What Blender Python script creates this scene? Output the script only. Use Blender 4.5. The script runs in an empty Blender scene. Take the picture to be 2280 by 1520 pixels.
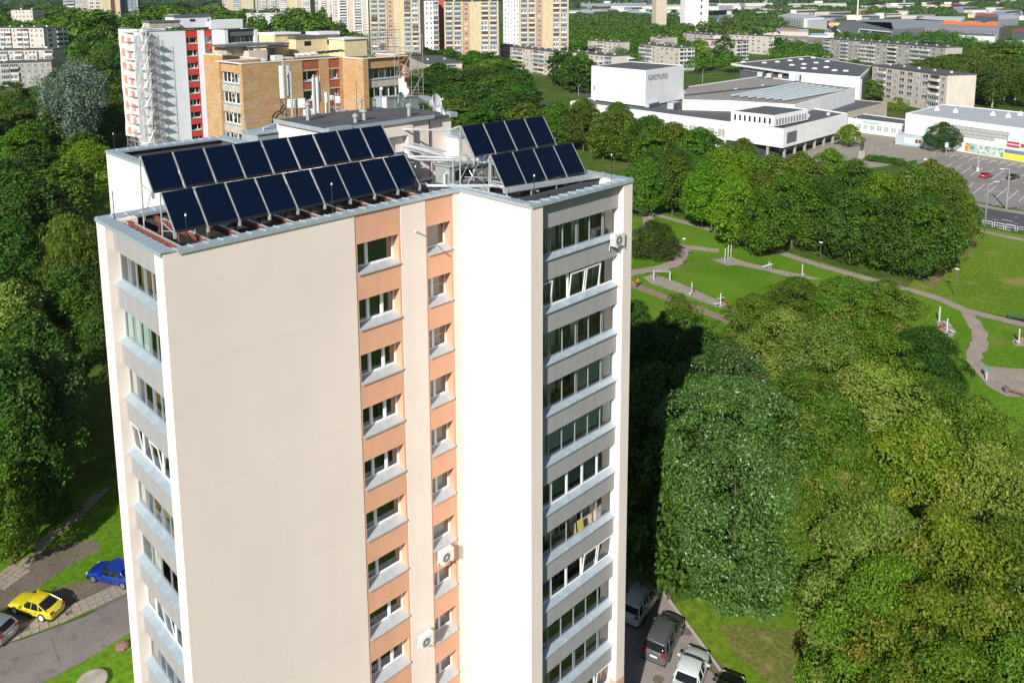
import bpy, math, random
import numpy as np
from mathutils import Vector, Matrix

SC = bpy.context.scene
COL = SC.collection
rnd = random.Random(7)
R = math.radians

# ------------------------------------------------------------------ camera
# world: z = 0 is the ground, x runs along the tower's front wall, the coping of the near tower is at z = 36
CF, CPX, CPY = 1799.0, 1050.58, 273.27            # focal length and principal point, in pixels of the 2280 px wide photograph
CP = Vector((-11.8995, -31.1385, 45.8186))
_y, _p, _r = 0.7445, -0.1487, -0.0122
FW = Vector((math.sin(_y)*math.cos(_p), math.cos(_y)*math.cos(_p), math.sin(_p)))
_rt = Vector((math.cos(_y), -math.sin(_y), 0)); _up = _rt.cross(FW)
RT = _rt*math.cos(_r)+_up*math.sin(_r); UP = -_rt*math.sin(_r)+_up*math.cos(_r)
cam_d = bpy.data.cameras.new('camera'); cam = bpy.data.objects.new('camera', cam_d); COL.objects.link(cam)
cam.matrix_world = Matrix(((RT.x, UP.x, -FW.x, CP.x), (RT.y, UP.y, -FW.y, CP.y), (RT.z, UP.z, -FW.z, CP.z), (0, 0, 0, 1)))
cam_d.sensor_width = 36; cam_d.lens = CF/2280*36
cam_d.shift_x = (1140-CPX)/2280; cam_d.shift_y = -(760-CPY)/2280
cam_d.clip_start = .5; cam_d.clip_end = 20000
SC.camera = cam

# ------------------------------------------------------------------ light
SUN_EL, SUN_AZ = R(32), R(204.5)                    # azimuth counted from +x
ts = Vector((math.cos(SUN_AZ)*math.cos(SUN_EL), math.sin(SUN_AZ)*math.cos(SUN_EL), math.sin(SUN_EL)))
sd = bpy.data.lights.new('sun', 'SUN'); sd.energy = 4.9; sd.angle = R(.53); sd.color = (1, .947, .865)
sun = bpy.data.objects.new('sun', sd); COL.objects.link(sun)
sun.rotation_euler = ts.to_track_quat('Z', 'Y').to_euler()
W = bpy.data.worlds.new('World'); SC.world = W; W.use_nodes = True
wn = W.node_tree; wn.nodes.clear()
sky = wn.nodes.new('ShaderNodeTexSky'); sky.sky_type = 'NISHITA'; sky.sun_disc = False
sky.sun_elevation = SUN_EL; sky.sun_rotation = math.atan2(ts.x, ts.y); sky.altitude = 80; sky.dust_density = .6; sky.ozone_density = 1.5
bg = wn.nodes.new('ShaderNodeBackground'); bg.inputs[1].default_value = .062
wo = wn.nodes.new('ShaderNodeOutputWorld')
wn.links.new(sky.outputs[0], bg.inputs[0]); wn.links.new(bg.outputs[0], wo.inputs[0])
SC.view_settings.view_transform = 'Standard'; SC.view_settings.look = 'None'
SC.view_settings.exposure = 0.34; SC.view_settings.gamma = 1; SC.view_settings.use_curve_mapping = False
SC.cycles.max_bounces = 6; SC.cycles.transparent_max_bounces = 12; SC.cycles.diffuse_bounces = 2
SC.cycles.glossy_bounces = 2; SC.cycles.transmission_bounces = 2; SC.cycles.volume_bounces = 0

HAZE = 5.5e-5
# ------------------------------------------------------------------ placing: a pixel of the photograph -> a point of the place
def ray(u, v): return FW + RT*((u-CPX)/CF) - UP*((v-CPY)/CF)
def at(u, v, z=0.0):
    d = ray(u, v); return CP + d*((z-CP.z)/d.z)
def atd(u, v, dist): return CP + ray(u, v)*dist
def proj(p):
    d = Vector(p)-CP; w = d.dot(FW); return CPX+CF*d.dot(RT)/w, CPY-CF*d.dot(UP)/w, w
def on_x(u, v, X): d = ray(u, v); return CP + d*((X-CP.x)/d.x)
def on_y(u, v, Y): d = ray(u, v); return CP + d*((Y-CP.y)/d.y)

def sstep(t): t = max(0., min(1., t)); return t*t*(3-2*t)
def terr(x, y):
    """height of the ground: flat round the tower, a rise beyond the left woods, hills on the horizon"""
    dx, dy = x-CP.x, y-CP.y; d = math.hypot(dx, dy)
    if d < 290: return 0.
    a0 = math.atan2(dx, dy)-_y; a = max(-.55, min(.62, a0)); h1 = 29*sstep((d-300)/330.)*sstep((-.085-a0)/.13)
    t = sstep((d-1700)/3000.); return max(h1, t*(58+62*max(0., (.62-a)/1.17)**1.3))
def att(u, v, z=0.0):
    """point of the view ray at height z over the ground"""
    r = ray(u, v); t = 280.; q = CP
    if r.z < 0 and r.z*t+CP.z < z: return CP+r*((z-CP.z)/r.z)
    while t < 5200:
        q = CP+r*t
        if q.z < terr(q.x, q.y)+z: break
        t += 2 if t < 1600 else 8
    return q
# ------------------------------------------------------------------ materials
def lin(c):
    return tuple(((x/255)/12.92 if x/255 <= .04045 else ((x/255+.055)/1.055)**2.4) for x in c)
def newmat(name):
    m = bpy.data.materials.new(name); m.use_nodes = True; nt = m.node_tree
    return m, nt, nt.nodes['Principled BSDF']
def noise_col(nt, scale, detail, c1, c2, lo=.35, hi=.65, coord='Object', vec=None):
    N = nt.nodes; L = nt.links
    tc = N.new('ShaderNodeTexCoord'); nz = N.new('ShaderNodeTexNoise'); nz.inputs['Scale'].default_value = scale; nz.inputs['Detail'].default_value = detail
    if vec:
        mp = N.new('ShaderNodeMapping'); mp.inputs['Scale'].default_value = vec; L.new(tc.outputs[coord], mp.inputs[0]); L.new(mp.outputs[0], nz.inputs[0])
    else: L.new(tc.outputs[coord], nz.inputs[0])
    cr = N.new('ShaderNodeValToRGB'); cr.color_ramp.elements[0].position = lo; cr.color_ramp.elements[1].position = hi
    cr.color_ramp.elements[0].color = (*c1, 1); cr.color_ramp.elements[1].color = (*c2, 1)
    L.new(nz.outputs[0], cr.inputs[0]); return nz, cr
def mixc(nt, a, b, fac, mode='MIX'):
    mx = nt.nodes.new('ShaderNodeMix'); mx.data_type = 'RGBA'; mx.blend_type = mode
    if isinstance(fac, float): mx.inputs[0].default_value = fac
    else: nt.links.new(fac, mx.inputs[0])
    for s, i in ((a, 6), (b, 7)):
        if isinstance(s, tuple): mx.inputs[i].default_value = (*s, 1)
        else: nt.links.new(s, mx.inputs[i])
    return mx.outputs[2]
def mat(name, col, rough=.7, metal=0, var=.10, scale=1.5, bump=0, bscale=40, grime=0.0, spec=.4):
    """plain surface: base colour with soft uneven patches, optional vertical weather streaks and fine relief"""
    m, nt, b = newmat(name); c = tuple(col)
    lo = tuple(x*(1-var) for x in c); hi = tuple(min(1, x*(1+var*.6)) for x in c)
    nz, cr = noise_col(nt, scale, 5, lo, hi)
    out = cr.outputs[0]
    if grime:
        n2, c2 = noise_col(nt, .55, 6, (1-grime,)*3, (1, 1, 1), .42, .6, vec=(3, 3, .25))
        out = mixc(nt, out, c2.outputs[0], 1.0, 'MULTIPLY')
    nt.links.new(out, b.inputs['Base Color'])
    b.inputs['Roughness'].default_value = rough; b.inputs['Metallic'].default_value = metal; b.inputs['Specular IOR Level'].default_value = spec
    if bump:
        bp = nt.nodes.new('ShaderNodeBump'); bp.inputs['Strength'].default_value = bump; bp.inputs['Distance'].default_value = .02
        n3 = nt.nodes.new('ShaderNodeTexNoise'); n3.inputs['Scale'].default_value = bscale; n3.inputs['Detail'].default_value = 4
        tc = nt.nodes.new('ShaderNodeTexCoord'); nt.links.new(tc.outputs['Object'], n3.inputs[0])
        nt.links.new(n3.outputs[0], bp.inputs['Height']); nt.links.new(bp.outputs[0], b.inputs['Normal'])
    return m
def glassmat(name, tint=(.8, .9, .88), refl=.5, rough=.02):
    m = bpy.data.materials.new(name); m.use_nodes = True; nt = m.node_tree; nt.nodes.clear(); N = nt.nodes; L = nt.links
    o = N.new('ShaderNodeOutputMaterial'); mx = N.new('ShaderNodeMixShader'); t = N.new('ShaderNodeBsdfTransparent'); g = N.new('ShaderNodeBsdfGlossy')
    t.inputs[0].default_value = (*tint, 1); g.inputs['Roughness'].default_value = rough; g.inputs[0].default_value = (.9, .95, 1, 1)
    fr = N.new('ShaderNodeFresnel'); fr.inputs[0].default_value = 1.5
    mm = N.new('ShaderNodeMath'); mm.operation = 'MULTIPLY_ADD'; mm.inputs[1].default_value = 1.0; mm.inputs[2].default_value = refl*.1
    L.new(fr.outputs[0], mm.inputs[0]); L.new(mm.outputs[0], mx.inputs[0]); L.new(t.outputs[0], mx.inputs[1]); L.new(g.outputs[0], mx.inputs[2]); L.new(mx.outputs[0], o.inputs[0])
    return m

MT = {}
MT['cream'] = mat('cream_render', (.83, .725, .665), .85, var=.035, scale=.22, bump=.25, bscale=60, grime=.02, spec=.2)
MT['orange'] = mat('terracotta_render', (.72, .395, .265), .85, var=.05, scale=.6, bump=.25, bscale=60, grime=.05, spec=.2)
MT['grey'] = mat('grey_render', (.345, .34, .35), .85, var=.05, scale=.8, bump=.3, bscale=50, grime=.06, spec=.2)
MT['sheet'] = mat('zinc_sheet', (.46, .55, .62), .42, .35, var=.08, scale=2.5, grime=.08)
MT['sill'] = mat('sill_sheet', (.52, .56, .60), .45, .25, var=.08, scale=3)
MT['pvc'] = mat('white_pvc', (.82, .83, .85), .35, var=.03)
MT['alu'] = mat('grey_aluminium', (.50, .55, .58), .4, .5, var=.06)
MT['galv'] = mat('galvanised_steel', (.62, .66, .68), .38, .55, var=.12, scale=6)
MT['lagging'] = mat('silver_lagging', (.76, .77, .79), .3, .5, var=.1, scale=5)
MT['rust'] = mat('red_primer_steel', (.22, .07, .04), .7, var=.3, scale=4, bump=.2)
MT['bitumen'] = mat('roof_felt', (.085, .088, .095), .9, var=.22, scale=.7, bump=.4, bscale=25)
MT['bitumen_brown'] = mat('worn_roof_felt', (.19, .165, .14), .92, var=.35, scale=.5, bump=.4, bscale=20)
MT['bitumen_shade'] = mat('shade_dark_roof_felt', (.028, .026, .025), .85, var=.4, scale=.6, bump=.3, bscale=20)  # deck felt made near-black: shade under the collectors put into its colour
MT['black'] = mat('black_rubber', (.015, .015, .017), .7, var=.2)
MT['dark'] = mat('dark_metal', (.04, .045, .05), .5, .3)
MT['white'] = mat('white_paint', (.80, .80, .80), .5, var=.04)
MT['plastic'] = mat('light_plastic', (.70, .72, .72), .4, var=.04)
MT['concrete'] = mat('concrete', (.34, .32, .29), .9, var=.18, scale=1.2, bump=.3, grime=.1)
MT['glass'] = glassmat('clear_glass', (.92, .97, .95), .5)
MT['glassd'] = glassmat('window_glass', (.55, .66, .62), 1.0)
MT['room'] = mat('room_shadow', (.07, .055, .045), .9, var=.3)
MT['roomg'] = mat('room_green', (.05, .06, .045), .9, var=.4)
MT['balcwall'] = mat('balcony_wall', (.78, .68, .52), .85, var=.08)
MT['floor'] = mat('balcony_floor', (.25, .18, .13), .7, var=.2)
MT['wood'] = mat('wood', (.30, .17, .08), .6, var=.3, scale=5)
CURT = [mat('curtain_%s' % n, c, .9, var=.12, scale=6) for n, c in (('ivory', (.55, .52, .44)), ('beige', (.40, .34, .26)), ('green', (.10, .115, .085)), ('grey', (.22, .25, .25)), ('rose', (.38, .25, .22)), ('mint', (.40, .52, .47)))]
# solar collector glass: near-black navy, smooth
m, nt, b = newmat('collector_glass'); b.inputs['Base Color'].default_value = (.0035, .009, .030, 1); b.inputs['Roughness'].default_value = .16; b.inputs['Specular IOR Level'].default_value = .22
MT['collector'] = m
nz = nt.nodes.new('ShaderNodeTexWave'); nz.wave_type = 'BANDS'; nz.bands_direction = 'Z'; nz.inputs['Scale'].default_value = 5.0; tc = nt.nodes.new('ShaderNodeTexCoord'); nt.links.new(tc.outputs['Object'], nz.inputs[0])
cr = nt.nodes.new('ShaderNodeValToRGB'); cr.color_ramp.elements[0].color = (.002, .006, .018, 1); cr.color_ramp.elements[1].color = (.0035, .009, .027, 1); nt.links.new(nz.outputs[0], cr.inputs[0]); nt.links.new(cr.outputs[0], b.inputs['Base Color'])
# yellow brick
def brickmat(name, c1, c2, mortar, sx=4.0, blot=(1, .80, .64)):
    m, nt, b = newmat(name); N = nt.nodes; L = nt.links
    tc = N.new('ShaderNodeTexCoord'); mp = N.new('ShaderNodeMapping'); mp.inputs['Rotation'].default_value = (R(90), 0, 0)
    # brick pattern laid on x+y against z so that it runs round corners
    sp = N.new('ShaderNodeSeparateXYZ'); ad = N.new('ShaderNodeMath'); cb = N.new('ShaderNodeCombineXYZ')
    L.new(tc.outputs['Object'], sp.inputs[0]); L.new(sp.outputs[0], ad.inputs[0]); L.new(sp.outputs[1], ad.inputs[1]); L.new(ad.outputs[0], cb.inputs[0]); L.new(sp.outputs[2], cb.inputs[1])
    br = N.new('ShaderNodeTexBrick'); br.inputs['Scale'].default_value = 1; br.inputs['Brick Width'].default_value = .26; br.inputs['Row Height'].default_value = .085; br.inputs['Mortar Size'].default_value = .008
    br.inputs['Color1'].default_value = (*c1, 1); br.inputs['Color2'].default_value = (*c2, 1); br.inputs['Mortar'].default_value = (*mortar, 1); L.new(cb.outputs[0], br.inputs[0])
    n2, r2 = noise_col(nt, .35, 8, blot, (1, 1, 1), .40, .62, vec=(1, 1, 2.2))
    n3, r3 = noise_col(nt, 2.2, 6, (.74, .70, .66), (1, 1, 1), .35, .55, vec=(.6, .6, 4))
    o = mixc(nt, br.outputs[0], r2.outputs[0], 1.0, 'MULTIPLY'); o = mixc(nt, o, r3.outputs[0], 1.0, 'MULTIPLY'); L.new(o, b.inputs['Base Color']); b.inputs['Roughness'].default_value = .9
    return m
MT['brick'] = brickmat('yellow_brick', (.60, .44, .25), (.50, .34, .18), (.42, .33, .22))
MT['brick_red'] = mat('red_brick', (.36, .10, .05), .9, var=.2, scale=3)
MT['brickc'] = mat('weathered_concrete', (.50, .47, .41), .9, var=.15, scale=1.5, grime=.15)
MT['insul'] = mat('yellow_insulation', (.72, .60, .36), .9, var=.12, scale=3)
MT['wh_wall'] = mat('white_render', (.80, .83, .88), .8, var=.03, scale=.3, grime=.04)
MT['red'] = mat('red_render', (.58, .045, .035), .8, var=.05)

# ------------------------------------------------------------------ mesh building
class MB:
    """collects faces, each with a material, and links them as one mesh object"""
    def __init__(s): s.v = []; s.f = []; s.m = []; s.mats = []
    def mi(s, m):
        if m not in s.mats: s.mats.append(m)
        return s.mats.index(m)
    def quad(s, pts, m):
        k = len(s.v); s.v += [tuple(p) for p in pts]; s.f.append(tuple(range(k, k+len(pts)))); s.m.append(s.mi(m)); return s
    def hexa(s, p, m):      # 8 corners: bottom 0-3 anticlockwise seen from above, top 4-7
        k = len(s.v); s.v += [tuple(q) for q in p]; i = s.mi(m)
        for f in ((3, 2, 1, 0), (4, 5, 6, 7), (0, 1, 5, 4), (1, 2, 6, 5), (2, 3, 7, 6), (3, 0, 4, 7)):
            s.f.append(tuple(k+a for a in f)); s.m.append(i)
        return s
    def box(s, x0, x1, y0, y1, z0, z1, m):
        return s.hexa([(x0, y0, z0), (x1, y0, z0), (x1, y1, z0), (x0, y1, z0), (x0, y0, z1), (x1, y0, z1), (x1, y1, z1), (x0, y1, z1)], m)
    def obox(s, c, a, b, h, m):   # centre, half vectors a, b, and up half vector h
        c, a, b, h = Vector(c), Vector(a), Vector(b), Vector(h)
        return s.hexa([c-a-b-h, c+a-b-h, c+a+b-h, c-a+b-h, c-a-b+h, c+a-b+h, c+a+b+h, c-a+b+h], m)
    def tube(s, p0, p1, r, m, n=6, r2=None, caps=True):
        p0, p1 = Vector(p0), Vector(p1); r2 = r if r2 is None else r2
        d = (p1-p0).normalized(); a = d.cross(Vector((0, 0, 1)))
        if a.length < 1e-3: a = Vector((1, 0, 0))
        a.normalize(); b = d.cross(a); k = len(s.v); i = s.mi(m)
        for c, rr in ((p0, r), (p1, r2)):
            for j in range(n):
                t = 2*math.pi*j/n; s.v.append(tuple(c+a*(rr*math.cos(t))+b*(rr*math.sin(t))))
        for j in range(n):
            s.f.append((k+j, k+n+j, k+n+(j+1) % n, k+(j+1) % n)); s.m.append(i)
        if caps:
            s.f.append(tuple(k+j for j in range(n))); s.m.append(i); s.f.append(tuple(k+n+j for j in reversed(range(n)))); s.m.append(i)
        return s
    def path(s, pts, r, m, n=6):
        for a, b in zip(pts, pts[1:]): s.tube(a, b, r, m, n)
        return s
    def prism(s, poly, z0, z1, m, side=None):
        k = len(s.v); n = len(poly); i = s.mi(m); j = s.mi(side or m)
        for z in (z0, z1): s.v += [(p[0], p[1], z) for p in poly]
        area = sum(poly[a][0]*poly[(a+1) % n][1]-poly[(a+1) % n][0]*poly[a][1] for a in range(n))
        idx = list(range(n)) if area > 0 else list(reversed(range(n)))
        s.f.append(tuple(k+n+a for a in idx)); s.m.append(i)
        s.f.append(tuple(k+a for a in reversed(idx))); s.m.append(i)
        for q in range(n):
            a, b = idx[q], idx[(q+1) % n]; s.f.append((k+a, k+b, k+n+b, k+n+a)); s.m.append(j)
        return s
    def lathe(s, c, prof, m, n=12, ax=(0, 0, 1)):   # prof: (radius, height) pairs along ax
        ax = Vector(ax).normalized(); a = ax.cross(Vector((0, 0, 1)));
        if a.length < 1e-3: a = Vector((1, 0, 0))
        a.normalize(); b = ax.cross(a); k = len(s.v); i = s.mi(m); c = Vector(c)
        for r_, h in prof:
            for j in range(n):
                t = 2*math.pi*j/n; s.v.append(tuple(c+ax*h+a*(r_*math.cos(t))+b*(r_*math.sin(t))))
        for q in range(len(prof)-1):
            for j in range(n):
                s.f.append((k+q*n+j, k+q*n+(j+1) % n, k+(q+1)*n+(j+1) % n, k+(q+1)*n+j)); s.m.append(i)
        s.f.append(tuple(k+j for j in reversed(range(n)))); s.m.append(i); s.f.append(tuple(k+(len(prof)-1)*n+j for j in range(n))); s.m.append(i)
        return s
    def mesh(s, name, smooth=False):
        me = bpy.data.meshes.new(name); me.from_pydata(s.v, [], s.f)
        for m in s.mats: me.materials.append(m)
        me.polygons.foreach_set('material_index', s.m)
        if smooth: me.polygons.foreach_set('use_smooth', [True]*len(s.f))
        me.update(); return me
    def build(s, name, parent=None, loc=None, rz=0, smooth=False):
        return inst(s.mesh(name, smooth), name, parent, loc, rz)
def inst(me, name, parent=None, loc=None, rz=0):
    o = bpy.data.objects.new(name, me); COL.objects.link(o)
    if parent is not None: o.parent = parent
    if loc is not None: o.location = loc
    if rz: o.rotation_euler = (0, 0, rz)
    return o
def thing(name, label, cat, loc=(0, 0, 0), rz=0, group=None):
    o = bpy.data.objects.new(name, None); COL.objects.link(o); o.location = loc; o.rotation_euler = (0, 0, rz); o.empty_display_size = .5
    o['label'] = label; o['category'] = cat
    if group: o['group'] = group
    return o
def tag(o, label, cat, group=None):
    o['label'] = label; o['category'] = cat
    if group: o['group'] = group
    return o
def struct(o): o['kind'] = 'structure'; return o
def stuff(o): o['kind'] = 'stuff'; return o
def copy_tree(o, parent=None):
    c = o.copy(); COL.objects.link(c)
    if parent is not None: c.parent = parent; c.matrix_parent_inverse = o.matrix_parent_inverse
    for ch in [q for q in o.children]: copy_tree(ch, c)
    return c
ORD = ['first', 'second', 'third', 'fourth', 'fifth', 'sixth', 'seventh', 'eighth', 'ninth', 'tenth', 'eleventh', 'twelfth']
def text_mesh(txt, size, m, name='lettering', depth=.02, bold=0):
    cu = bpy.data.curves.new(name, 'FONT'); cu.body = txt; cu.size = size; cu.extrude = depth; cu.offset = bold; cu.align_x = 'CENTER'; cu.align_y = 'CENTER'; cu.resolution_u = 2; cu.space_character = 1.15
    o = bpy.data.objects.new('tmp', cu); COL.objects.link(o); bpy.context.view_layer.update()
    me = bpy.data.meshes.new_from_object(o.evaluated_get(bpy.context.evaluated_depsgraph_get())); me.name = name
    COL.objects.unlink(o); bpy.data.objects.remove(o); me.materials.clear(); me.materials.append(m); return me
# ================================================================== the near tower
L1, PR, W2, W1, FH, NF = 15.854, 5.142, 8.177, 7.751, 2.8, 12
RX = L1+W2
ZC = 36.0
def window_mesh(w, h, bars, rails=(), fr=.07):
    """white window frame in the xz plane, opening w x h, outer face at y=0; bars = x fractions of the mullions"""
    mb = MB(); P = MT['pvc']; d = .08
    mb.box(0, w, 0, d, 0, fr, P); mb.box(0, w, 0, d, h-fr, h, P); mb.box(0, fr, 0, d, fr, h-fr, P); mb.box(w-fr, w, 0, d, fr, h-fr, P)
    xs = [0]+[b*w for b in bars]+[w]
    for b in bars: mb.box(b*w-.075, b*w+.075, -.012, d, fr, h-fr, P)
    for a, b in zip(xs, xs[1:]):   # sash frames
        a2 = a+(.07 if a == 0 else .075); b2 = b-(.07 if b == w else .075)
        mb.box(a2, a2+.03, .02, .06, fr, h-fr, P); mb.box(b2-.03, b2, .02, .06, fr, h-fr, P); mb.box(a2+.03, b2-.03, .02, .06, fr, fr+.03, P); mb.box(a2+.03, b2-.03, .02, .06, h-fr-.03, h-fr, P)
    for x, z in rails: mb.box(x[0]*w+.1, x[1]*w-.1, .02, .05, z*h-.012, z*h+.012, P)
    return mb.mesh('window')
def pane_mesh(w, h):
    return MB().quad([(0, 0, 0), (w, 0, 0), (w, 0, h), (0, 0, h)], MT['glassd']).mesh('pane')
def curtain_mesh(w, h, m, folds):
    mb = MB(); n = max(2, int(w/.12))
    for i in range(n):
        a, b = w*i/n, w*(i+1)/n; ya, yb = (.05*(i % 2), .05*((i+1) % 2)) if folds else (0, 0)
        mb.quad([(a, ya, 0), (b, yb, 0), (b, yb, h), (a, ya, h)], m)
    return mb.mesh('curtain')
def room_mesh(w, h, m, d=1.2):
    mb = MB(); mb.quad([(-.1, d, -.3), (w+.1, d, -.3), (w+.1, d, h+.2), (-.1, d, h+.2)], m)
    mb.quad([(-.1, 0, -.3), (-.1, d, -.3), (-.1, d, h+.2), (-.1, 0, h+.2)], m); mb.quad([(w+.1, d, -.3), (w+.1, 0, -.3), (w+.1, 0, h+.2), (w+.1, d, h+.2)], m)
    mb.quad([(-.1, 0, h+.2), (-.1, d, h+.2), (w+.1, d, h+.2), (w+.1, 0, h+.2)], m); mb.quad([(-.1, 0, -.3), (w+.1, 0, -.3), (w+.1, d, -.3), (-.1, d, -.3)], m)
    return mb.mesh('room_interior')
_cache = {}
def cached(key, fn):
    if key not in _cache: _cache[key] = fn()
    return _cache[key]
WLAY = {'a': ((.34,), ()), 'b': ((.34, .68), ()), 'c': ((.3, .67), ()), 'd': ((.36,), ()), 'e': ((.64,), ()), 'f': ((.4,), (((0, .4), .5), ((.4, 1), .5))), 'g': ((), ()), 'h': ((.42,), ())}
def put_window(T, x, y, z, w, h, lay, curt, seed, silldepth=.34):
    """window > panes, curtain, room, sill; y = wall face, frame set back in the reveal"""
    bars, rails = WLAY[lay]; z += .13; h = round(h-.13, 3)
    f = inst(cached(('w', w, h, lay), lambda: window_mesh(w, h, bars, rails)), 'window', T, (x, y+.48, z))
    xs = [0]+[b*w for b in bars]+[w]
    for a, b in zip(xs, xs[1:]): inst(cached(('p', round(b-a, 3), h), lambda: pane_mesh(b-a-.12, h-.14)), 'pane', f, (a+.06, .04, .07))
    if curt >= 0:
        inst(cached(('c', w, h, curt), lambda: curtain_mesh(w, h, CURT[curt], curt != 5)), 'curtain', f, (0, .22, 0))
    elif curt == -2:
        inst(cached(('c', w*.45, h, 0), lambda: curtain_mesh(w*.45, h, CURT[1], True)), 'curtain', f, (w*.55, .22, 0))
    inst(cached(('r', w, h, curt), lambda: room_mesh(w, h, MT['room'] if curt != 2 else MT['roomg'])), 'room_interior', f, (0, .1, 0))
    s = cached(('s', w), lambda: MB().hexa([(-.04, -.57, -.125), (w+.04, -.57, -.125), (w, .0, -.03), (0, .0, -.03), (-.04, -.57, -.10), (w+.04, -.57, -.10), (w, .0, .02), (0, .0, .02)], MT['sill']).box(-.04, w+.04, -.577, -.567, -.19, -.105, MT['sill']).mesh('window_sill'))
    inst(s, 'window_sill', f, (0, 0, 0))
    return f

def wall_band(mb, x0, x1, wx0, wx1, z_open, h, m, yf, depth, n, ztop, zbot):
    """a vertical band with n openings; front face at y=yf"""
    zs = [z_open-k*FH for k in range(n)]
    top = ztop
    for z in zs:
        if z+h < zbot: break
        mb.box(x0, x1, yf, yf+depth, z+h, top, m); top = z
        mb.box(x0, wx0, yf, yf+depth, z, z+h, m); mb.box(wx1, x1, yf, yf+depth, z, z+h, m)
    mb.box(x0, x1, yf, yf+depth, zbot, top, m)

T = thing('apartment_tower', 'tall cream and terracotta apartment tower with grey balcony bands and solar panels on its roof', 'apartment building')
ZS = ZC-3.05     # sill of the top floor
# front wall
wall = MB(); C_ = MT['cream']; O_ = MT['orange']
wall.box(.35, 9.15, 0, .35, 0, ZC, C_); wall.box(0, .35, 0, .88, 0, ZC, C_)
wall.box(11.9, 13.5, 0, .35, 0, ZC, C_); wall.box(15.37, L1, 0, .35, 0, ZC, C_)
wall.build('front_wall', T)
for (a, b, wa, wb) in ((9.15, 11.9, 9.27, 11.77), (13.5, 15.37, 13.60, 15.20)):
    mb = MB(); wall_band(mb, a, b, wa, wb, ZS, 1.48, O_, .03, .56, NF, ZC, 0); mb.build('terracotta_band', T)
# wing: side wall, pillars
mb = MB(); mb.box(L1, L1+.35, -PR+.85, 0, 0, ZC, C_); mb.box(L1, L1+.86, -PR, -PR+.85, 0, ZC, C_)
mb.box(RX-.78, RX, -PR, -PR+1.9, 0, ZC, C_); mb.box(RX-.35, RX, -PR+1.9, 2.6, 0, ZC, C_)
mb.build('wing_wall', T)
MB().box(RX-.79, RX+.012, -PR-.012, -PR+.5, 0, ZC-30.6, O_).build('plinth_band', T)
# left face pillar, stepped back walls
mb = MB(); mb.box(0, 1.5, 6.62, W1, 0, ZC, C_); mb.box(1.5, 6.5, W1-.35, W1, 0, ZC, C_); mb.build('rear_pillar', T)
mb = MB(); mb.box(6.5, 6.85, W1, 25.7, 0, ZC, C_); mb.box(6.85, 15.1, 25.35, 25.7, 0, ZC, C_); mb.box(14.75, 15.1, 20, 25.35, 0, ZC, C_); mb.box(15.1, RX, 19.65, 20, 0, ZC, C_); mb.box(22.2, 22.55, 2.6, 19.65, 0, ZC, C_); mb.box(22.55, RX-.35, 2.25, 2.6, 0, ZC, C_)
mb.build('back_wall', T)
# screw caps on the edge strip of the rear pillar, and hairline joints of the render
mb = MB()
for i in range(30): mb.box(-.012, .0, W1-.42, W1-.36, 1.0+i*1.2, 1.06+i*1.2, MT['dark'])
stuff(mb.build('screw_cap', T))
jm = mat('render_joint', (.62, .56, .50), .9)
mb = MB()
for z in (31.0, 25.4, 19.8, 14.2, 8.6): mb.box(.36, 9.14, -.002, .004, z, z+.012, jm); mb.box(11.91, 13.49, -.002, .004, z+.35, z+.362, jm)
for z in (28.2, 19.8, 11.4): mb.box(L1-.002, L1+.004, -PR+.01, -.01, z, z+.012, jm); mb.box(L1+.01, L1+.85, -PR-.002, -PR+.004, z, z+.012, jm)
stuff(mb.build('render_joint', T))
# floors and roof deck
FP = [(.36, .36), (L1+.36, .36), (L1+.36, -PR+1.7), (RX-.36, -PR+1.7), (RX-.36, 2.2), (22.19, 2.2), (22.19, 19.6), (14.7, 19.6), (14.7, 25.3), (6.9, 25.3), (6.9, 7.3), (.5, 7.3)]
mb = MB(); mb.prism(FP, ZC-1.15, ZC-.95, MT['bitumen_shade']); mb.build('roof_deck', T)
mb = MB()   # inner upstand of the parapet, dark felt
for a, b in zip(FP, FP[1:]+FP[:1]):
    a, b = Vector((*a, 0)), Vector((*b, 0)); d = (b-a); n_ = Vector((-d.y, d.x, 0)).normalized()
    mb.obox((a+b)/2+n_*.02+Vector((0, 0, ZC-.5)), d/2, n_*.02, (0, 0, .47), MT['bitumen'])
mb.build('parapet_lining', T)

# windows of the front wall
c1 = [('a', 3), ('b', 3), ('b', 2), ('b', -2), ('b', 3), ('d', 2), ('d', 2), ('e', 2), ('b', -1), ('d', 3), ('b', 0), ('b', 3)]
c2 = [('g', 1), ('f', 4), ('f', 1), ('h', 4), ('h', 4), ('h', 1), ('g', 0), ('h', 1), ('h', -1), ('h', 1), ('h', 4), ('h', 1)]
for k in range(NF):
    put_window(T, 9.27, .03, ZS-k*FH, 2.50, 1.48, *c1[k], seed=k)
    put_window(T, 13.60, .03, ZS-k*FH, 1.60, 1.48, *c2[k], seed=50+k)

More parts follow.
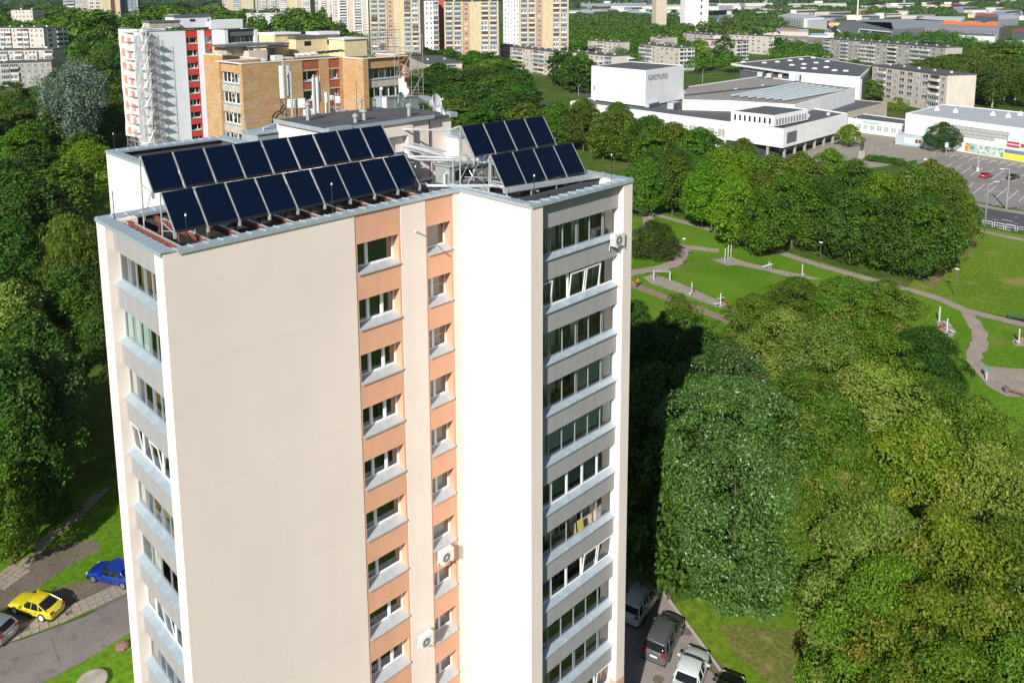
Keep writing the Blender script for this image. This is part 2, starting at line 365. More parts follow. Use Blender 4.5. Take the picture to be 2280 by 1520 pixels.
# ---- glazed balconies: local frame, x along the face, y inward
def balcony(parent, origin, rz, L, k, style, inner, seed, items=True, z_open=0, matband=None, opening=1.5):
    """balcony = parapet band; children: sill, side walls, floor, mullions, panes, blinds, inner wall window. z=0 is the bottom of the opening"""
    r_ = random.Random(seed); band = matband or MT['grey']
    me = cached(('bb', L, id(band), opening), lambda: MB().box(0, L, 0, .16, -1.30+.08, -.09, band).mesh('balcony_parapet'))
    b = inst(me, 'balcony_parapet', parent, origin, rz)
    inst(cached(('bs', L), lambda: MB().hexa([(-.02, -.10, -.12), (L+.02, -.10, -.12), (L+.0, .24, .0), (.0, .24, .0), (-.02, -.10, -.10), (L+.02, -.10, -.10), (L, .24, .02), (0, .24, .02)], MT['sheet']).box(-.02, L+.02, -.105, -.095, -.16, -.105, MT['sheet']).box(L*.36, L*.36+.02, -.1, .1, -.095, -.05, MT['sheet']).box(L*.69, L*.69+.02, -.1, .1, -.095, -.05, MT['sheet']).mesh('balcony_sill')), 'balcony_sill', b, (0, 0, 0))
    D = 1.35
    def inner_mesh():
        mb = MB(); w = MT['balcwall']; h = opening
        mb.quad([(0, .24, -1.2), (0, D, -1.2), (0, D, h+.05), (0, .24, h+.05)], w); mb.quad([(L, D, -1.2), (L, .24, -1.2), (L, .24, h+.05), (L, D, h+.05)], w)
        mb.quad([(0, D, -1.2), (L, D, -1.2), (L, D, h+.05), (0, D, h+.05)], w)
        mb.quad([(0, .17, -1.18), (L, .17, -1.18), (L, D, -1.18), (0, D, -1.18)], MT['floor']); mb.quad([(0, .17, h+.04), (0, D, h+.04), (L, D, h+.04), (L, .17, h+.04)], MT['white'])
        return mb.mesh('balcony_recess')
    inst(cached(('bi', L, opening), inner_mesh), 'balcony_recess', b)
    def door_mesh():
        mb = MB(); P = MT['pvc']; y = D-.04
        for x0, x1, z0 in ((L*.18, L*.30, -1.1), (L*.34, L*.62, -.25), (L*.72, L*.9, -.25)):
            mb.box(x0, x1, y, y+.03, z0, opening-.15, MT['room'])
            mb.box(x0-.06, x1+.06, y-.04, y+.02, opening-.15, opening-.08, P); mb.box(x0-.06, x1+.06, y-.04, y+.02, z0-.07, z0, P)
            mb.box(x0-.07, x0, y-.04, y+.02, z0, opening-.15, P); mb.box(x1, x1+.07, y-.04, y+.02, z0, opening-.15, P)
        mb.box(L*.48-.04, L*.48+.04, y-.03, y+.02, -.25, opening-.15, P); mb.box(L*.355, L*.43, y-.012, y-.002, -.2, opening-.2, CURT[0]); mb.box(L*.80, L*.885, y-.012, y-.002, -.2, opening-.2, CURT[1]); mb.box(L*.02, L*.14, y-.2, y+.02, -1.15, .35, MT['wood'])
        return mb.mesh('inner_window')
    inst(cached(('bd', L, opening), door_mesh), 'inner_window', b)
    n = {'alu': 6, 'pvc': 5, 'thin': 6, 'open': 5}[style]
    fm = MT['pvc'] if style == 'pvc' else MT['alu']; fw = .10 if style == 'pvc' else .05
    xs = [L*i/n for i in range(n+1)]
    def fr_mesh():
        mb = MB(); y0, y1 = .25, .31
        mb.box(0, L, y0, y1, .02, .02+fw, fm); mb.box(0, L, y0, y1, opening-fw*.6, opening, fm)
        for i, x in enumerate(xs):
            x = min(max(x, fw/2), L-fw/2)
            mb.box(x-fw/2, x+fw/2, y0-.01, y1, .02+fw, opening-fw*.6, fm)
        if style == 'alu':
            for i in range(1, n, 2): mb.box(xs[i]+.14, xs[i]+.18, y0+.02, y1+.02, .02+fw, opening-fw*.6, fm)
        if style == 'pvc':
            for a, c in zip(xs, xs[1:]):
                mb.box(a+fw/2, a+fw/2+.045, y0+.005, y1-.01, .02+fw, opening-.08, fm); mb.box(c-fw/2-.045, c-fw/2, y0+.005, y1-.01, .02+fw, opening-.08, fm)
        return mb.mesh('glazing_frame')
    inst(cached(('bf', L, style, opening), fr_mesh), 'glazing_frame', b)
    pm = cached(('bp', L, n, opening), lambda: MB().quad([(.04, 0, .06), (L/n-.04, 0, .06), (L/n-.04, 0, opening-.04), (.04, 0, opening-.04)], MT['glass']).mesh('glass_pane'))
    gap = {'alu': (), 'pvc': (), 'thin': (), 'open': (2, 3)}[style]
    for i in range(n):
        if i in gap: continue
        o = inst(pm, 'glass_pane', b, (xs[i], .28, 0))
        if style == 'pvc' and r_.random() < .3:   # tilted sash
            o.rotation_euler = (R(7), 0, 0)
            fo = inst(cached(('ts', L, n, opening), lambda: (lambda w_, q: q.box(.05, .11, -.02, .03, .05, opening-.06, MT['pvc']).box(w_-.11, w_-.05, -.02, .03, .05, opening-.06, MT['pvc']).box(.11, w_-.11, -.02, .03, .05, .11, MT['pvc']).box(.11, w_-.11, -.02, .03, opening-.12, opening-.06, MT['pvc']).mesh('open_sash'))(L/n, MB())), 'open_sash', b, (xs[i], .26, 0)); fo.rotation_euler = (R(7), 0, 0)
    for (i, m_, frac) in inner:                  # blinds behind the panes
        hh = (opening-.1)*frac
        inst(cached(('bl', L, n, m_, frac), lambda: MB().box(.1, L/n-.08, 0, .01, opening-.06-hh, opening-.06, CURT[m_]).mesh('blind')), 'blind', b, (xs[i], .34, 0))
    return b
lb_x0 = .33
styles_r = ['alu', 'pvc', 'alu', 'alu', 'thin', 'pvc', 'open', 'pvc', 'thin', 'alu', 'pvc', 'alu']
blinds_r = [[(5, 1, 1), (0, 3, .5)], [(0, 3, .4)], [(5, 4, 1)], [(3, 0, .85), (4, 5, .85), (5, 5, .9)], [(1, 5, .8), (2, 5, .8), (3, 5, .8), (4, 5, .8), (5, 5, .8), (0, 5, 1)], [(1, 3, .75), (2, 3, .7), (3, 3, .8), (4, 3, .9)], [], [(3, 4, .5)], [], [(4, 0, .6), (0, 0, 1)], [(1, 4, .7)], []]
WL = RX-.78-(L1+.86)
for k in range(NF):
    balcony(T, (L1+.86, -PR+.35, ZC-2.95-k*FH), 0, WL, k, styles_r[k], blinds_r[k], 200+k, opening=1.5)
MB().box(L1+.86, RX-.78, -PR+.35, -PR+.51, ZC-1.45, ZC, MT['grey']).build('top_band', T)
styles_l = ['alu', 'alu', 'alu', 'pvc', 'alu', 'open', 'pvc', 'alu', 'alu', 'alu', 'alu', 'alu']
blinds_l = [[(0, 1, 1)], [(3, 5, 1), (4, 5, 1), (5, 5, 1)], [(5, 0, 1)], [], [(5, 0, 1)], [(4, 0, 1)], [(4, 1, 1)], [(5, 1, 1)], [], [], [], []]
LL = 6.62-.88
for k in range(NF):    # left face looks along -x: local x runs from far end to near end
    balcony(T, (.33, 6.62, ZC-2.80-k*FH), R(-90), LL, k, styles_l[k], [(5-i if styles_l[k] != 'pvc' else 4-min(i, 4), a, b) for i, a, b in blinds_l[k]], 300+k, opening=1.5)
MB().box(.33, .49, .88, 6.62, ZC-1.30, ZC, MT['grey']).build('top_band', T)

# ---- coping: separate sheets with standing seams
def coping_run(p0, p1, inward, width=.62, over=.07, step=.66):
    p0, p1 = Vector(p0), Vector(p1); d = (p1-p0); Lc = d.length; d.normalize(); n_ = Vector(inward)
    k = max(1, round(Lc/step)); s = Lc/k
    def mk():
        mb = MB(); o, i = -over, width; M_ = MT['sheet']
        P = lambda x, y, z: d*x+n_*y+Vector((0, 0, z))
        mb.hexa([P(0, o, .07), P(s-.004, o, .07), P(s-.004, i, .0), P(0, i, .0), P(0, o, .09), P(s-.004, o, .09), P(s-.004, i, .02), P(0, i, .02)] if d.cross(n_).z > 0 else [P(s-.004, o, .07), P(0, o, .07), P(0, i, .0), P(s-.004, i, .0), P(s-.004, o, .09), P(0, o, .09), P(0, i, .02), P(s-.004, i, .02)], M_)
        mb.obox(P(s/2, o, .0), d*(s/2-.002), n_*.008, (0, 0, .085), M_)
        mb.obox(P(0.01, (o+i)/2+.02, .075), d*.010, n_*((i-o)/2-.05)+Vector((0, 0, -.035*(i-o-.1)/(i-o))), (0, 0, .030), M_)
        mb.obox(P(s/2, i, -.06), d*(s/2-.002), n_*.006, (0, 0, .07), M_)
        return mb.mesh('coping_sheet')
    me = mk()
    for j in range(k): inst(me, 'coping_sheet', T, p0+d*(s*j)+Vector((0, 0, ZC)))
coping_run((.62, 0, 0), (L1-.07+.62, 0, 0), (0, 1, 0))
coping_run((0, .0, 0), (0, W1, 0), (1, 0, 0))
coping_run((.0, W1, 0), (6.5, W1, 0), (0, -1, 0))
coping_run((6.5, W1-.3, 0), (6.5, 25.7, 0), (1, 0, 0))
coping_run((6.5, 25.7, 0), (15.1, 25.7, 0), (0, -1, 0))
coping_run((15.1, 25.7, 0), (15.1, 20.0, 0), (-1, 0, 0))
coping_run((L1, -PR, 0), (L1, -.05, 0), (1, 0, 0))
coping_run((L1, -PR, 0), (RX, -PR, 0), (0, 1, 0))
coping_run((RX, -PR, 0), (RX, 2.6, 0), (-1, 0, 0))
coping_run((22.55, 2.6, 0), (22.55, 20, 0), (-1, 0, 0))
coping_run((15.1, 20, 0), (22.55, 20, 0), (0, -1, 0))
# roof penthouse
PX0, PX1, PY0, PY1, PZ = 12.1, 19.4, 6.75, 12.1, ZC+2.95
mb = MB(); mb.box(PX0, PX1, PY0, PY1, ZC-1, PZ-.12, C_); mb.build('penthouse_wall', T)
mb = MB(); mb.box(PX0-.15, PX1+.3, PY0-.2, PY1+.15, PZ-.12, PZ, MT['bitumen'])
mb.box(PX0-.2, PX0-.15, PY0-.25, PY1+.2, PZ-.2, PZ+.05, MT['sheet']); mb.box(PX0-.15, PX1+.3, PY0-.25, PY0-.2, PZ-.2, PZ+.03, MT['sheet'])
mb.box(PX0-.2, PX0+1.3, PY0-.55, PY0-.26, PZ-.2, PZ+.12, MT['sheet'])
mb.build('penthouse_roof', T)
mb = MB(); mb.box(19.7, 21.4, PY0+.2, 11.8, ZC-1, PZ-.3, C_); mb.box(19.7, 21.6, PY0, 12, PZ-.3, PZ-.15, MT['bitumen']); mb.box(21.1, 21.7, PY0-.1, 7.6, PZ-.3, PZ-.02, MT['sheet']); mb.build('penthouse_annex', T)
put_window(T, 16.0, PY0-.50, ZC+.75, 1.5, 1.25, 'g', -2, 901)
mb = MB(); mb.box(15.6, 16.0, PY0-.36, PY0, ZC-.5, PZ-.4, C_); mb.box(17.5, 17.9, PY0-.36, PY0, ZC-.5, PZ-.4, C_); mb.box(16.0, 17.5, PY0-.36, PY0, ZC+2.0, PZ-.4, C_); mb.box(16.0, 17.5, PY0-.36, PY0, ZC-.5, ZC+.72, C_); mb.build('window_surround', T)
# lower stair head on the right with its stepped parapet
mb = MB(); mb.box(20.9, 24.6, 5.7, 7.0, ZC-1, ZC+1.45, C_); mb.box(20.9, 24.6, 7.0, 10.0, ZC-1, ZC+.75, C_); mb.box(20.85, 24.65, 7.0, 10.0, ZC+.75, ZC+.82, MT['bitumen']); mb.box(20.85, 24.65, 5.65, 7.05, ZC+1.45, ZC+1.6, MT['sheet']); mb.box(20.84, 20.95, 7.0, 10, ZC+.7, ZC+.9, MT['sheet']); mb.build('stair_head', T)
mb = MB(); mb.hexa([(20.6, 12.5, ZC+1.2), (27, 12.5, ZC+.3), (27, 14.2, ZC+.3), (20.6, 14.2, ZC+1.2), (20.6, 12.5, ZC+1.5), (27, 12.5, ZC+.6), (27, 14.2, ZC+.6), (20.6, 14.2, ZC+1.5)], MT['lagging']); mb.build('metal_ramp_cover', T)
MB().box(15.3, 19.2, 1.2, 4.4, ZC-.95, ZC-.35, C_).box(15.2, 19.3, 1.1, 4.5, ZC-.35, ZC-.25, MT['bitumen']).build('roof_hatch_base', T)
MB().box(6.9, 12.5, 12.6, 19, ZC-.95, ZC+.3, C_).box(6.8, 12.6, 12.5, 19.1, ZC+.3, ZC+.4, MT['bitumen']).build('roof_kerb', T)
# ================================================================== things on the near tower
def dep(u, v, z): return (at(u, v, z)-CP).dot(FW)
def vpole(mb, u, v0, v1, d, r, m, n=8):
    """upright pole through pixel column u, from row v0 (foot) to v1 (top), at forward distance d"""
    a = atd(u, v0, d); b = atd(u, v1, d); mb.tube(a, (a.x, a.y, b.z), r, m, n); return a
def solar_row(label, x0, x1, n, yb, zb, dy, dz, mz, beams):
    t = thing('solar_array', label, 'solar panels', (x0, yb, ZC), group='rows of solar collectors on the tower roof')
    w = (x1-x0)/n; a = math.atan2(dz, dy); Ls = math.hypot(dy, dz); g = .05
    fm = MB(); fm.box(g, w-g, 0, .09, 0, Ls, MT['dark']); fme = fm.mesh('solar_panel')
    gm = MB().quad([(g+.03, -.004, .03), (w-g-.03, -.004, .03), (w-g-.03, -.004, Ls-.03), (g+.03, -.004, Ls-.03)], MT['collector']).mesh('collector_glass')
    for i in range(n):
        o = inst(fme, 'solar_panel', t, (w*i, rnd.uniform(-.01, .01), zb+mz*i/n)); o.rotation_euler = (a-R(90)+rnd.uniform(-.008, .008), math.atan2(-mz, x1-x0)*0, 0)
        o.rotation_euler = (-(R(90)-a)+rnd.uniform(-.006, .006), 0, 0)
        inst(gm, 'collector_glass', o)
    for i in range(n+1):    # cover rails between the panels and their props
        mb = MB(); x = w*i; z0 = zb+mz*min(i, n)/n
        rx = w*n-.02 if i == n else (.02 if i == 0 else x)
        mb.obox((rx, dy/2-.01, z0+dz/2+.0), (.022, 0, 0), (0, dy/2, dz/2), (0, -.02, .012), MT['galv'])
        mb.build('clamp_rail', t)
        mb = MB(); mb.tube((rx, dy+.06, z0+dz-.05), (rx, dy+.12, beams), .035, MT['galv'], 6); mb.tube((rx, dy+.1, z0+dz*.1), (rx, .1, z0-.08), .025, MT['galv'], 6); mb.obox((rx, -.02, z0-.16), (.05, 0, 0), (0, .06, 0), (0, 0, .14), MT['galv'])
        mb.tube((rx, dy+.1, beams+.35), (rx, .15, z0-.02), .02, MT['galv'], 5)
        mb.build('support_frame', t)
    mb = MB(); mb.tube((0, -.03, zb-.05), (w*n, -.03, zb-.05+mz), .03, MT['dark'], 6); mb.tube((0, dy+.07, zb+dz-.06), (w*n, dy+.07, zb+dz-.06+mz), .03, MT['dark'], 6); mb.build('cross_rail', t)
    return t
solar_row('lower row of nine dark blue solar collectors behind the long front parapet', 1.05, 14.2, 9, 1.3, .5, 1.2, 1.45, -.16, -.1)
solar_row('upper row of nine dark blue solar collectors above the long lower row', 1.0, 14.15, 9, 3.27, 1.87, 1.15, 1.42, -.12, -.1)
solar_row('lower row of four dark blue solar collectors at the right corner of the roof', 16.17, 22.6, 4, -3.0, .55, 1.0, 1.52, -.2, .1)
solar_row('upper row of four dark blue solar collectors at the right end of the roof', 16.17, 22.6, 4, -.8, 1.83, 1.0, 1.5, -.14, .1)
for i, x in enumerate((1.06, 2.33, 3.7, 5.06, 6.35, 7.76, 9.2, 10.7, 12.2, 13.7)):
    mb = MB(); mb.box(x-.09, x+.09, .60, 6.6, ZC-.10, ZC-.07, MT['rust']); mb.box(x-.015, x+.015, .60, 6.6, ZC-.26, ZC-.10, MT['rust']); mb.box(x-.09, x+.09, .60, 6.6, ZC-.29, ZC-.26, MT['rust'])
    mb.box(x-.02, x+.08, .62, 5.8, ZC-.07, ZC-.03, MT['galv'])
    for y in (1.0, 4.0, 6.2): mb.tube((x, y, ZC-.29), (x, y, ZC-.95), .05, MT['rust'], 6)
    tag(mb.build('steel_beam'), 'rust red steel beam under the left solar collectors, %s from the left corner' % ORD[i], 'beam', 'rust red roof beams')
c7 = lambda x, y: (840+x/3.677, 220+y/3.677)
a = Vector((16.1, -3.22, ZC+.44)); b = Vector((23.5, -3.6, ZC+.16))
mb = MB(); mb.obox((a+b)/2, (b-a)/2, (0, .02, 0), (0, 0, .13), MT['galv']); mb.obox((a+b)/2+Vector((0, .06, .13)), (b-a)/2, (0, .07, 0), (0, 0, .012), MT['galv']); mb.obox((a+b)/2+Vector((0, .06, -.13)), (b-a)/2, (0, .07, 0), (0, 0, .012), MT['galv'])
for t in (0.02, .25, .5, .75, .98):
    p = a.lerp(b, t); mb.tube(p+Vector((0, .1, -.1)), (p.x, p.y+.1, ZC-.95), .04, MT['galv'], 6)
tag(mb.build('steel_channel'), 'grey galvanised channel beam under the right solar collectors by the front parapet', 'beam')
mb = MB()
for x in (16.3, 18.4, 20.6, 22.4): mb.box(x-.05, x+.05, -3.3, 1.2, ZC+.0, ZC+.10, MT['galv'])
for x in (16.2, 19, 22): mb.tube((x+.2, .1, ZC), (x+1.6, .1, ZC+1.8), .03, MT['galv'], 5); mb.tube((x+1.6, .1, ZC), (x+.2, .1, ZC+1.8), .03, MT['galv'], 5)
tag(mb.build('support_frame'), 'galvanised and rust red supporting frame below the right solar collectors', 'frame')

# insulated pipes running between the two collector fields
def pipe(label, pts, r, m, name='pipe'):
    mb = MB(); mb.path([Vector(p) for p in pts], r, m, 8)
    for p in pts[1:-1]: mb.lathe(Vector(p)-Vector((0, 0, r)), [(r*.7, 0), (r, r*.4), (r*1.02, r), (r, r*1.6), (r*.7, 2*r)], m, 8)
    return tag(mb.build(name, smooth=False), label, 'pipe', 'silver pipes on the roof')
def cp(x, y, d): u, v = 860+x/8.143, 270+y/8.143; return atd(u, v, d)
pipe('long silver pipe along the parapet from the left collectors to the right ones', [cp(610, 1135, 44), cp(700, 1140, 44), cp(760, 1170, 44), cp(1100, 1175, 44), cp(1900, 1168, 41.5), cp(2230, 1195, 41.0)], .085, MT['lagging'])
pipe('upper silver pipe crossing above the roof hatch', [cp(150, 590, 46.5), cp(300, 575, 46.5), cp(420, 640, 46.2), cp(1200, 665, 45), cp(1800, 680, 43.4), cp(1850, 640, 43.4)], .075, MT['lagging'])
pipe('lower silver pipe of the pair crossing above the roof hatch', [cp(380, 650, 46.2), cp(600, 700, 45.6), cp(1200, 712, 44.5), cp(1820, 706, 43.2)], .06, MT['lagging'])
pipe('thin silver pipe bridging the gap in front of the penthouse wall', [cp(20, 95, 48.5), cp(170, 145, 48.3), cp(700, 155, 47.0), cp(1150, 172, 45.5), cp(1260, 120, 45.2), cp(1340, 95, 45)], .06, MT['lagging'])
pipe('silver pipe sloping down in front of the penthouse window', [cp(60, 400, 49), cp(300, 430, 48.5), cp(1000, 620, 46), cp(1150, 690, 45)], .09, MT['lagging'])
pipe('second silver pipe sloping down in front of the penthouse window', [cp(60, 450, 49.2), cp(300, 490, 48.7), cp(1000, 650, 46.2)], .07, MT['galv'])
mb = MB()
for (x, y0, y1, d) in ((1215, 1110, 660, 44.4), (1345, 1100, 650, 44.2), (1355, 580, 120, 45), (1590, 1080, 730, 43.6), (1895, 1115, 740, 42.2), (825, 910, 660, 45.4)):
    a = cp(x, y0, d); b_ = cp(x, y1, d); mb.tube(a, (a.x, a.y, b_.z), .05, MT['galv'], 8)
mb.tube(cp(1895, 1115, 42.2), cp(2100, 1180, 41.6), .05, MT['galv'], 6); mb.tube(cp(1500, 880, 43.8), cp(1590, 1040, 43.6), .02, MT['galv'], 5); mb.tube(cp(1760, 880, 43.2), cp(1630, 1020, 43.5), .02, MT['galv'], 5)
mb.tube(cp(1370, 890, 44), cp(1850, 780, 42.4), .03, MT['dark'], 5); mb.tube(cp(1430, 1015, 44), cp(2000, 1025, 42), .03, MT['galv'], 5)
tag(mb.build('post_frame'), 'galvanised posts and braces carrying the silver pipes between the two panel fields', 'frame')
# cable tray / ladder lying on the roof
mb = MB(); a = cp(100, 330, 49.5); b = cp(1050, 560, 46.3); d = (b-a); n_ = Vector((-d.y, d.x, 0)).normalized()
for s in (-1, 1): mb.obox((a+b)/2+n_*.22*s, d/2, n_*.02, (0, 0, .04), MT['galv'])
for i in range(22): mb.obox(a+d*(i+.5)/22, n_*.22, d.normalized()*.02, (0, 0, .012), MT['galv'])
tag(mb.build('cable_tray'), 'grey cable tray sloping across the roof below the penthouse window', 'cable tray')
def cable(label, pts, r=.02, group=None):
    mb = MB(); mb.path(pts, r, MT['black'], 5); return tag(mb.build('cable'), label, 'cable', group)
# air handling box on the hatch base
o = thing('air_handling_unit', 'dark grey ventilation unit with a black grille on the roof between the panel fields', 'ventilation unit')
c0 = Vector((17.6, 2.6, ZC-.25)); mb = MB(); mb.box(16.9, 18.9, 2.0, 3.2, ZC-.25, ZC+.75, MT['galv']); mb.box(16.8, 19.0, 1.9, 3.3, ZC+.75, ZC+.8, MT['galv']); mb.build('casing', o)
MB().box(17.3, 18.6, 1.97, 2.0, ZC-.05, ZC+.5, MT['black']).build('grille', o)
mb = MB(); mb.tube((16.6, 2.1, ZC-.25), (16.6, 2.1, ZC+.35), .05, MT['plastic']); mb.tube((16.6, 2.1, ZC+.35), (17.0, 2.3, ZC+.42), .05, MT['plastic']); mb.build('pipe_elbow', o)

# ---- antennas
def mast(label, u, v0, v1, d, r=.06):
    mb = MB(); p = vpole(mb, u, v0, v1, d, r, MT['galv']); return tag(mb.build('antenna_mast'), label, 'mast', 'mobile antenna masts on the tower roof'), p
def antenna(label, u0, u1, v0, v1, d, m=None, yaw=0.0):
    a = atd(u0, v1, d); b = atd(u1, v1, d); t = atd((u0+u1)/2, v0, d); w = (b-a).length; c = (a+b)/2; h = t.z-c.z
    o = thing('panel_antenna', label, 'antenna', c, math.atan2((b-a).y, (b-a).x)+yaw, 'mobile phone antennas on the tower roof'); m = m or MT['plastic']
    mb = MB(); n = 8; pts = [(w/2*math.cos(math.pi*i/n), -w*.28*math.sin(math.pi*i/n)) for i in range(n+1)]+[(-w/2, .08), (w/2, .08)]
    mb.prism(pts, 0, h, m); mb.build('radome', o)
    mb = MB(); mb.box(-.05, .05, .08, .28, h*.12, h*.16, MT['galv']); mb.box(-.05, .05, .08, .28, h*.82, h*.86, MT['galv']); mb.build('bracket', o)
    mb = MB()
    for i in range(4): mb.tube((-w*.3+w*.2*i, .0, -.12), (-w*.3+w*.2*i, 0, 0), .018, MT['black'], 5)
    mb.build('connector', o); return o
def rbox(label, u0, u1, v0, v1, d, th=.25, m=None, name='radio_unit'):
    a = atd(u0, v1, d); b = atd(u1, v1, d); t = atd(u0, v0, d); w = (b-a).length; h = t.z-a.z
    o = thing(name, label, 'radio unit', (a+b)/2, math.atan2((b-a).y, (b-a).x), 'white radio units on the antenna masts'); m = m or MT['plastic']
    MB().box(-w/2, w/2, 0, th, 0, h, m).build('casing', o)
    mb = MB()
    for i in range(7): mb.box(-w/2+.03+(w-.06)*i/7, -w/2+.05+(w-.06)*i/7, -.025, 0, .05, h-.05, m)
    mb.build('cooling_fins', o); return o
mast('dark slim mast behind the leftmost pair of panel antennas', 635.5, 262, 128, 58, .07)
mast('light blue steel mast between the antenna pair and the white radio boxes', 652.5, 284, 157, 56, .085)
mast('mast carrying the tall middle panel antenna', 703, 296, 165, 54.5, .075)
mast('short mast of the small antenna in front of the brick window', 735, 252, 206, 60, .04)
mast('short mast carrying the small square radio box', 748, 246, 205, 62, .05)
mast('mast with a white ball at its top beside the right panel antenna', 849, 278, 199, 54, .06)
antenna('leftmost white panel antenna, tall and narrow', 624, 636, 146, 219, 57, None, .5)
antenna('grey panel antenna just right of the leftmost white one', 638, 649, 145, 213, 58, MT['alu'])
antenna('tall white middle panel antenna in front of the brick tower', 697, 712, 171, 252, 54.5)
antenna('narrow short white antenna left of the small radio box', 724, 730, 205, 252, 60)
antenna('right white panel antenna below the small grey dish', 852, 863, 216, 257, 54)
antenna('dark thin panel behind the tall middle antenna', 712, 714.5, 168, 222, 55, MT['alu'])
antenna('white slim antenna standing at the back by the scaffold', 888, 895, 174, 213, 66)
rbox('white radio box pair left part beside the light blue mast', 640, 655, 222, 240, 56.3)
rbox('large white radio box right of the light blue mast', 657, 679, 220, 240, 56.3, .35)
rbox('white radio box low on the middle mast', 676, 690, 244, 267, 54.6, .3)
rbox('narrow white radio box touching the middle mast', 690, 697, 243, 262, 54.8, .3)
rbox('small square radio box on the short mast', 746, 758, 215, 230, 61.6, .25)
rbox('small radio box behind the square one', 735, 743, 213, 223, 62.5, .2)
mb = MB(); p = atd(849, 200, 54); mb.lathe(p-Vector((0, 0, .1)), [(.02, 0), (.11, .06), (.14, .14), (.11, .22), (.02, .28)], MT['plastic'], 10); tag(mb.build('beacon'), 'white ball shaped beacon on top of the right mast', 'beacon')
mb = MB()
for (u, v, h) in ((898, 215, 1.6), (903, 216, 1.2)): p = atd(u, v, 66); mb.lathe(p, [(.12, 0), (.16, .1), (.16, h-.15), (.08, h)], MT['white'], 10)
p = atd(902, 212, 65.8); mb.lathe(p+Vector((0, 0, .3)), [(.05, 0), (.3, .06), (.32, .1)], MT['white'], 12, ax=(-.3, -1, .1)); tag(mb.build('antenna_drum'), 'cluster of white drum antennas at the back edge by the scaffolding', 'antenna')
def dish(label, u, v, ru, d, ax, col='white'):
    c = atd(u, v, d); r = ru*d/CF; o = thing('satellite_dish', label, 'satellite dish', c, 0, 'satellite dishes on the penthouse roof')
    mb = MB(); prof = [(r*t, .22*r*t*t) for t in (.05, .3, .55, .8, 1.0)]+[(r*1.03, .22*r+.04), (r*.9, .12*r+.06), (r*.3, .06)]
    mb.lathe((0, 0, 0), prof, MT[col], 20, ax=ax); mb.build('reflector', o, smooth=False)
    A = Vector(ax).normalized(); mb = MB(); mb.tube((0, 0, -r*.9), A*(r*1.0)+Vector((0, 0, -.05)), .02, MT['galv'], 5); mb.lathe(A*(r*1.0), [(.05, 0), (.07, .05), (.05, .14)], MT['plastic'], 8, ax=ax); mb.build('feed_arm', o)
    mb = MB(); mb.tube(-A*.1, Vector((0, 0, -r*1.9))-A*.25, .05, MT['galv'], 8); mb.build('stand', o); return o
dish('grey satellite dish turned away beside the right panel antenna', 891, 217.5, 12, 56, (.5, -1, .25), 'alu')
dish('large white satellite dish at the end of the metal duct', 969.5, 226, 17, 56.5, (.35, -1, .35))
dish('white satellite dish low at the right edge of the penthouse', 987, 258, 11, 51, (.9, -.6, .3))
# long duct and its bend
a, b = atd(862, 247, 57), atd(932, 243, 60); d = b-a; n_ = Vector((-d.y, d.x, 0)).normalized()
o = thing('ventilation_duct', 'long shiny metal ventilation duct with a rounded bend on the penthouse roof', 'duct')
mb = MB(); mb.obox((a+b)/2+Vector((0, 0, .45))+n_*.5, d/2, n_*.5, (0, 0, .5), MT['galv']); mb.obox((a+b)/2+Vector((0, 0, .97))+n_*.5, d*.52, n_*.56, (0, 0, .02), MT['galv'])
for i in range(1, 4): mb.obox(a+d*(i/4)+Vector((0, 0, .45))+n_*.5, d.normalized()*.02, n_*.52, (0, 0, .52), MT['galv'])
mb.build('casing', o)
mb = MB(); c = b+n_*.5+Vector((0, 0, .55)); pts = [c, c+d.normalized()*.9+Vector((0, 0, .08)), c+d.normalized()*1.6-n_*.2, c+d.normalized()*2.0-n_*.7-Vector((0, 0, .3)), c+d.normalized()*2.1-n_*1.0-Vector((0, 0, .9))]
mb.path(pts, .38, MT['galv'], 12); mb.build('bend', o)
for i, (u, v) in enumerate(((868, 250), (883, 249), (922, 246))): p = atd(u, v, 56.5+i); tag(MB().box(p.x-.3, p.x+.3, p.y-.2, p.y+.2, p.z-.12, p.z+.05, MT['concrete']).build('concrete_block'), 'pale concrete ballast block under the %s of the metal duct' % ('left end', 'middle', 'right end')[i], 'block', 'ballast blocks')
# pipe rail across the penthouse roof
mb = MB(); mb.tube(atd(744, 238, 60), atd(846, 268, 54), .04, MT['galv']); mb.tube(atd(744, 243, 60), atd(846, 273, 54), .04, MT['galv']); mb.tube(atd(846, 240, 54), atd(745, 258, 57), .02, MT['galv'], 5)
for t in (.1, .5, .9): p = atd(744, 241, 60).lerp(atd(846, 271, 54), t); mb.box(p.x-.15, p.x+.15, p.y-.15, p.y+.15, p.z-.25, p.z-.05, MT['concrete'])
tag(mb.build('mounting_rail'), 'long double steel rail lying across the dark penthouse roof', 'rail')
for i, (u, v0, v1, d, w) in enumerate(((795, 252, 180, 56, 'standing upright before the brick wall'), (890.5, 264, 205, 55, 'in front of the metal duct'), (742.5, 280, 213, 55, 'between the middle and the small antenna'))):
    mb = MB(); vpole(mb, u, v0, v1, d, .018, MT['dark'], 5); tag(mb.build('lightning_rod'), 'thin dark lightning rod '+w, 'lightning rod', 'lightning rods on the penthouse')
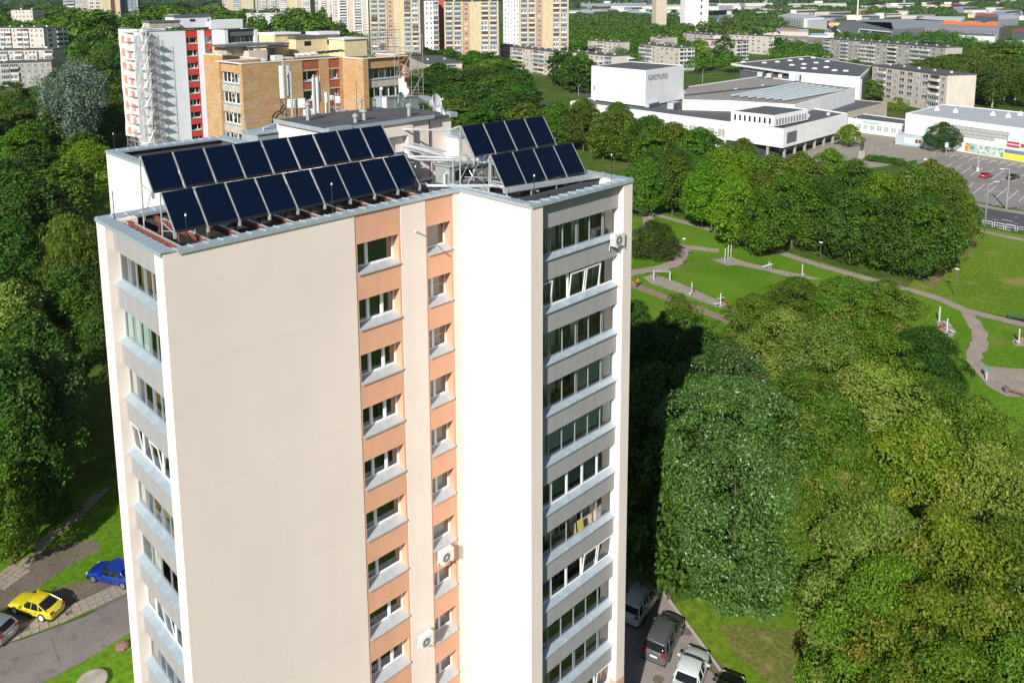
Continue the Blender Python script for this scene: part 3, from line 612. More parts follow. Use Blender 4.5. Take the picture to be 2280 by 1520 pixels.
# cables hanging from the radio units
rc = random.Random(3)
for nm, (u, v, d, n, u2, v2) in {'below the large white radio box': (668, 241, 56, 7, 660, 284), 'below the middle mast radio box': (690, 266, 54.5, 8, 712, 285), 'behind the leftmost antennas': (632, 220, 57.5, 6, 640, 255), 'below the tall middle antenna': (705, 254, 54.3, 4, 715, 280)}.items():
    mb = MB()
    for i in range(n):
        a = atd(u+rc.uniform(-9, 9), v, d); b = atd(u2+rc.uniform(-6, 6), v2, d); s = rc.uniform(.3, .9); mid = (a+b)/2-Vector((rc.uniform(-.5, .5), rc.uniform(-.2, .2), s))
        pts = [a, a.lerp(mid, .5)-Vector((0, 0, .15)), mid, mid.lerp(b, .5)-Vector((0, 0, .12)), b]; mb.path(pts, .016, MT['black'], 4)
    stuff(tag(mb.build('cable_bundle'), 'loose black antenna cables '+nm, 'cables'))
for i, (pts, lab) in enumerate(((((632, 233), (625, 246), (612, 252), (607, 262), (606, 290)), 'thick black cable looping down the side of the penthouse, outer one'), (((636, 240), (630, 250), (618, 256), (612, 268), (611, 292)), 'thick black cable looping down the side of the penthouse, inner one'), (((658, 262), (655, 275), (648, 284), (640, 288), (647, 300)), 'black cable bending round the light blue mast foot'))):
    cable(lab, [atd(u, v, 56.5) for u, v in pts], .06, 'thick cables beside the penthouse')
# ---- air conditioners
def air_con(label, c, rz, w=.85, h=.6, dd=.32, shelf=True):
    o = thing('air_conditioner', label, 'air conditioner', c, rz, 'white air conditioner units'); P = MT['plastic']
    MB().box(-w/2, w/2, -dd, 0, 0, h, P).box(-w/2-.005, w/2+.005, -dd-.008, .005, h, h+.02, P).build('casing', o)
    mb = MB(); cx = -w*.12; mb.lathe((cx, -dd-.004, h/2), [(h*.43, 0), (h*.43, .012), (h*.40, .02)], MT['alu'], 20, ax=(0, -1, 0)); mb.build('fan_grille', o)
    mb = MB(); mb.lathe((cx, -dd-.014, h/2), [(h*.38, 0), (h*.37, .012)], MT['dark'], 20, ax=(0, -1, 0)); mb.lathe((cx, -dd-.02, h/2), [(h*.1, 0), (h*.08, .02)], P, 10, ax=(0, -1, 0))
    for i in range(6): mb.obox((cx, -dd-.03, h/2), (h*.37*math.cos(i*math.pi/6), 0, h*.37*math.sin(i*math.pi/6)), (0, .002, 0), (.006*math.sin(i*math.pi/6), 0, -.006*math.cos(i*math.pi/6)), P)
    mb.build('fan', o)
    mb = MB()
    for i in range(8): mb.box(-w/2-.012, -w/2, -dd+.04, -.05, .06+i*.06, .085+i*.06, MT['alu'])
    mb.build('side_louvre', o)
    mb = MB()
    for x in (-w*.35, w*.35): mb.box(x-.02, x+.02, -dd-.08, .16, -.05, -.01, P); mb.box(x-.02, x+.02, .12, .16, -.35, -.01, P)
    mb.build('bracket', o); return o
q = on_y(1372, 550, -PR-.25); air_con('white air conditioner at the top right balcony, on the edge pillar', (RX-1.35, -PR+.12, q.z), 0, .84, .62, .34)
q = on_y(988, 1250, -.35); air_con('white air conditioner under a narrow window, the upper of two on the front wall', (14.15, -.16, q.z), 0, .86, .64, .36)
q = on_y(945, 1437, -.35); air_con('white air conditioner on the cream strip, the lower of two on the front wall', (12.62, -.16, q.z), 0, .84, .62, .34)
q = atd(637, 303, 54); air_con('white air conditioner on the roof in front of the black cables', q, -.2, 1.2, .95, .5)
o = thing('ventilation_box', 'flat bluish metal box with bent sheet lid left of the roof air conditioner', 'ventilation box', atd(600, 306, 53))
mb = MB(); mb.box(-1.1, 1.2, -.5, 1.6, -.2, .35, MT['sheet']); mb.box(-1.2, 1.3, -.6, 1.7, .35, .40, MT['sheet']); mb.build('casing', o)
mb = MB(); mb.tube((-.9, 1.4, .4), (-.9, 1.4, 1.0), .03, MT['galv']); mb.tube((-.9, 1.4, 1.0), (1.4, 1.6, .9), .03, MT['galv']); mb.tube((0, .8, .5), (1.5, 1.0, .75), .12, MT['sheet'], 8); mb.build('rail', o)
# arm lamp on the front wall
o = thing('wall_lamp', 'small white lamp on a thin arm beside the topmost narrow window of the front wall', 'lamp')
mb = MB(); a = Vector((13.55, 0, ZC-2.08)); b = on_y(932, 519, -1.3); mb.tube(a, b, .025, MT['dark'], 6); mb.build('arm', o); mb = MB(); e = on_y(925, 514, -1.6); mb.tube(b, e, .07, MT['white'], 8, r2=.05); mb.build('lamp_head', o)
# parapet rods
for i, (x, y, h, lab) in enumerate(((.55, 6.9, 1.35, 'at the left end of the roof'), (1.3, .62, 1.25, 'near the front left corner'), (8.35, .6, 1.4, 'behind the middle of the long parapet'), (13.35, .55, 1.5, 'at the right end of the long parapet'), (L1+.95, -PR+.66, 1.25, 'at the near corner of the wing'), (RX-1.1, -PR+.62, 1.45, 'at the right corner of the wing'), (6.9, 25.2, 1.2, 'on the rear left corner'))):
    mb = MB(); mb.tube((x, y, ZC-.05), (x, y, ZC+h), .02, MT['dark'], 6); mb.lathe((x, y, ZC+h-.02), [(.02, 0), (.045, .03), (.04, .09), (.01, .12)], MT['plastic'], 8); tag(mb.build('parapet_rod'), 'short lightning rod with a pale tip '+lab, 'lightning rod', 'short rods along the parapet')
# things kept on the balconies
def clut(label, cat, k, side, xf, fn, name):
    if side == 'r': p = Vector((L1+.86+WL*xf, -PR+.35+.6, ZC-2.95-k*FH-1.17)); rz = 0
    else: p = Vector((.33+.6, 6.62-LL*xf, ZC-2.8-k*FH-1.17)); rz = R(-90)
    mb = MB(); fn(mb); o = mb.build(name, None, p, rz); tag(o, label, cat); return o
CM = {n: mat('cloth_'+n, c, .9, var=.1) for n, c in (('yellow', (.62, .5, .05)), ('pink', (.6, .2, .25)), ('teal', (.06, .35, .33)), ('red', (.45, .05, .05)), ('orange', (.65, .25, .05)), ('tan', (.5, .38, .24)), ('blue', (.08, .14, .35)), ('leaf', (.05, .12, .03)), ('sand', (.6, .5, .36)))}
def chest(m, w=.9, h=.9, d=.5):
    def f(mb):
        mb.box(-w/2, w/2, -.1, d-.1, 0, h, CM[m]); mb.box(-w/2-.02, w/2+.02, -.12, d-.08, h, h+.04, MT['wood'])
        for i in range(3): mb.box(-w/2+.05, w/2-.05, -.115, -.1, .08+i*h/3, h/3-.02+i*h/3, MT['wood'])
    return f
def chair(m):
    def f(mb):
        for x in (-.2, .2):
            for y in (-.2, .2): mb.tube((x, y, 0), (x, y, .45), .02, MT['alu'], 5)
        mb.box(-.24, .24, -.22, .22, .45, .50, CM[m]); mb.hexa([(-.24, .2, .5), (.24, .2, .5), (.24, .24, .5), (-.24, .24, .5), (-.24, .3, 1.25), (.24, .3, 1.25), (.24, .34, 1.25), (-.24, .34, 1.25)], CM[m])
    return f
def rack(ms):
    def f(mb):
        for x in (-.6, .6): mb.tube((x, -.3, 0), (x, .3, 1.15), .015, MT['pvc'], 5); mb.tube((x, .3, 0), (x, -.3, 1.15), .015, MT['pvc'], 5)
        for i in range(6): y = -.3+i*.12; mb.tube((-.6, y, 1.15), (.6, y, 1.15), .008, MT['pvc'], 4)
        for i, m_ in enumerate(ms): x = -.5+i*.95/len(ms); mb.box(x, x+.8/len(ms), -.2+.1*(i % 3), -.19+.1*(i % 3), .45, 1.16, CM[m_]); mb.box(x, x+.8/len(ms), -.2+.1*(i % 3), .05, 1.16, 1.17, CM[m_])
    return f
def plant(mb):
    mb.lathe((0, 0, .7), [(.12, 0), (.17, .28)], CM['orange'], 10); mb.box(-.25, .25, -.25, .25, .64, .7, MT['wood']); mb.tube((0, 0, 0), (0, 0, .64), .04, MT['wood'])
    rr = random.Random(4)
    for i in range(60): a = rr.uniform(0, 6.28); r_ = rr.uniform(.05, .35); z = rr.uniform(1.0, 1.6); p = Vector((r_*math.cos(a), r_*math.sin(a), z)); mb.quad([p, p+Vector((.08, 0, .03)), p+Vector((.08, .08, .08)), p+Vector((0, .09, .02))], CM['leaf'])
clut('stack of tan boxes behind the seventh right balcony from the top', 'cabinet', 6, 'r', .35, chest('tan', 1.1, 1.0), 'cabinet')
clut('yellow chair on the seventh right balcony from the top', 'chair', 6, 'r', .70, chair('yellow'), 'chair')
clut('sand coloured chair beside the yellow one on the same right balcony', 'chair', 6, 'r', .60, chair('sand'), 'chair')
clut('round black cover seat on the top right balcony', 'seat', 0, 'r', .82, lambda mb: mb.lathe((0, 0, 0), [(.5, 0), (.55, .5), (.45, .9), (.3, 1.15), (.05, 1.22)], MT['dark'], 14), 'covered_seat')
clut('folding rack with washing on the third right balcony from the top', 'drying rack', 2, 'r', .62, rack(['sand', 'tan', 'sand']), 'drying_rack')
clut('plant in an orange pot on the second right balcony from the top', 'plant', 1, 'r', .88, plant, 'potted_plant')
clut('brown cabinet on the fourth right balcony from the top', 'cabinet', 3, 'r', .45, chest('tan', 1.4, 1.2), 'cabinet')
clut('pink bundle and rack on the ninth right balcony from the top', 'drying rack', 8, 'r', .62, rack(['pink', 'pink', 'sand']), 'drying_rack')
clut('yellow hanging pot plant on the ninth right balcony from the top', 'plant', 8, 'r', .85, plant, 'potted_plant')
clut('orange cupboard on the eighth right balcony from the top', 'cabinet', 7, 'r', .4, chest('orange', .8, 1.0), 'cabinet')
clut('orange board leaning on the tenth right balcony from the top', 'cabinet', 9, 'r', .5, chest('orange', 1.5, .9), 'cabinet')
clut('laundry rack with striped towel on the top left balcony', 'drying rack', 0, 'l', .62, rack(['pink', 'sand', 'red', 'sand', 'teal']), 'drying_rack')
clut('green chair at the near end of the top left balcony', 'chair', 0, 'l', .88, chair('teal'), 'chair')
clut('red and brown cabinet on the third left balcony from the top', 'cabinet', 2, 'l', .6, chest('red', 1.0, 1.1), 'cabinet')
clut('golden lamp table on the third left balcony from the top', 'cabinet', 2, 'l', .85, chest('yellow', .6, .8), 'cabinet')
clut('teal tub chest on the seventh left balcony from the top', 'chest', 6, 'l', .55, chest('teal', 1.5, .9), 'chest')
clut('white laundry hanging on the seventh left balcony from the top', 'drying rack', 6, 'l', .85, rack(['sand', 'sand', 'blue']), 'drying_rack')
clut('pale cabinet on the fifth left balcony from the top', 'cabinet', 4, 'l', .25, chest('sand', .8, 1.4), 'cabinet')
clut('folding rack on the fifth left balcony from the top', 'drying rack', 4, 'l', .7, rack(['blue', 'sand']), 'drying_rack')
clut('chair on the sixth left balcony from the top', 'chair', 5, 'l', .6, chair('tan'), 'chair')
clut('folding rack on the eighth left balcony from the top', 'drying rack', 7, 'l', .6, rack(['sand', 'teal']), 'drying_rack')
# ================================================================== the ground
def gmat(name, c1, c2, c3, s1=.12, s2=2.5, rough=.95, bump=.4, patch=None, k=1.):
    m, nt, b = newmat(name); n1, r1 = noise_col(nt, s1, 6, c1, c2, .35, .65); n2, r2 = noise_col(nt, s2, 8, (1-.38*k,)*3, (1+.2*k, 1+.2*k, 1+.15*k), .3, .7)
    o = mixc(nt, r1.outputs[0], r2.outputs[0], 1.0, 'MULTIPLY')
    n3, r3 = noise_col(nt, patch or s1*2.7, 7, (0, 0, 0), (1, 1, 1), .56, .68); o = mixc(nt, o, c3, r3.outputs[0]) if False else mixc(nt, o, c3, r3.outputs[0])
    nt.links.new(o, b.inputs['Base Color']); b.inputs['Roughness'].default_value = rough; b.inputs['Specular IOR Level'].default_value = .15
    bp = nt.nodes.new('ShaderNodeBump'); bp.inputs['Strength'].default_value = bump; bp.inputs['Distance'].default_value = .08; n4 = nt.nodes.new('ShaderNodeTexNoise'); n4.inputs['Scale'].default_value = 6; n4.inputs['Detail'].default_value = 6
    tc = nt.nodes.new('ShaderNodeTexCoord'); nt.links.new(tc.outputs['Object'], n4.inputs[0]); nt.links.new(n4.outputs[0], bp.inputs['Height']); nt.links.new(bp.outputs[0], b.inputs['Normal']); return m
G = {}
G['field'] = gmat('meadow', (.050, .100, .012), (.085, .140, .020), (.13, .14, .035), s1=.02, s2=.6)
G['lawn'] = gmat('mown_grass', (.085, .19, .008), (.115, .24, .013), (.14, .20, .025), s1=.07, s2=2.2)
G['lawn2'] = gmat('sunny_grass', (.105, .20, .012), (.15, .24, .018), (.25, .215, .07), s1=.05, s2=1.8)
G['dry'] = gmat('dry_grass', (.20, .17, .07), (.13, .15, .045), (.25, .20, .10), s1=.25, s2=3)
G['path'] = gmat('worn_path', (.30, .245, .22), (.36, .30, .27), (.27, .23, .18), s1=.5, s2=4, k=.4)
G['dryg'] = gmat('half_dry_grass', (.13, .17, .03), (.19, .18, .06), (.26, .20, .10), s1=.35, s2=3)
G['brickpath'] = gmat('red_brown_path', (.26, .18, .15), (.32, .23, .19), (.24, .2, .16), s1=.5, s2=4)
G['gravel'] = gmat('grey_gravel', (.30, .27, .23), (.36, .33, .29), (.22, .22, .14), s1=.6, s2=7)
G['asphalt'] = gmat('worn_asphalt', (.185, .165, .16), (.225, .20, .195), (.15, .135, .13), s1=.35, s2=5, bump=.1, k=.35)
G['asphalt_l'] = gmat('light_asphalt', (.27, .24, .225), (.31, .275, .26), (.23, .20, .185), s1=.4, s2=5, bump=.1, k=.35)
G['road'] = gmat('road_asphalt', (.09, .095, .11), (.11, .115, .13), (.085, .09, .1), s1=.1, s2=5, bump=.1)
G['lot'] = gmat('car_park_asphalt', (.24, .225, .225), (.28, .265, .265), (.21, .20, .20), s1=.1, s2=3, bump=.1)
G['plaza'] = gmat('plaza_paving', (.30, .27, .235), (.34, .31, .27), (.27, .25, .22), s1=.1, s2=3, bump=.1)
G['slab'] = gmat('paving_slab', (.33, .27, .225), (.38, .32, .27), (.27, .23, .18), s1=.8, s2=6, bump=.2)
G['soil'] = gmat('bare_soil', (.15, .125, .10), (.19, .16, .13), (.11, .13, .045), s1=.4, s2=5)
G['kerb'] = mat('kerb_stone', (.42, .39, .36), .9, var=.15, scale=2)
MT['line'] = mat('road_paint', (.72, .72, .72), .7, var=.12, scale=2)
def sheet(name, poly, z, m, lbl=None):
    mb = MB(); mb.quad([(p[0], p[1], 0) for p in poly], m); me = mb.mesh(name)
    import bmesh
    bm = bmesh.new(); bm.from_mesh(me); bmesh.ops.triangulate(bm, faces=bm.faces[:]); bm.normal_update()
    for f in bm.faces:
        if f.normal.z < 0: f.normal_flip()
    bm.to_mesh(me); bm.free()
    return struct(inst(me, name, None, (0, 0, z)))
def ribbon(name, pts, w, z, m, wob=.15, seed=1):
    """a path along world points, edges slightly uneven"""
    r_ = random.Random(seed); P = [Vector((p[0], p[1], 0)) for p in pts]; Q = []
    for i in range(len(P)-1):   # catmull-rom
        a, b, c, d = P[max(i-1, 0)], P[i], P[i+1], P[min(i+2, len(P)-1)]; n = max(2, int((c-b).length/1.2))
        for j in range(n):
            t = j/n; Q.append(.5*((2*b)+(c-a)*t+(2*a-5*b+4*c-d)*t*t+(3*b-a-3*c+d)*t**3))
    Q.append(P[-1]); ws = w if isinstance(w, (list, tuple)) else None
    L_, R_ = [], []
    for i, q in enumerate(Q):
        d = (Q[min(i+1, len(Q)-1)]-Q[max(i-1, 0)]).normalized(); n_ = Vector((-d.y, d.x, 0)); ww = w if ws is None else ws[0]+(ws[1]-ws[0])*i/len(Q)
        L_.append(q+n_*(ww/2+r_.uniform(-wob, wob))); R_.append(q-n_*(ww/2+r_.uniform(-wob, wob)))
    mb = MB()
    for i in range(len(Q)-1): mb.quad([R_[i], R_[i+1], L_[i+1], L_[i]], m)
    return struct(mb.build(name, None, (0, 0, z)))
PX = lambda *pts: [at(u, v) for u, v in pts]
sheet('ground', [(-3000, -3000), (9000, -3000), (9000, 9000), (-3000, 9000)], 0, G['field'])
mb = MB(); na, nd = 90, 90
V_ = []
for i in range(na+1):
    a = _y-.62+1.34*i/na
    for j in range(nd+1):
        d = 270+(j/nd)**1.9*6900; x, y = CP.x+d*math.sin(a), CP.y+d*math.cos(a); V_.append((x, y, terr(x, y)-(.5 if terr(x, y) < .6 else 0)+7*math.sin(a*23)*math.sin(d/700)*min(1, max(0, (d-2600)/1500))))
F_ = [(i*(nd+1)+j, i*(nd+1)+j+1, (i+1)*(nd+1)+j+1, (i+1)*(nd+1)+j) for i in range(na) for j in range(nd)]
me = bpy.data.meshes.new('hills'); me.from_pydata(V_, [], F_); me.materials.append(G['field']); struct(inst(me, 'hills'))
sheet('park_lawn', PX((1380, 720), (1400, 455), (1470, 470), (1700, 545), (1960, 622), (2150, 685), (2290, 715), (2290, 930), (1900, 1400), (1500, 1300)), .004, G['lawn'])
sheet('sloping_lawn', PX((2020, 640), (2150, 500), (2290, 525), (2290, 718), (2150, 684)), .004, G['lawn2'])
sheet('hedge_verge', PX((1395, 440), (1480, 455), (1700, 525), (1960, 590), (2080, 640), (2180, 545), (2160, 500), (1980, 440), (1420, 400)), .006, G['dry'])
sheet('tree_verge', PX((1500, 1345), (1540, 1330), (1900, 1390), (1900, 1540), (1640, 1540), (1560, 1430)), .004, G['lawn2'])
sheet('dry_verge', PX((1600, 1390), (1800, 1400), (1880, 1420), (1890, 1540), (1740, 1540), (1640, 1460)), .008, G['dryg'])
ribbon('park_path', PX((1360, 440), (1405, 462), (1470, 481), (1600, 516), (1700, 550), (1830, 592), (1960, 628), (2080, 661), (2150, 690), (2290, 725)), 1.9, .012, G['path'], .12)
ribbon('park_path', PX((1440, 476), (1443, 495), (1438, 515)), 2.2, .016, G['path'], .2, 2)
ribbon('park_path', PX((1380, 618), (1420, 604), (1470, 598), (1510, 580), (1520, 560), (1495, 545), (1540, 552), (1600, 558)), 2.4, .016, G['path'], .3, 3)
ribbon('brick_path', PX((1390, 618), (1405, 632), (1450, 650), (1500, 668), (1560, 690), (1640, 722), (1720, 760)), 1.9, .016, G['brickpath'], .1, 4)
sheet('gravel_strip', PX((1432, 618), (1455, 609), (1520, 633), (1580, 660), (1660, 695), (1650, 702), (1570, 674), (1500, 648), (1450, 632)), .018, G['gravel'])
sheet('gravel_strip', PX((1585, 578), (1625, 572), (1660, 583), (1720, 598), (1790, 612), (1830, 622), (1780, 622), (1700, 602), (1640, 590), (1620, 592)), .018, G['gravel'])
ribbon('trodden_path', PX((1450, 612), (1520, 592), (1600, 573)), .7, .014, G['dry'], .1, 5)
ribbon('park_path', PX((2150, 690), (2168, 715), (2182, 745), (2176, 775), (2168, 800), (2190, 822), (2230, 840), (2290, 832)), 1.8, .014, G['path'], .3, 6)
sheet('park_path', PX((2150, 800), (2165, 795), (2190, 815), (2290, 822), (2290, 885), (2240, 882), (2200, 860)), .02, G['path'])
sheet('gravel_patch', PX((2085, 712), (2110, 715), (2130, 740), (2120, 752), (2090, 745)), .014, G['gravel'])
sheet('paved_circle', PX((2252, 760), (2262, 752), (2290, 750), (2290, 772), (2262, 770)), .014, G['plaza'])
# avenue, pavement, car park, plaza
sheet('avenue', PX((1250, 165), (1400, 232), (2120, 447), (2400, 498), (2400, 536), (2150, 497), (1960, 430), (1330, 250)), .004, G['road'])
ribbon('pavement', PX((2040, 480), (2165, 511), (2290, 537)), 1.9, .05, G['path'], .02, 7)
ribbon('pavement', PX((1980, 405), (2170, 455), (2290, 477), (2400, 498)), 2.8, .05, G['plaza'], .02, 8)
sheet('car_park', PX((2040, 350), (2120, 325), (2400, 395), (2400, 500), (2280, 469), (2050, 425)), .008, G['lot'])
sheet('plaza', PX((1740, 365), (1890, 290), (2020, 290), (2400, 372), (2400, 397), (2130, 345), (2060, 352), (1960, 372), (1800, 385)), .012, G['plaza'])
sheet('plaza_step', PX((1850, 345), (1905, 318), (1925, 322), (1960, 345), (1900, 362)), .016, G['plaza'])
for a, b in (((1330, 246), (1990, 452)), ((1990, 452), (2285, 508))): ribbon('lane_line', PX(a, b), .15, .012, MT['line'], 0)
def dash(u, v, du, dv, w=.14, z=.014, name='road_marking'):
    a, b = at(u, v), at(u+du, v+dv); d = (b-a); n_ = Vector((-d.y, d.x, 0)).normalized()*w/2; mb = MB(); mb.quad([a-n_, b-n_, b+n_, a+n_], MT['line']); return struct(mb.build(name, None, (0, 0, z)))
for u, v in ((2183, 469), (2210, 488), (2257, 497), (2258, 483), (2298, 505)): dash(u, v, 11, 2.5)
for u, v, du, dv in ((2230, 488.5, 25, 5), (2243, 498, 18, 5), (2218, 503, 30, 6), (2221, 508, 30, 6)): dash(u, v, du, dv, .3)
# parking bays
for u0, v0, du, dv, n, su, sv in ((2114, 351, 13, -7.5, 9, 21.5, 3.3), (2106, 372, 14, -8, 1, 1, 1), (2114, 385, 27, -17.5, 8, 23.5, 3.3), (2139, 407, 11, -5, 1, 1, 1), (2155, 417, 14, -10, 1, 1, 1), (2167, 431, 26, -21, 6, 25, 4.6)):
    for i in range(n): dash(u0+su*i, v0+sv*i, du, dv, .16, .016, 'parking_line')
ribbon('parking_line', PX((2105, 372), (2200, 386), (2290, 400)), .16, .016, MT['line'], 0); ribbon('parking_line', PX((2146, 415), (2225, 428), (2290, 439)), .16, .016, MT['line'], 0)
mb = MB()
for i in range(8):
    for j in range(5): p = at(2128+21.5*i+2.3*j, 345.5+3.3*i+.35*j); mb.box(p.x-.12, p.x+.12, p.y-.25, p.y+.25, 0, .12, MT['white'] if j % 2 else MT['black'])
stuff(mb.build('wheel_stop'))['label'] = 'black and white rubber wheel stops along the market side parking bays'
# right bottom yard
YZ = .01
sheet('yard', PX((1340, 1250), (1440, 1268), (1500, 1350), (1560, 1432), (1640, 1545), (1340, 1700)), .010, G['asphalt_l'])
kp = PX((1440, 1268), (1500, 1350), (1560, 1430), (1640, 1545))
for i in range(3):
    a, b = kp[i], kp[i+1]; n = max(1, int((b-a).length/1.0))
    for j in range(n):
        p, q = a.lerp(b, j/n), a.lerp(b, (j+.97)/n); d = (q-p)/2; n_ = Vector((-d.y, d.x, 0)).normalized(); struct(MB().obox((p+q)/2+Vector((0, 0, .06)), d, n_*.08, (0, 0, .08), G['kerb']).build('kerb'))
for j, (u, v, r_) in enumerate(((1465, 1512, .45), (1600, 1490, .9), (1530, 1405, .5))):
    p = at(u, v); rr = random.Random(j); sheet('asphalt_stain', [(p.x+r_*rr.uniform(.6, 1.1)*math.cos(t*.7), p.y+r_*rr.uniform(.6, 1.1)*math.sin(t*.7)) for t in range(9)], .016, G['soil'])
# left bottom yard
sheet('lawn', PX((-60, 1320), (60, 1180), (150, 1100), (290, 1050), (300, 1320), (200, 1300), (60, 1350), (-60, 1400)), .004, G['lawn'])
sheet('lawn', PX((-60, 1560), (80, 1520), (290, 1405), (320, 1400), (320, 1560)), .006, G['lawn'])
sheet('soil_patch', PX((-40, 1345), (60, 1250), (130, 1215), (215, 1200), (225, 1222), (150, 1262), (70, 1320), (-40, 1400)), .010, G['soil'])
sheet('gravel_bay', PX((120, 1310), (200, 1288), (300, 1290), (300, 1350), (180, 1360), (-40, 1440), (-40, 1400), (60, 1350)), .012, G['soil'])
sheet('driveway', PX((-80, 1462), (60, 1420), (190, 1372), (300, 1318), (340, 1310), (340, 1395), (290, 1408), (180, 1475), (80, 1525), (-80, 1580)), .014, G['asphalt'])
# strip of square slabs along the driveway
sp = thing('slab_strip', 'strip of uneven concrete paving slabs between the parked cars and the driveway', 'paving'); r_ = random.Random(5)
a, b, c = at(-40, 1452), at(150, 1382), at(300, 1312)
sm_ = [G['slab'], G['slab'], G['plaza']]
L_ = [(a.lerp(b, i/9) if i < 9 else b.lerp(c, (i-9)/9)) for i in range(19)]
smesh = {}
for i in range(18):
    p, q = L_[i], L_[i+1]; d = (q-p); n_ = Vector((-d.y, d.x, 0)).normalized()*.52
    if n_.dot(at(100, 1300)-at(100, 1380)) < 0: n_ = -n_
    for r in range(3):
        if r_.random() < .06: continue
        cc = (p+q)/2+n_*(r+.5); MB().obox((0, 0, 0), d*.5*.94, n_*.5*.93, (0, 0, .03), sm_[r_.randrange(3)]).build('paving_slab', sp, (cc.x, cc.y, .03+r_.uniform(-.008, .012)), r_.uniform(-.04, .04))
# broken slab footpath over the lawn
sp = thing('slab_path', 'old sunken slab footpath crossing the lawn towards the trees', 'footpath')
ctr = [(-10, 1305), (25, 1280), (50, 1262), (68, 1240), (85, 1222), (100, 1205), (130, 1180), (180, 1140), (210, 1110), (235, 1085)]
for i in range(len(ctr)-1):
    p, q = at(*ctr[i]), at(*ctr[i+1]); L_ = (q-p).length; n = max(1, round(L_/.8)); d = (q-p)/n; n_ = Vector((-d.y, d.x, 0)).normalized()*.55; rows = 4 if i < 2 else 2
    for j in range(n):
        for r in range(rows):
            if r_.random() < .12: continue
            cc = p+d*(j+.5)+n_*(r-rows/2+.5); MB().obox((0, 0, 0), d*.46, n_*.45, (0, 0, .025), G['slab']).build('paving_slab', sp, (cc.x, cc.y, .03+r_.uniform(-.008, .01)), r_.uniform(-.1, .1))
o = MB(); p = at(272, 1442); o.lathe((0, 0, 0), [(.42, 0), (.5, .15), (.42, .32), (.2, .42)], mat('boulder', (.22, .13, .10), .9, var=.3, scale=5, bump=.5), 9); tag(o.build('boulder', None, p, .4), 'reddish boulder on the lawn below the driveway', 'boulder')
p = at(205, 1522); tag(MB().lathe((0, 0, 0), [(.95, 0), (1.0, .3), (.8, .36), (.1, .38)], MT['concrete'], 20).build('manhole_ring', None, p), 'pale concrete ring cover at the bottom edge of the lawn', 'manhole')
p = at(1443, 482.5); tag(MB().lathe((0, 0, .02), [(.75, 0), (.75, .1), (.2, .14)], MT['concrete'], 16).build('manhole_cover', None, p), 'round pale manhole cover where two park paths meet', 'manhole')

# ================================================================== cars
def paint(name, c, metal=0, rough=.28):
    m, nt, b = newmat(name); b.inputs['Base Color'].default_value = (*c, 1); b.inputs['Roughness'].default_value = rough; b.inputs['Metallic'].default_value = metal; b.inputs['Coat Weight'].default_value = .7; b.inputs['Coat Roughness'].default_value = .08
    nz, cr = noise_col(nt, 3, 4, tuple(x*.92 for x in c), c); nt.links.new(cr.outputs[0], b.inputs['Base Color']); return m
m, nt, b = newmat('car_glass'); b.inputs['Base Color'].default_value = (.012, .014, .016, 1); b.inputs['Roughness'].default_value = .06; MT['cglass'] = m
m, nt, b = newmat('tail_lamp'); b.inputs['Base Color'].default_value = (.35, .01, .01, 1); b.inputs['Roughness'].default_value = .15; MT['tail'] = m
m, nt, b = newmat('head_lamp'); b.inputs['Base Color'].default_value = (.6, .62, .65, 1); b.inputs['Roughness'].default_value = .1; MT['lamp'] = m
MT['trim'] = mat('car_trim', (.02, .02, .022), .5); MT['tyre'] = mat('tyre', (.018, .018, .018), .85); MT['rim'] = mat('wheel_rim', (.5, .5, .52), .3, .8)
def loft(rings, m, name, mats=None):
    """rings of equal length -> closed smooth skin; open rings, mirrored over y"""
    mb = MB(); n = len(rings[0]); k = 0
    full = [[(x, y, z) for (x, y, z) in r]+[(x, -y, z) for (x, y, z) in reversed(r[:-1] if abs(r[-1][1]) < 1e-6 else r)] for r in rings]
    for a, b in zip(full, full[1:]):
        for j in range(len(a)-1): mb.quad([a[j], b[j], b[j+1], a[j+1]], m)
    mb.quad([p for p in full[0]], m); mb.quad([p for p in reversed(full[-1])], m)
    me = mb.mesh(name)
    import bmesh
    bm = bmesh.new(); bm.from_mesh(me); bmesh.ops.remove_doubles(bm, verts=bm.verts[:], dist=.0015); bmesh.ops.recalc_face_normals(bm, faces=bm.faces[:]); bm.to_mesh(me); bm.free()
    return me
def smooth_obj(o, lv=1):
    s = o.modifiers.new('round', 'SUBSURF'); s.levels = lv; s.render_levels = lv
    o.data.polygons.foreach_set('use_smooth', [True]*len(o.data.polygons)); return o
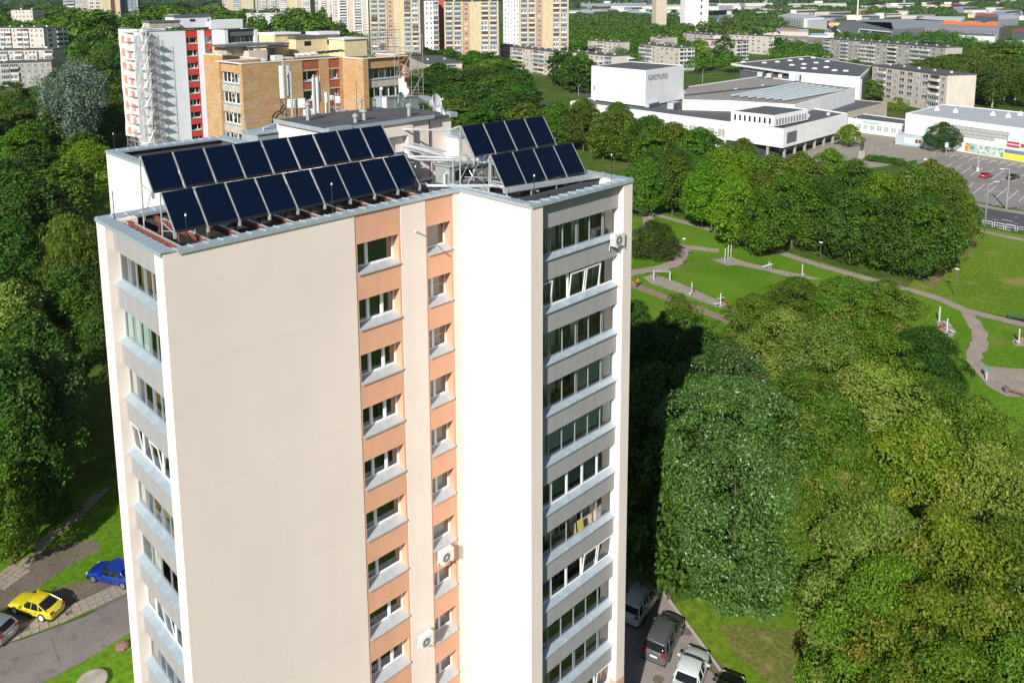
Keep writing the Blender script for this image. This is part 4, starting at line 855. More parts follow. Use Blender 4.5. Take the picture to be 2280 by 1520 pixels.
def car(name, label, c, hd, m, kind='saloon', L=4.5, Wd=1.78, H=1.45, rim=None, group='cars parked round the tower', rails=False):
    """x forward; profile lists are (x, z of shoulder line, half width)"""
    t = thing(name, label, 'car', (c[0], c[1], .02), math.atan2(hd[1], hd[0]), group); h = Wd/2; hl = L/2
    S = {'saloon': [(-hl, .62, .80), (-hl+.05, .86, .88), (-hl+.25, .93, .95), (-hl+.8, .95, .99), (-.6, .93, 1), (.5, .92, 1), (.95, .90, .99), (1.5, .82, .96), (hl-.35, .70, .90), (hl-.08, .60, .80), (hl, .48, .70)],
         'coupe': [(-hl, .60, .82), (-hl+.04, .80, .88), (-hl+.25, .86, .93), (-hl+.8, .88, .98), (-.5, .86, 1), (.45, .85, 1), (.8, .84, .99), (1.5, .80, .97), (hl-.35, .75, .94), (hl-.05, .66, .9), (hl, .50, .84)],
         'suv': [(-hl, .70, .86), (-hl+.04, 1.0, .92), (-hl+.2, 1.06, .96), (-hl+.9, 1.06, 1), (-.5, 1.04, 1), (.7, 1.02, 1), (1.1, 1.0, .99), (1.6, .92, .96), (hl-.35, .82, .90), (hl-.08, .70, .82), (hl, .52, .72)]}
    if kind == 'mpv': kind2 = 'suv'
    else: kind2 = {'hatch': 'saloon', 'saloon': 'saloon', 'coupe': 'coupe', 'suv': 'suv', 'wagon': 'suv'}.get(kind, 'saloon')
    zs = H/1.45 if kind2 == 'saloon' else (H/1.32 if kind2 == 'coupe' else H/1.66)
    rings = []
    for x, z, w in S[kind2]:
        z *= zs; w = w*h; rings.append([(x, w*.90, .24), (x, w*.985, .34), (x, w, .52 if z > .55 else z*.9), (x, w*.985, max(z-.16, .46)), (x, w*.93, z-.03), (x, w*.55, z+.015), (x, 0, z+.03)])
    body = inst(loft(rings, m, 'body'), 'body', t); smooth_obj(body)
    # greenhouse: stations (x, z roof, half width at belt, half width at roof)
    zb = {'saloon': .90, 'coupe': .84, 'suv': 1.02}[kind2]*zs
    gh = {'saloon': [(-1.62, zb, .83), (-1.05, H-.07, .72), (-.5, H, .70), (.25, H-.03, .70), (1.05, zb, .84)],
          'hatch': [(-hl+.12, zb, .84), (-hl+.55, H-.10, .73), (-.6, H, .71), (.25, H-.03, .70), (1.05, zb, .84)],
          'coupe': [(-hl+.35, zb, .84), (-.75, H-.05, .70), (-.4, H, .68), (.15, H-.02, .68), (.75, zb, .85)],
          'suv': [(-hl+.1, zb, .88), (-hl+.38, H-.10, .76), (-.8, H, .74), (.35, H-.04, .73), (1.2, zb, .87)],
          'wagon': [(-hl+.1, zb, .88), (-hl+.5, H-.10, .76), (-.8, H, .74), (.35, H-.04, .73), (1.2, zb, .87)],
          'mpv': [(-hl+.1, zb, .88), (-hl+.42, H-.08, .78), (-.8, H, .76), (.45, H-.05, .74), (1.45, zb, .88)]}[kind]
    rings = []
    for i, (x, z, w) in enumerate(gh):
        w *= h
        if z <= zb+.001: rings.append([(x, w*1.06, zb-.06), (x, w*1.06, zb-.02), (x, w*.8, zb), (x, 0, zb+.02)])
        else: rings.append([(x, h*.93, zb-.04), (x, w*1.05, z-.10), (x, w*.86, z-.01), (x, 0, z+.015)])
    g = inst(loft(rings, MT['cglass'], 'windows'), 'windows', t); smooth_obj(g)
    (x1, z1, w1), (x2, z2, w2), (x3, z3, w3) = gh[1], gh[2], gh[3]
    rr = [[(xx, ww*h*1.0, zz-.015), (xx, ww*h*.80, zz+.018), (xx, 0, zz+.040)] for xx, ww, zz in ((x1-.10, w1*.98, z1-.035), (x1-.02, w1, z1), (x2, w2, z2), (x3, w3, z3), (x3+.08, w3*.98, z3-.02))]
    rf = inst(loft(rr, m, 'roof'), 'roof', t); rf.data.polygons.foreach_set('use_smooth', [True]*len(rf.data.polygons))
    pl = MB()
    for s in (-1, 1):
        for (xa, za, wa), (xb, zb2, wb), th in ((gh[-2], gh[-1], .035), (gh[1], gh[0], .06)):
            A = Vector((xa, s*wa*h*1.0, za-.04)); B_ = Vector((xb, s*wb*h*1.05, zb-.03)); pl.tube(A, B_, th*.7, m, 5)
        xm = -.25; pl.tube((xm, s*w2*h*1.04, z2-.07), (xm-.02, s*h*.965, zb-.02), .03, m, 5); pl.tube((x2-.4, s*w2*h*1.03, z2-.08), (x2-.65, s*h*.96, zb-.02), .04, m, 5)
        pl.tube((x1, s*w1*h*1.0, z1-.03), (x3, s*w3*h*1.0, z3-.03), .03, m, 5)
    pl.build('pillars', t)
    for sx in (hl*.62, -hl*.60):
        for s in (-1, 1):
            w_ = MB(); r0 = .32; w_.lathe((0, 0, 0), [(r0*.6, -.10), (r0, -.09), (r0+.01, 0), (r0, .09), (r0*.6, .10)], MT['tyre'], 20, ax=(0, 1, 0)); wo = w_.build('wheel', t, (sx, s*(h-.10), .32))
            q = MB(); q.lathe((0, s*.085, 0), [(r0*.66, -.015), (r0*.66, .02), (r0*.5, .022)], rim or MT['rim'], 16, ax=(0, 1, 0)); q.build('rim', wo)
    for s in (-1, 1):
        MB().obox((hl-.12, s*h*.66, .53*zs), (.08, -.04*s, 0), (.02, h*.13*s, 0), (-.02, 0, .045), MT['lamp']).build('headlight', t)
        MB().obox((-hl+.06, s*h*.70, (.76 if kind2 != 'suv' else .92)*zs), (.05, .0, 0), (0, h*.17, 0), (0, 0, .06 if kind2 != 'suv' else .08), MT['tail']).build('tail_light', t)
        MB().obox((.72, s*(h+.08), zb+.02), (.06, 0, 0), (0, .10, 0), (0, 0, .06), m).build('mirror', t)
    MB().box(-hl-.012, -hl+.03, -.26, .26, .62*zs, .74*zs, MT['white']).build('number_plate', t)
    MB().box(hl-.03, hl+.015, -.45, .45, .32, .42, MT['trim']).build('grille', t)
    mb = MB(); mb.box(-hl+.02, hl-.1, -h*.9, h*.9, .16, .27, MT['trim']); mb.build('underbody', t)
    mb = MB()
    for s in (-1, 1):
        for x in (.55, -.35, -1.15): mb.box(x-.006, x+.006, s*h-.006, s*h+.004, .42, zb-.08, MT['trim'])
        for x in (.1, -.75): mb.box(x-.09, x+.09, s*h-.01, s*h+.02, zb-.18, zb-.155, MT['trim'])
    stuff(mb.build('door_seams', t))
    if rails:
        for s in (-1, 1): MB().path([(x1+.1, s*w1*h*.9, z1+.05), (x1+.25, s*w1*h*.92, z1+.10), (x3-.1, s*w3*h*.92, z3+.08), (x3, s*w3*h*.9, z3+.03)], .02, MT['trim'], 5).build('roof_rail', t)
    return t
def carpx(fw, rw, off, L, Wd, **k):
    """front and rear wheel contact pixels of the visible side, off = +1 if that side is the car's left"""
    f, r = at(*fw), at(*rw); d = (f-r).normalized(); n_ = Vector((-d.y, d.x, 0)); c = (f+r)/2-n_*off*(Wd/2); return c, d
c, d = carpx((30, 1367), (96, 1386), 1, 4.2, 1.65); car('coupe', 'yellow vintage fastback coupe parked on the gravel, its side facing the camera', c, d, paint('yellow_paint', (.62, .52, .02)), 'coupe', 4.25, 1.66, 1.28, rim=MT['white'])
c, d = carpx((206, 1297), (276, 1313), 1, 4.6, 1.8); car('saloon_car', 'metallic blue saloon half hidden behind the tower corner', c, d, paint('blue_paint', (.01, .055, .42), .4), 'saloon', 4.65, 1.82, 1.42)
c2_ = at(8, 1422); car('estate_car', 'silver estate car cut off by the left edge of the picture', Vector((c2_.x, c2_.y, 0))+d*1.7, d, paint('silver_paint', (.42, .44, .47), .6), 'wagon', 4.7, 1.8, 1.5)
d = (at(1464, 1343)-at(1437, 1385)).normalized(); n_ = Vector((-d.y, d.x, 0)); c = (at(1464, 1343)+at(1437, 1385))/2+n_*.92
car('suv', 'white four wheel drive parked in the tower shadow, rear window towards the camera', c, d, paint('suv_white_paint', (.60, .63, .66)), 'suv', 4.5, 1.84, 1.66, rails=True)
d = (at(1521, 1412)-at(1491.6, 1474)).normalized(); n_ = Vector((-d.y, d.x, 0)); c = (at(1521, 1412)+at(1491.6, 1474))/2+n_*.92
car('minivan', 'grey minivan half in the tower shadow beside the white saloon', c, d, paint('grey_paint', (.16, .17, .18), .5), 'mpv', 4.6, 1.84, 1.62, rails=True)
c = at(1549, 1470)-d*2.0; d2 = (at(1578, 1455)-at(1560, 1512)).normalized()
car('saloon_car', 'white saloon nose up at the bottom edge, parked beside the grey minivan', at(1538, 1512), d2, paint('white_car_paint', (.62, .68, .68)), 'saloon', 4.65, 1.84, 1.45)
car('saloon_car', 'black car whose nose just shows at the bottom edge by the kerb', at(1618, 1570), d2, paint('black_car_paint', (.01, .01, .012)), 'saloon', 4.5, 1.8, 1.42)
gp = 'cars standing in the market car park'
d3 = (at(2218, 384)-at(2190, 392)).normalized()
car('hatchback', 'red hatchback in the car park in front of the market', at(2196, 395), d3, paint('red_paint', (.50, .015, .03)), 'hatch', 4.0, 1.72, 1.45, group=gp)
car('hatchback', 'dark blue hatchback right of the red one in the car park', at(2256, 398), d3, paint('navy_paint', (.02, .03, .045)), 'hatch', 4.2, 1.74, 1.45, group=gp)

ribbon('asphalt_crack', PX((112, 1418), (122, 1440), (128, 1462), (137, 1480)), .06, .018, G['soil'], .02, 12); ribbon('asphalt_crack', PX((20, 1470), (100, 1450), (180, 1405), (250, 1372)), .05, .018, G['soil'], .02, 13)
# ================================================================== buildings
for n, c, g in (('panel', (.56, .52, .46), .12), ('panel_pink', (.64, .57, .51), .1), ('panel_grey', (.46, .44, .41), .12), ('white_b', (.82, .83, .84), .03), ('white_w', (.72, .70, .67), .08), ('beige', (.58, .50, .40), .1), ('ybrick', (.56, .48, .31), .12), ('obrick', (.48, .27, .16), .1), ('dkgrey', (.13, .14, .16), .08), ('midgrey', (.26, .28, .31), .08), ('ltgrey', (.55, .56, .57), .06), ('bluegrey', (.16, .22, .30), .06), ('cladding', (.19, .20, .22), .12), ('tile_red', (.36, .10, .06), .1), ('mallorange', (.75, .20, .05), .03), ('yellow', (.85, .68, .04), .02), ('signred', (.50, .02, .06), .02), ('mint', (.30, .55, .42), .02), ('roofgrey', (.42, .45, .48), .08), ('roofbrown', (.29, .27, .255), .12), ('roofdark', (.10, .105, .115), .1), ('shade_pane', (.055, .06, .065), .1), ('lt_pane', (.42, .42, .42), .1), ('balc_blue', (.42, .50, .54), .05), ('balc_white', (.68, .67, .66), .08), ('balc_dark', (.12, .07, .05), .2), ('green', (.05, .35, .18), .03), ('skyblue', (.25, .50, .65), .05), ('magenta', (.65, .05, .12), .02)):
    MT[n] = mat(n, c, .85 if 'pane' not in n else .25, var=.06, scale=.4, grime=g)
def hgt(p, v):
    lo, hi = -30., 200.
    for _ in range(50):
        m_ = (lo+hi)/2
        if proj((p[0], p[1], m_))[1] > v: lo = m_
        else: hi = m_
    return lo
def out_normal(p0, p1):
    d = (p1-p0); n_ = Vector((d.y, -d.x, 0)).normalized(); m_ = (p0+p1)/2
    return n_ if n_.dot(Vector((CP.x-m_.x, CP.y-m_.y, 0))) > 0 else -n_
# ---- the two towers behind, of the same plan as the near one
def tower_b(label, org, zc, style):
    t = thing('apartment_tower', label, 'apartment building', (org[0], org[1], 0)); br = style == 'brick'
    A = MT['brick'] if br else MT['wh_wall']; S = MT['brick_red'] if br else MT['red']; K = MT['brickc'] if br else MT['wh_wall']; cop = MT['white'] if br else MT['dkgrey']
    mb = MB(); mb.box(.35, 9.15, 0, .35, 0, zc, A); mb.box(0, .35, 0, .88, 0, zc, A); mb.box(11.9, 13.5, 0, .35, 0, zc, A); mb.box(15.37, L1, 0, .35, 0, zc, A)
    mb.box(L1, L1+.35, -PR+.85, 0, 0, zc, A); mb.box(L1, L1+.86, -PR, -PR+.85, 0, zc, A); mb.box(RX-.78, RX, -PR, -PR+1.9, 0, zc, A); mb.box(RX-.35, RX, -PR+1.9, 2.6, 0, zc, A)
    mb.box(0, 1.5, 6.62, W1, 0, zc, A); mb.box(1.5, 6.5, W1-.35, W1, 0, zc, A); mb.box(6.5, 6.85, W1, 25.7, 0, zc, A); mb.box(6.85, 15, 25.3, 25.7, 0, zc, A)
    mb.build('wall', t)
    MB().prism([(.36, .36), (L1+.36, .36), (L1+.36, -PR+1.7), (RX-.36, -PR+1.7), (RX-.36, 19), (15, 19), (15, 25.3), (6.9, 25.3), (6.9, 7.3), (.5, 7.3)], zc-.8, zc-.6, MT['bitumen']).build('roof', t)
    mb = MB()
    for x0, x1, y0, y1 in ((-.05, L1, -.06, .3), (-.06, .3, .3, W1), (.3, 6.5, W1-.3, W1+.03), (6.45, 6.8, W1+.03, 25.7), (L1-.05, L1+.3, -PR, -.06), (L1+.3, RX, -PR-.06, -PR+.3), (RX-.3, RX+.05, -PR+.3, 2.6)): mb.box(x0, x1, y0, y1, zc, zc+.12, cop)
    mb.build('coping', t); zs = zc-3.05
    for (a, b, wa, wb, lay) in ((9.15, 11.9, 9.3, 11.75, ('d', 'e', 'b')), (13.5, 15.37, 13.62, 15.2, ('h', 'g', 'h'))):
        mb = MB(); wall_band(mb, a, b, wa, wb, zs, 1.48, S, .08, .3, 13, zc, 0); mb.build('spandrel', t)
        for k in range(9):
            f = put_window(t, wa, .08, zs-k*FH, round(wb-wa, 2), 1.48, lay[k % 3], (-1, 1, 2, 3, -1)[k % 5], k)
        if br:
            mb = MB()
            for k in range(9): mb.box(a+.01, b-.01, .06, .085, zs+1.48-k*FH, zs+1.66-k*FH, K)
            stuff(mb.build('lintel', t))
    for k in range(4 if br else 2):
        balcony(t, (L1+.86, -PR+.35, zc-2.95-k*FH), 0, WL, k, 'alu' if k != 1 else 'pvc', [(0, 3, 1), (2, 0, 1), (5, 3, 1)] if k == 0 else [], 400+k, matband=K, opening=1.5)
    MB().box(L1+.86, RX-.78, -PR+.30, -PR+.51, zc-1.45, zc-.01, A if br else MT['dkgrey']).build('top_band', t)
    if br:
        for k in range(5): balcony(t, (.33, 6.62, zc-2.80-k*FH), R(-90), LL, k, 'pvc', [], 500+k, matband=MT['brickc'], opening=1.5)
        MB().box(.28, .49, .88, 6.62, zc-1.30, zc-.01, A).build('top_band', t)
    else: MB().box(.3, .5, .88, 6.62, 0, zc-.01, MT['wh_wall']).build('covered_wall', t)
    return t
BO, BZ = Vector((38.1, 67.9, 0)), 38.0
tb = tower_b('half renovated yellow brick tower with red brick spandrels behind the near roof', BO, BZ, 'brick')
WO, WZ = Vector((54.9, 145.1, 0)), 40.2
tw = tower_b('white rendered tower with red spandrels and scaffolding on its left end', WO, WZ, 'white')
def fbox(mb, u0, u1, v0, v1, Y, dep_, m, org=Vector((0, 0, 0))):
    a, b = on_y(u0, v1, Y), on_y(u1, v0, Y); zt = on_y((u0+u1)/2, v0, Y).z; zb_ = on_y((u0+u1)/2, v1, Y).z
    mb.box(min(a.x, b.x)-org.x, max(a.x, b.x)-org.x, Y-org.y, Y+dep_-org.y, zb_, zt, m); return a.x-org.x, b.x-org.x, zb_, zt
# roof structures of the brick tower
I_ = MT['insul']
def roofbit(nm, parent, org, *bx):
    mb = MB()
    for b_ in bx: fbox(mb, *b_, org)
    return mb.build(nm, parent)
roofbit('roof_room', tb, BO, (613, 668, 76, 127, 83, 5, I_), (612, 670, 73, 77, 82.8, 5.5, MT['white']))
roofbit('roof_room', tb, BO, (660, 755, 84, 126, 81, 6, I_), (656, 757, 79, 84, 80.8, 6.4, MT['dkgrey']), (710, 757, 71, 79, 82, 4, MT['white']))
roofbit('roof_room', tb, BO, (768, 817, 88, 126, 76.5, 6, I_), (766, 819, 85, 88, 76.3, 6.4, MT['white']))
roofbit('roof_room', tb, BO, (757, 768, 92, 126, 79, 5, I_))
for i, (u0, u1, v0, v1, Y) in enumerate(((678, 692, 92, 102, 80.96), (729, 742, 88, 99, 80.96), (750, 757, 88, 98, 78.95))): roofbit('opening', tb, BO, (u0, u1, v0, v1, Y, .03, MT['black']))
roofbit('awning', tb, BO, (500, 645, 99, 103, 80, 5, MT['dkgrey']), (548, 643, 103, 108, 80.3, .3, MT['concrete']), (505, 548, 103, 122, 81, 3, MT['brickc']), (555, 595, 113, 136, 79, 2, MT['beige']), (487, 503, 98, 120, 84, 2, I_), (510, 530, 98, 118, 84, 2, MT['beige']))
for i, (u0, u1, v0, v1, Y, m_, lab) in enumerate(((567, 592, 131, 141, 77, 'white', 'white wrapped pallet at the left on the brick tower roof'), (612, 630, 124, 137, 78, 'white', 'white wrapped pallet beside the antennas on the brick tower roof'), (634, 655, 128, 134, 79, 'insul', 'yellow pallet of insulation boards on the brick tower roof'), (600, 612, 126, 136, 80, 'dark', 'dark crate between the wrapped pallets on the brick tower roof'))):
    mb = MB(); a, b, z0, z1 = fbox(mb, u0, u1, v0, v1, Y, 1.6, MT[m_]); mb.box(a-.05, b+.05, Y-.05, Y+1.65, z0-.12, z0-.01, MT['wood']); mb.box(a+.1, a+.16, Y-.01, Y+1.61, z0+.01, z1+.01, MT['alu']); tag(mb.build('pallet'), lab, 'pallet', 'wrapped pallets on the brick tower roof')
for i in range(9):
    p = on_y(664+12*i, 127-1.2*i, 72+i*.1); mb = MB(); mb.obox((0, 0, 0), (.42, 0, 0), (.1, .5, .12), (0, -.05, .05), MT['white' if i < 4 else 'dark']); tag(mb.build('roof_board', None, p+Vector((0, 0, .3)), .2*(i % 3)), 'board leaning on the parapet of the brick tower roof', 'board', 'boards along the brick tower parapet')
# scaffolding
def scaffold(label, p0, dx, dy, nb, dep_, z0, z1, lift=2.0, tarp=None, boards='wood', group='scaffolding'):
    t = thing('scaffolding', label, 'scaffolding', p0, 0, group); dx = Vector((*dx, 0)); n_ = Vector((*dy, 0)); nl = int((z1-z0)/lift)
    for i in range(nb+1):
        for j in (0, 1):
            b = dx*i+n_*(dep_*j); MB().tube(b+Vector((0, 0, z0)), b+Vector((0, 0, z1)), .035, MT['galv'], 5).build('standard', t)
    for k in range(nl+1):
        z = z0+k*lift; mb = MB()
        for j in (0, 1):
            for hh in (0, .5, 1.0): mb.tube(n_*(dep_*j)+Vector((0, 0, z+hh)), dx*nb+n_*(dep_*j)+Vector((0, 0, z+hh)), .022, MT['galv'], 4)
        for i in range(nb+1): mb.tube(dx*i+Vector((0, 0, z)), dx*i+n_*dep_+Vector((0, 0, z)), .022, MT['galv'], 4)
        for i in range(nb):
            if (i+k) % 2 == 0: mb.tube(dx*i+Vector((0, 0, z)), dx*(i+1)+Vector((0, 0, z+lift)), .02, MT['galv'], 4)
        mb.build('ledger', t)
        for i in range(nb): MB().obox(dx*(i+.5)+n_*(dep_/2)+Vector((0, 0, z+.03)), dx*.49, n_*(dep_*.45), (0, 0, .03), MT[boards]).build('platform', t)
    return t
MT['redplank'] = mat('red_brown_plank', (.30, .07, .05), .7, var=.2)
scaffold('scaffolding on the right end of the brick tower with red brown platforms', (BO.x+RX-3.0, BO.y-PR-1.5, 0), (2.2, 0), (0, 1), 2, 1.1, 18, BZ+3.0, 2.9, boards='redplank')
scaffold('light scaffold frame on the roof beside the yellow insulated rooms', on_y(822, 128, 76), (1.6, 0), (0, 1), 4, 1.4, 0, 4.2, 1.4)
scaffold('tall scaffolding at the left corner of the white tower', (WO.x-1.3, WO.y-.9, 0), (1.2, 0), (0, 1), 2, .8, 8, WZ+.6, 2.0)
scaffold('narrow scaffolding on the plain white wall with sheet shadows', (WO.x+.2, WO.y-1.7, 0), (2.2, 0), (0, 1), 1, 1.0, 8, WZ-.9, 2.0)
scaffold('bare lower scaffolding on the far left end of the white tower', (WO.x-2.2, WO.y+2.2, 0), (0, 2.1), (1, 0), 3, 1.0, 6, WZ-.2, 2.0)
# protective sheeting
m = bpy.data.materials.new('scaffold_sheeting'); m.use_nodes = True; nt = m.node_tree; b = nt.nodes['Principled BSDF']; b.inputs['Base Color'].default_value = (.80, .82, .84, 1); b.inputs['Roughness'].default_value = .5; b.inputs['Alpha'].default_value = .96; MT['sheeting'] = m
nz, cr = noise_col(nt, .8, 6, (.60, .63, .66), (.90, .91, .93), .3, .7); nt.links.new(cr.outputs[0], b.inputs['Base Color'])
m = m.copy(); m.name = 'clear_sheeting'; m.node_tree.nodes['Principled BSDF'].inputs['Alpha'].default_value = .5; MT['sheeting2'] = m
MT['print'] = mat('faded_orange_print', (.78, .30, .16), .7, var=.1)
def sheet_cloth(name, label, P, ulen, z0, z1, nrm, m, seed, prints=False, amp=.22):
    g = random.Random(seed); nu, nz_ = 14, 34; d = Vector((*ulen, 0)); n_ = Vector((*nrm, 0)); o = thing('protective_sheeting', label, 'sheeting', P, 0, 'sheeting on the white tower scaffolding'); mb = MB(); H_ = {}
    def q(i, j):
        if (i, j) not in H_: H_[i, j] = d*(i/nu)+Vector((0, 0, z0+(z1-z0)*j/nz_))+n_*(amp*(math.sin(i*1.7+j*.35+seed)+.6*math.sin(j*.9+i*.6)+g.uniform(-.4, .4)))
        return H_[i, j]
    for i in range(nu):
        for j in range(nz_): mb.quad([q(i, j), q(i+1, j), q(i+1, j+1), q(i, j+1)], m)
    mb.build('cloth', o, smooth=False)
    if prints:
        for r in range(8):
            for c in range(2):
                cc = d*(.27+.45*c)+Vector((0, 0, z1-2.2-r*2.9-(c*.4)))+n_*(amp*2.1); dd = d.normalized()
                mb = MB(); s = .62
                for (x0, x1, y0, y1) in ((-s, s, s*.8, s), (-s, s, -s, -s*.8), (-s, -s*.8, -s*.8, s*.8), (s*.8, s, -s*.8, s*.8), (-.35, .35, -.1, .45), (-.2, .2, -.45, -.1)): mb.obox(cc+dd*(x0+x1)/2+Vector((0, 0, (y0+y1)/2*1.25)), dd*(x1-x0)/2, n_*.01, (0, 0, (y1-y0)/2*1.25), MT['print'])
                mb.build('print', o)
    return o
sheet_cloth('protective_sheeting', 'white sheeting with faded orange prints on the left of the white tower', Vector((WO.x-2.4, WO.y+8.4, 0)), (.9, -6.2), 17, WZ+.6, (-1, -.16), MT['sheeting'], 2, True, .06)
sheet_cloth('protective_sheeting', 'crumpled translucent sheeting hanging at the corner of the white tower', Vector((WO.x-1.7, WO.y+2.3, 0)), (1.8, -3.7), 7, WZ+.5, (-.8, -.5), MT['sheeting2'], 5, False, .25)
roofbit('roof_room', tw, WO, (388, 470, 38, 62, 161, 5, MT['wh_wall']), (386, 472, 33, 38, 160.8, 5.4, MT['dkgrey']), (470, 540, 44, 64, 160, 4, MT['wh_wall']))
roofbit('roof_room', tw, WO, (333, 400, 50, 62, 157, 4, MT['brickc']), (331, 402, 46, 50, 156.8, 4.4, MT['dkgrey']), (384, 400, 32, 46, 163, 3, MT['brickc']))
for u0, u1 in ((423, 434), (462, 471)): roofbit('opening', tw, WO, (u0, u1, 43, 48, 160.9, .05, MT['shade_pane']))

# ---- slab blocks
FOOTS = []
def slab(label, p0, p1, thick, H_, nfl, bays, wall, name='apartment_block', cat='apartment building', group=None, side=None, end=None, indiv=True, z0_=.9, bal='balc_white', roof='roofdark', cols=None, plinth=True):
    """p0 -> p1: foot of the front wall from left to right; bays: one letter per bay: w window, W wide window, b balcony, s small window, p plain, c/o coloured plain strip, O window on orange strip, | pilaster"""
    p0 = Vector((p0[0], p0[1], 0)); p1 = Vector((p1[0], p1[1], 0)); n_ = out_normal(p0, p1); d = (p1-p0); L_ = d.length; d.normalize(); rz = math.atan2(d.y, d.x)
    gz = terr(p0.x, p0.y); t = thing(name, label, cat, (p0.x, p0.y, gz), rz, group); FOOTS.append((p0, p1, thick, n_)); back = 1 if Vector((-d.y, d.x, 0)).dot(n_) < 0 else -1     # local y of the inside
    assert back == 1
    MB().box(0, L_, 0, thick, -6 if gz > 0 else 0, H_, MT[wall]).build('wall', t)
    MB().box(-.25, L_+.25, -.3, thick+.3, H_, H_+.35, MT[roof]).box(.3, L_-.3, .3, thick-.3, H_+.35, H_+.37, MT['bitumen']).build('roof', t)
    wd = {'w': 1, 'W': 1.25, 'b': 1.35, 's': .8, 'p': 1, 'c': 1, 'o': .9, 'O': 1.3, '|': .28, 'B': 1.35}; tot = sum(wd[c] for c in bays); u = L_/tot; x = 0; fh = (H_-z0_-.25)/nfl; acc = MB(); acb = MB()
    def wmesh(w, h, key):
        def f():
            mb = MB(); P = MT['pvc']; g = MT['lt_pane'] if key == 1 else MT['shade_pane']; mb.box(0, w, -.05, 0, 0, h, g)
            for a, b_, c, e in ((0, w, 0, .1), (0, w, h-.1, h), (0, .1, .1, h-.1), (w-.1, w, .1, h-.1), (w*.45, w*.45+.12, .1, h-.1)): mb.box(a, b_, -.10, -.05, c, e, P)
            mb.box(-.05, w+.05, -.16, -.02, -.09, -.01, MT['sill']); return mb
        return f
    def bmesh_(w, h, key):
        def f():
            mb = MB(); pm_ = MT[('balc_white', 'balc_blue', 'balc_white', bal)[key % 4]]; mb.box(0, w, -.85, -.75, 0, 1.0, pm_); mb.box(0, .08, -.75, 0, 0, 1.0, pm_); mb.box(w-.08, w, -.75, 0, 0, 1.0, pm_); mb.box(0, w, -.85, 0, -.14, 0, MT['concrete'])
            mb.box(.05, w-.05, -.12, -.03, 0, h, MT['balc_dark' if key in (0, 3) else 'shade_pane'])
            n = 4
            if key != 0:
                for i in range(n+1): xx = .06+(w-.12)*i/n; mb.box(xx-.05, xx+.05, -.82, -.76, 1.0, h, MT['pvc'])
                mb.box(.06, w-.06, -.81, -.77, h-.1, h, MT['pvc'])
                if key == 2:
                    for i in range(n): xx = .06+(w-.12)*i/n; mb.box(xx+.05, xx+(w-.12)/n-.05, -.80, -.78, 1.0, h-.1, MT['lt_pane' if i % 2 else 'shade_pane'])
            return mb
        return f
    r_ = random.Random(int(L_*100)+nfl)
    for c in bays:
        w = wd[c]*u
        if c in 'co|O' or c == 'p' and cols:
            col = (cols or {}).get(c, wall); MB().box(x, x+w, -.12 if c != '|' else -.5, 0, 0, H_-.02 if c != '|' else H_+.2, MT[col]).build('strip', t)
        for k in range(nfl):
            z = z0_+k*fh
            if c in 'wWO':
                ww = w*(.42 if c == 'w' else .62 if c == 'W' else .5); key = 1 if r_.random() < .22 else 0
                if indiv: inst(cached(('fw', round(ww, 2), round(fh, 2), key), lambda: wmesh(ww, fh*.52, key)().mesh('window')), 'window', t, (x+(w-ww)/2, -.13 if c == 'O' else 0, z+fh*.30))
                else: q = wmesh(ww, fh*.52, key)(); acc_add(acc, q, (x+(w-ww)/2, -.13 if c == 'O' else 0, z+fh*.30))
            elif c == 's':
                if indiv: inst(cached(('fs', round(w, 2), round(fh, 2)), lambda: wmesh(w*.5, fh*.3, 0)().mesh('stair_window')), 'stair_window', t, (x+w*.25, 0, z+fh*.1))
                else: acc_add(acc, wmesh(w*.5, fh*.3, 0)(), (x+w*.25, 0, z+fh*.1))
            elif c in 'bB' and not (c == 'B' and k == 0):
                key = r_.choice((0, 1, 1, 2, 3)); y = 0 if c == 'b' else 0
                if indiv: inst(cached(('fb', round(w, 2), round(fh, 2), key, bal), lambda: bmesh_(w*.92, fh*.86, key)().mesh('balcony')), 'balcony', t, (x+w*.04, 0, z+.12))
                else: acc_add(acb, bmesh_(w*.92, fh*.86, key)(), (x+w*.04, 0, z+.12))
        x += w
    if acc.f: stuff(acc.build('windows', t))
    if acb.f: stuff(acb.build('balconies', t))
    if end:     # the end wall on the camera's side: list of bays at local x=0 or x=L
        sgn, eb = end; w = thick/len(eb); mb = MB(); P = MT['pvc']; X = -.02 if sgn < 0 else L_+.02
        for i, c in enumerate(eb):
            for k in range(nfl):
                z = z0_+k*fh; y = w*i
                if c == 'w': mb.box(min(X, X+sgn*.06), max(X, X+sgn*.06), y+w*.3, y+w*.7, z+fh*.3, z+fh*.82, P); mb.box(min(X+sgn*.06, X+sgn*.09), max(X+sgn*.06, X+sgn*.09), y+w*.34, y+w*.66, z+fh*.35, z+fh*.78, MT['shade_pane'])
                if c == 'b': mb.box(min(X, X+sgn*.9), max(X, X+sgn*.9), y+w*.05, y+w*.95, z, z+1.0, MT['balc_blue' if k % 2 else 'balc_white']); mb.box(min(X, X+sgn*.1), max(X, X+sgn*.1), y+w*.1, y+w*.9, z+1, z+fh*.9, MT['shade_pane']); mb.box(min(X+sgn*.8, X+sgn*.9), max(X+sgn*.8, X+sgn*.9), y+w*.48, y+w*.54, z+1, z+fh*.9, P)
        stuff(mb.build('end_windows', t))
    mb = MB()
    for i in range(max(2, int(L_/9))): xx = (i+.5)*L_/max(2, int(L_/9)); mb.box(xx-.5, xx+.5, thick*.4, thick*.4+.6, H_+.37, H_+1.2, MT['panel' if i % 2 else 'white_w'])
    stuff(mb.build('roof_vents', t)); return t
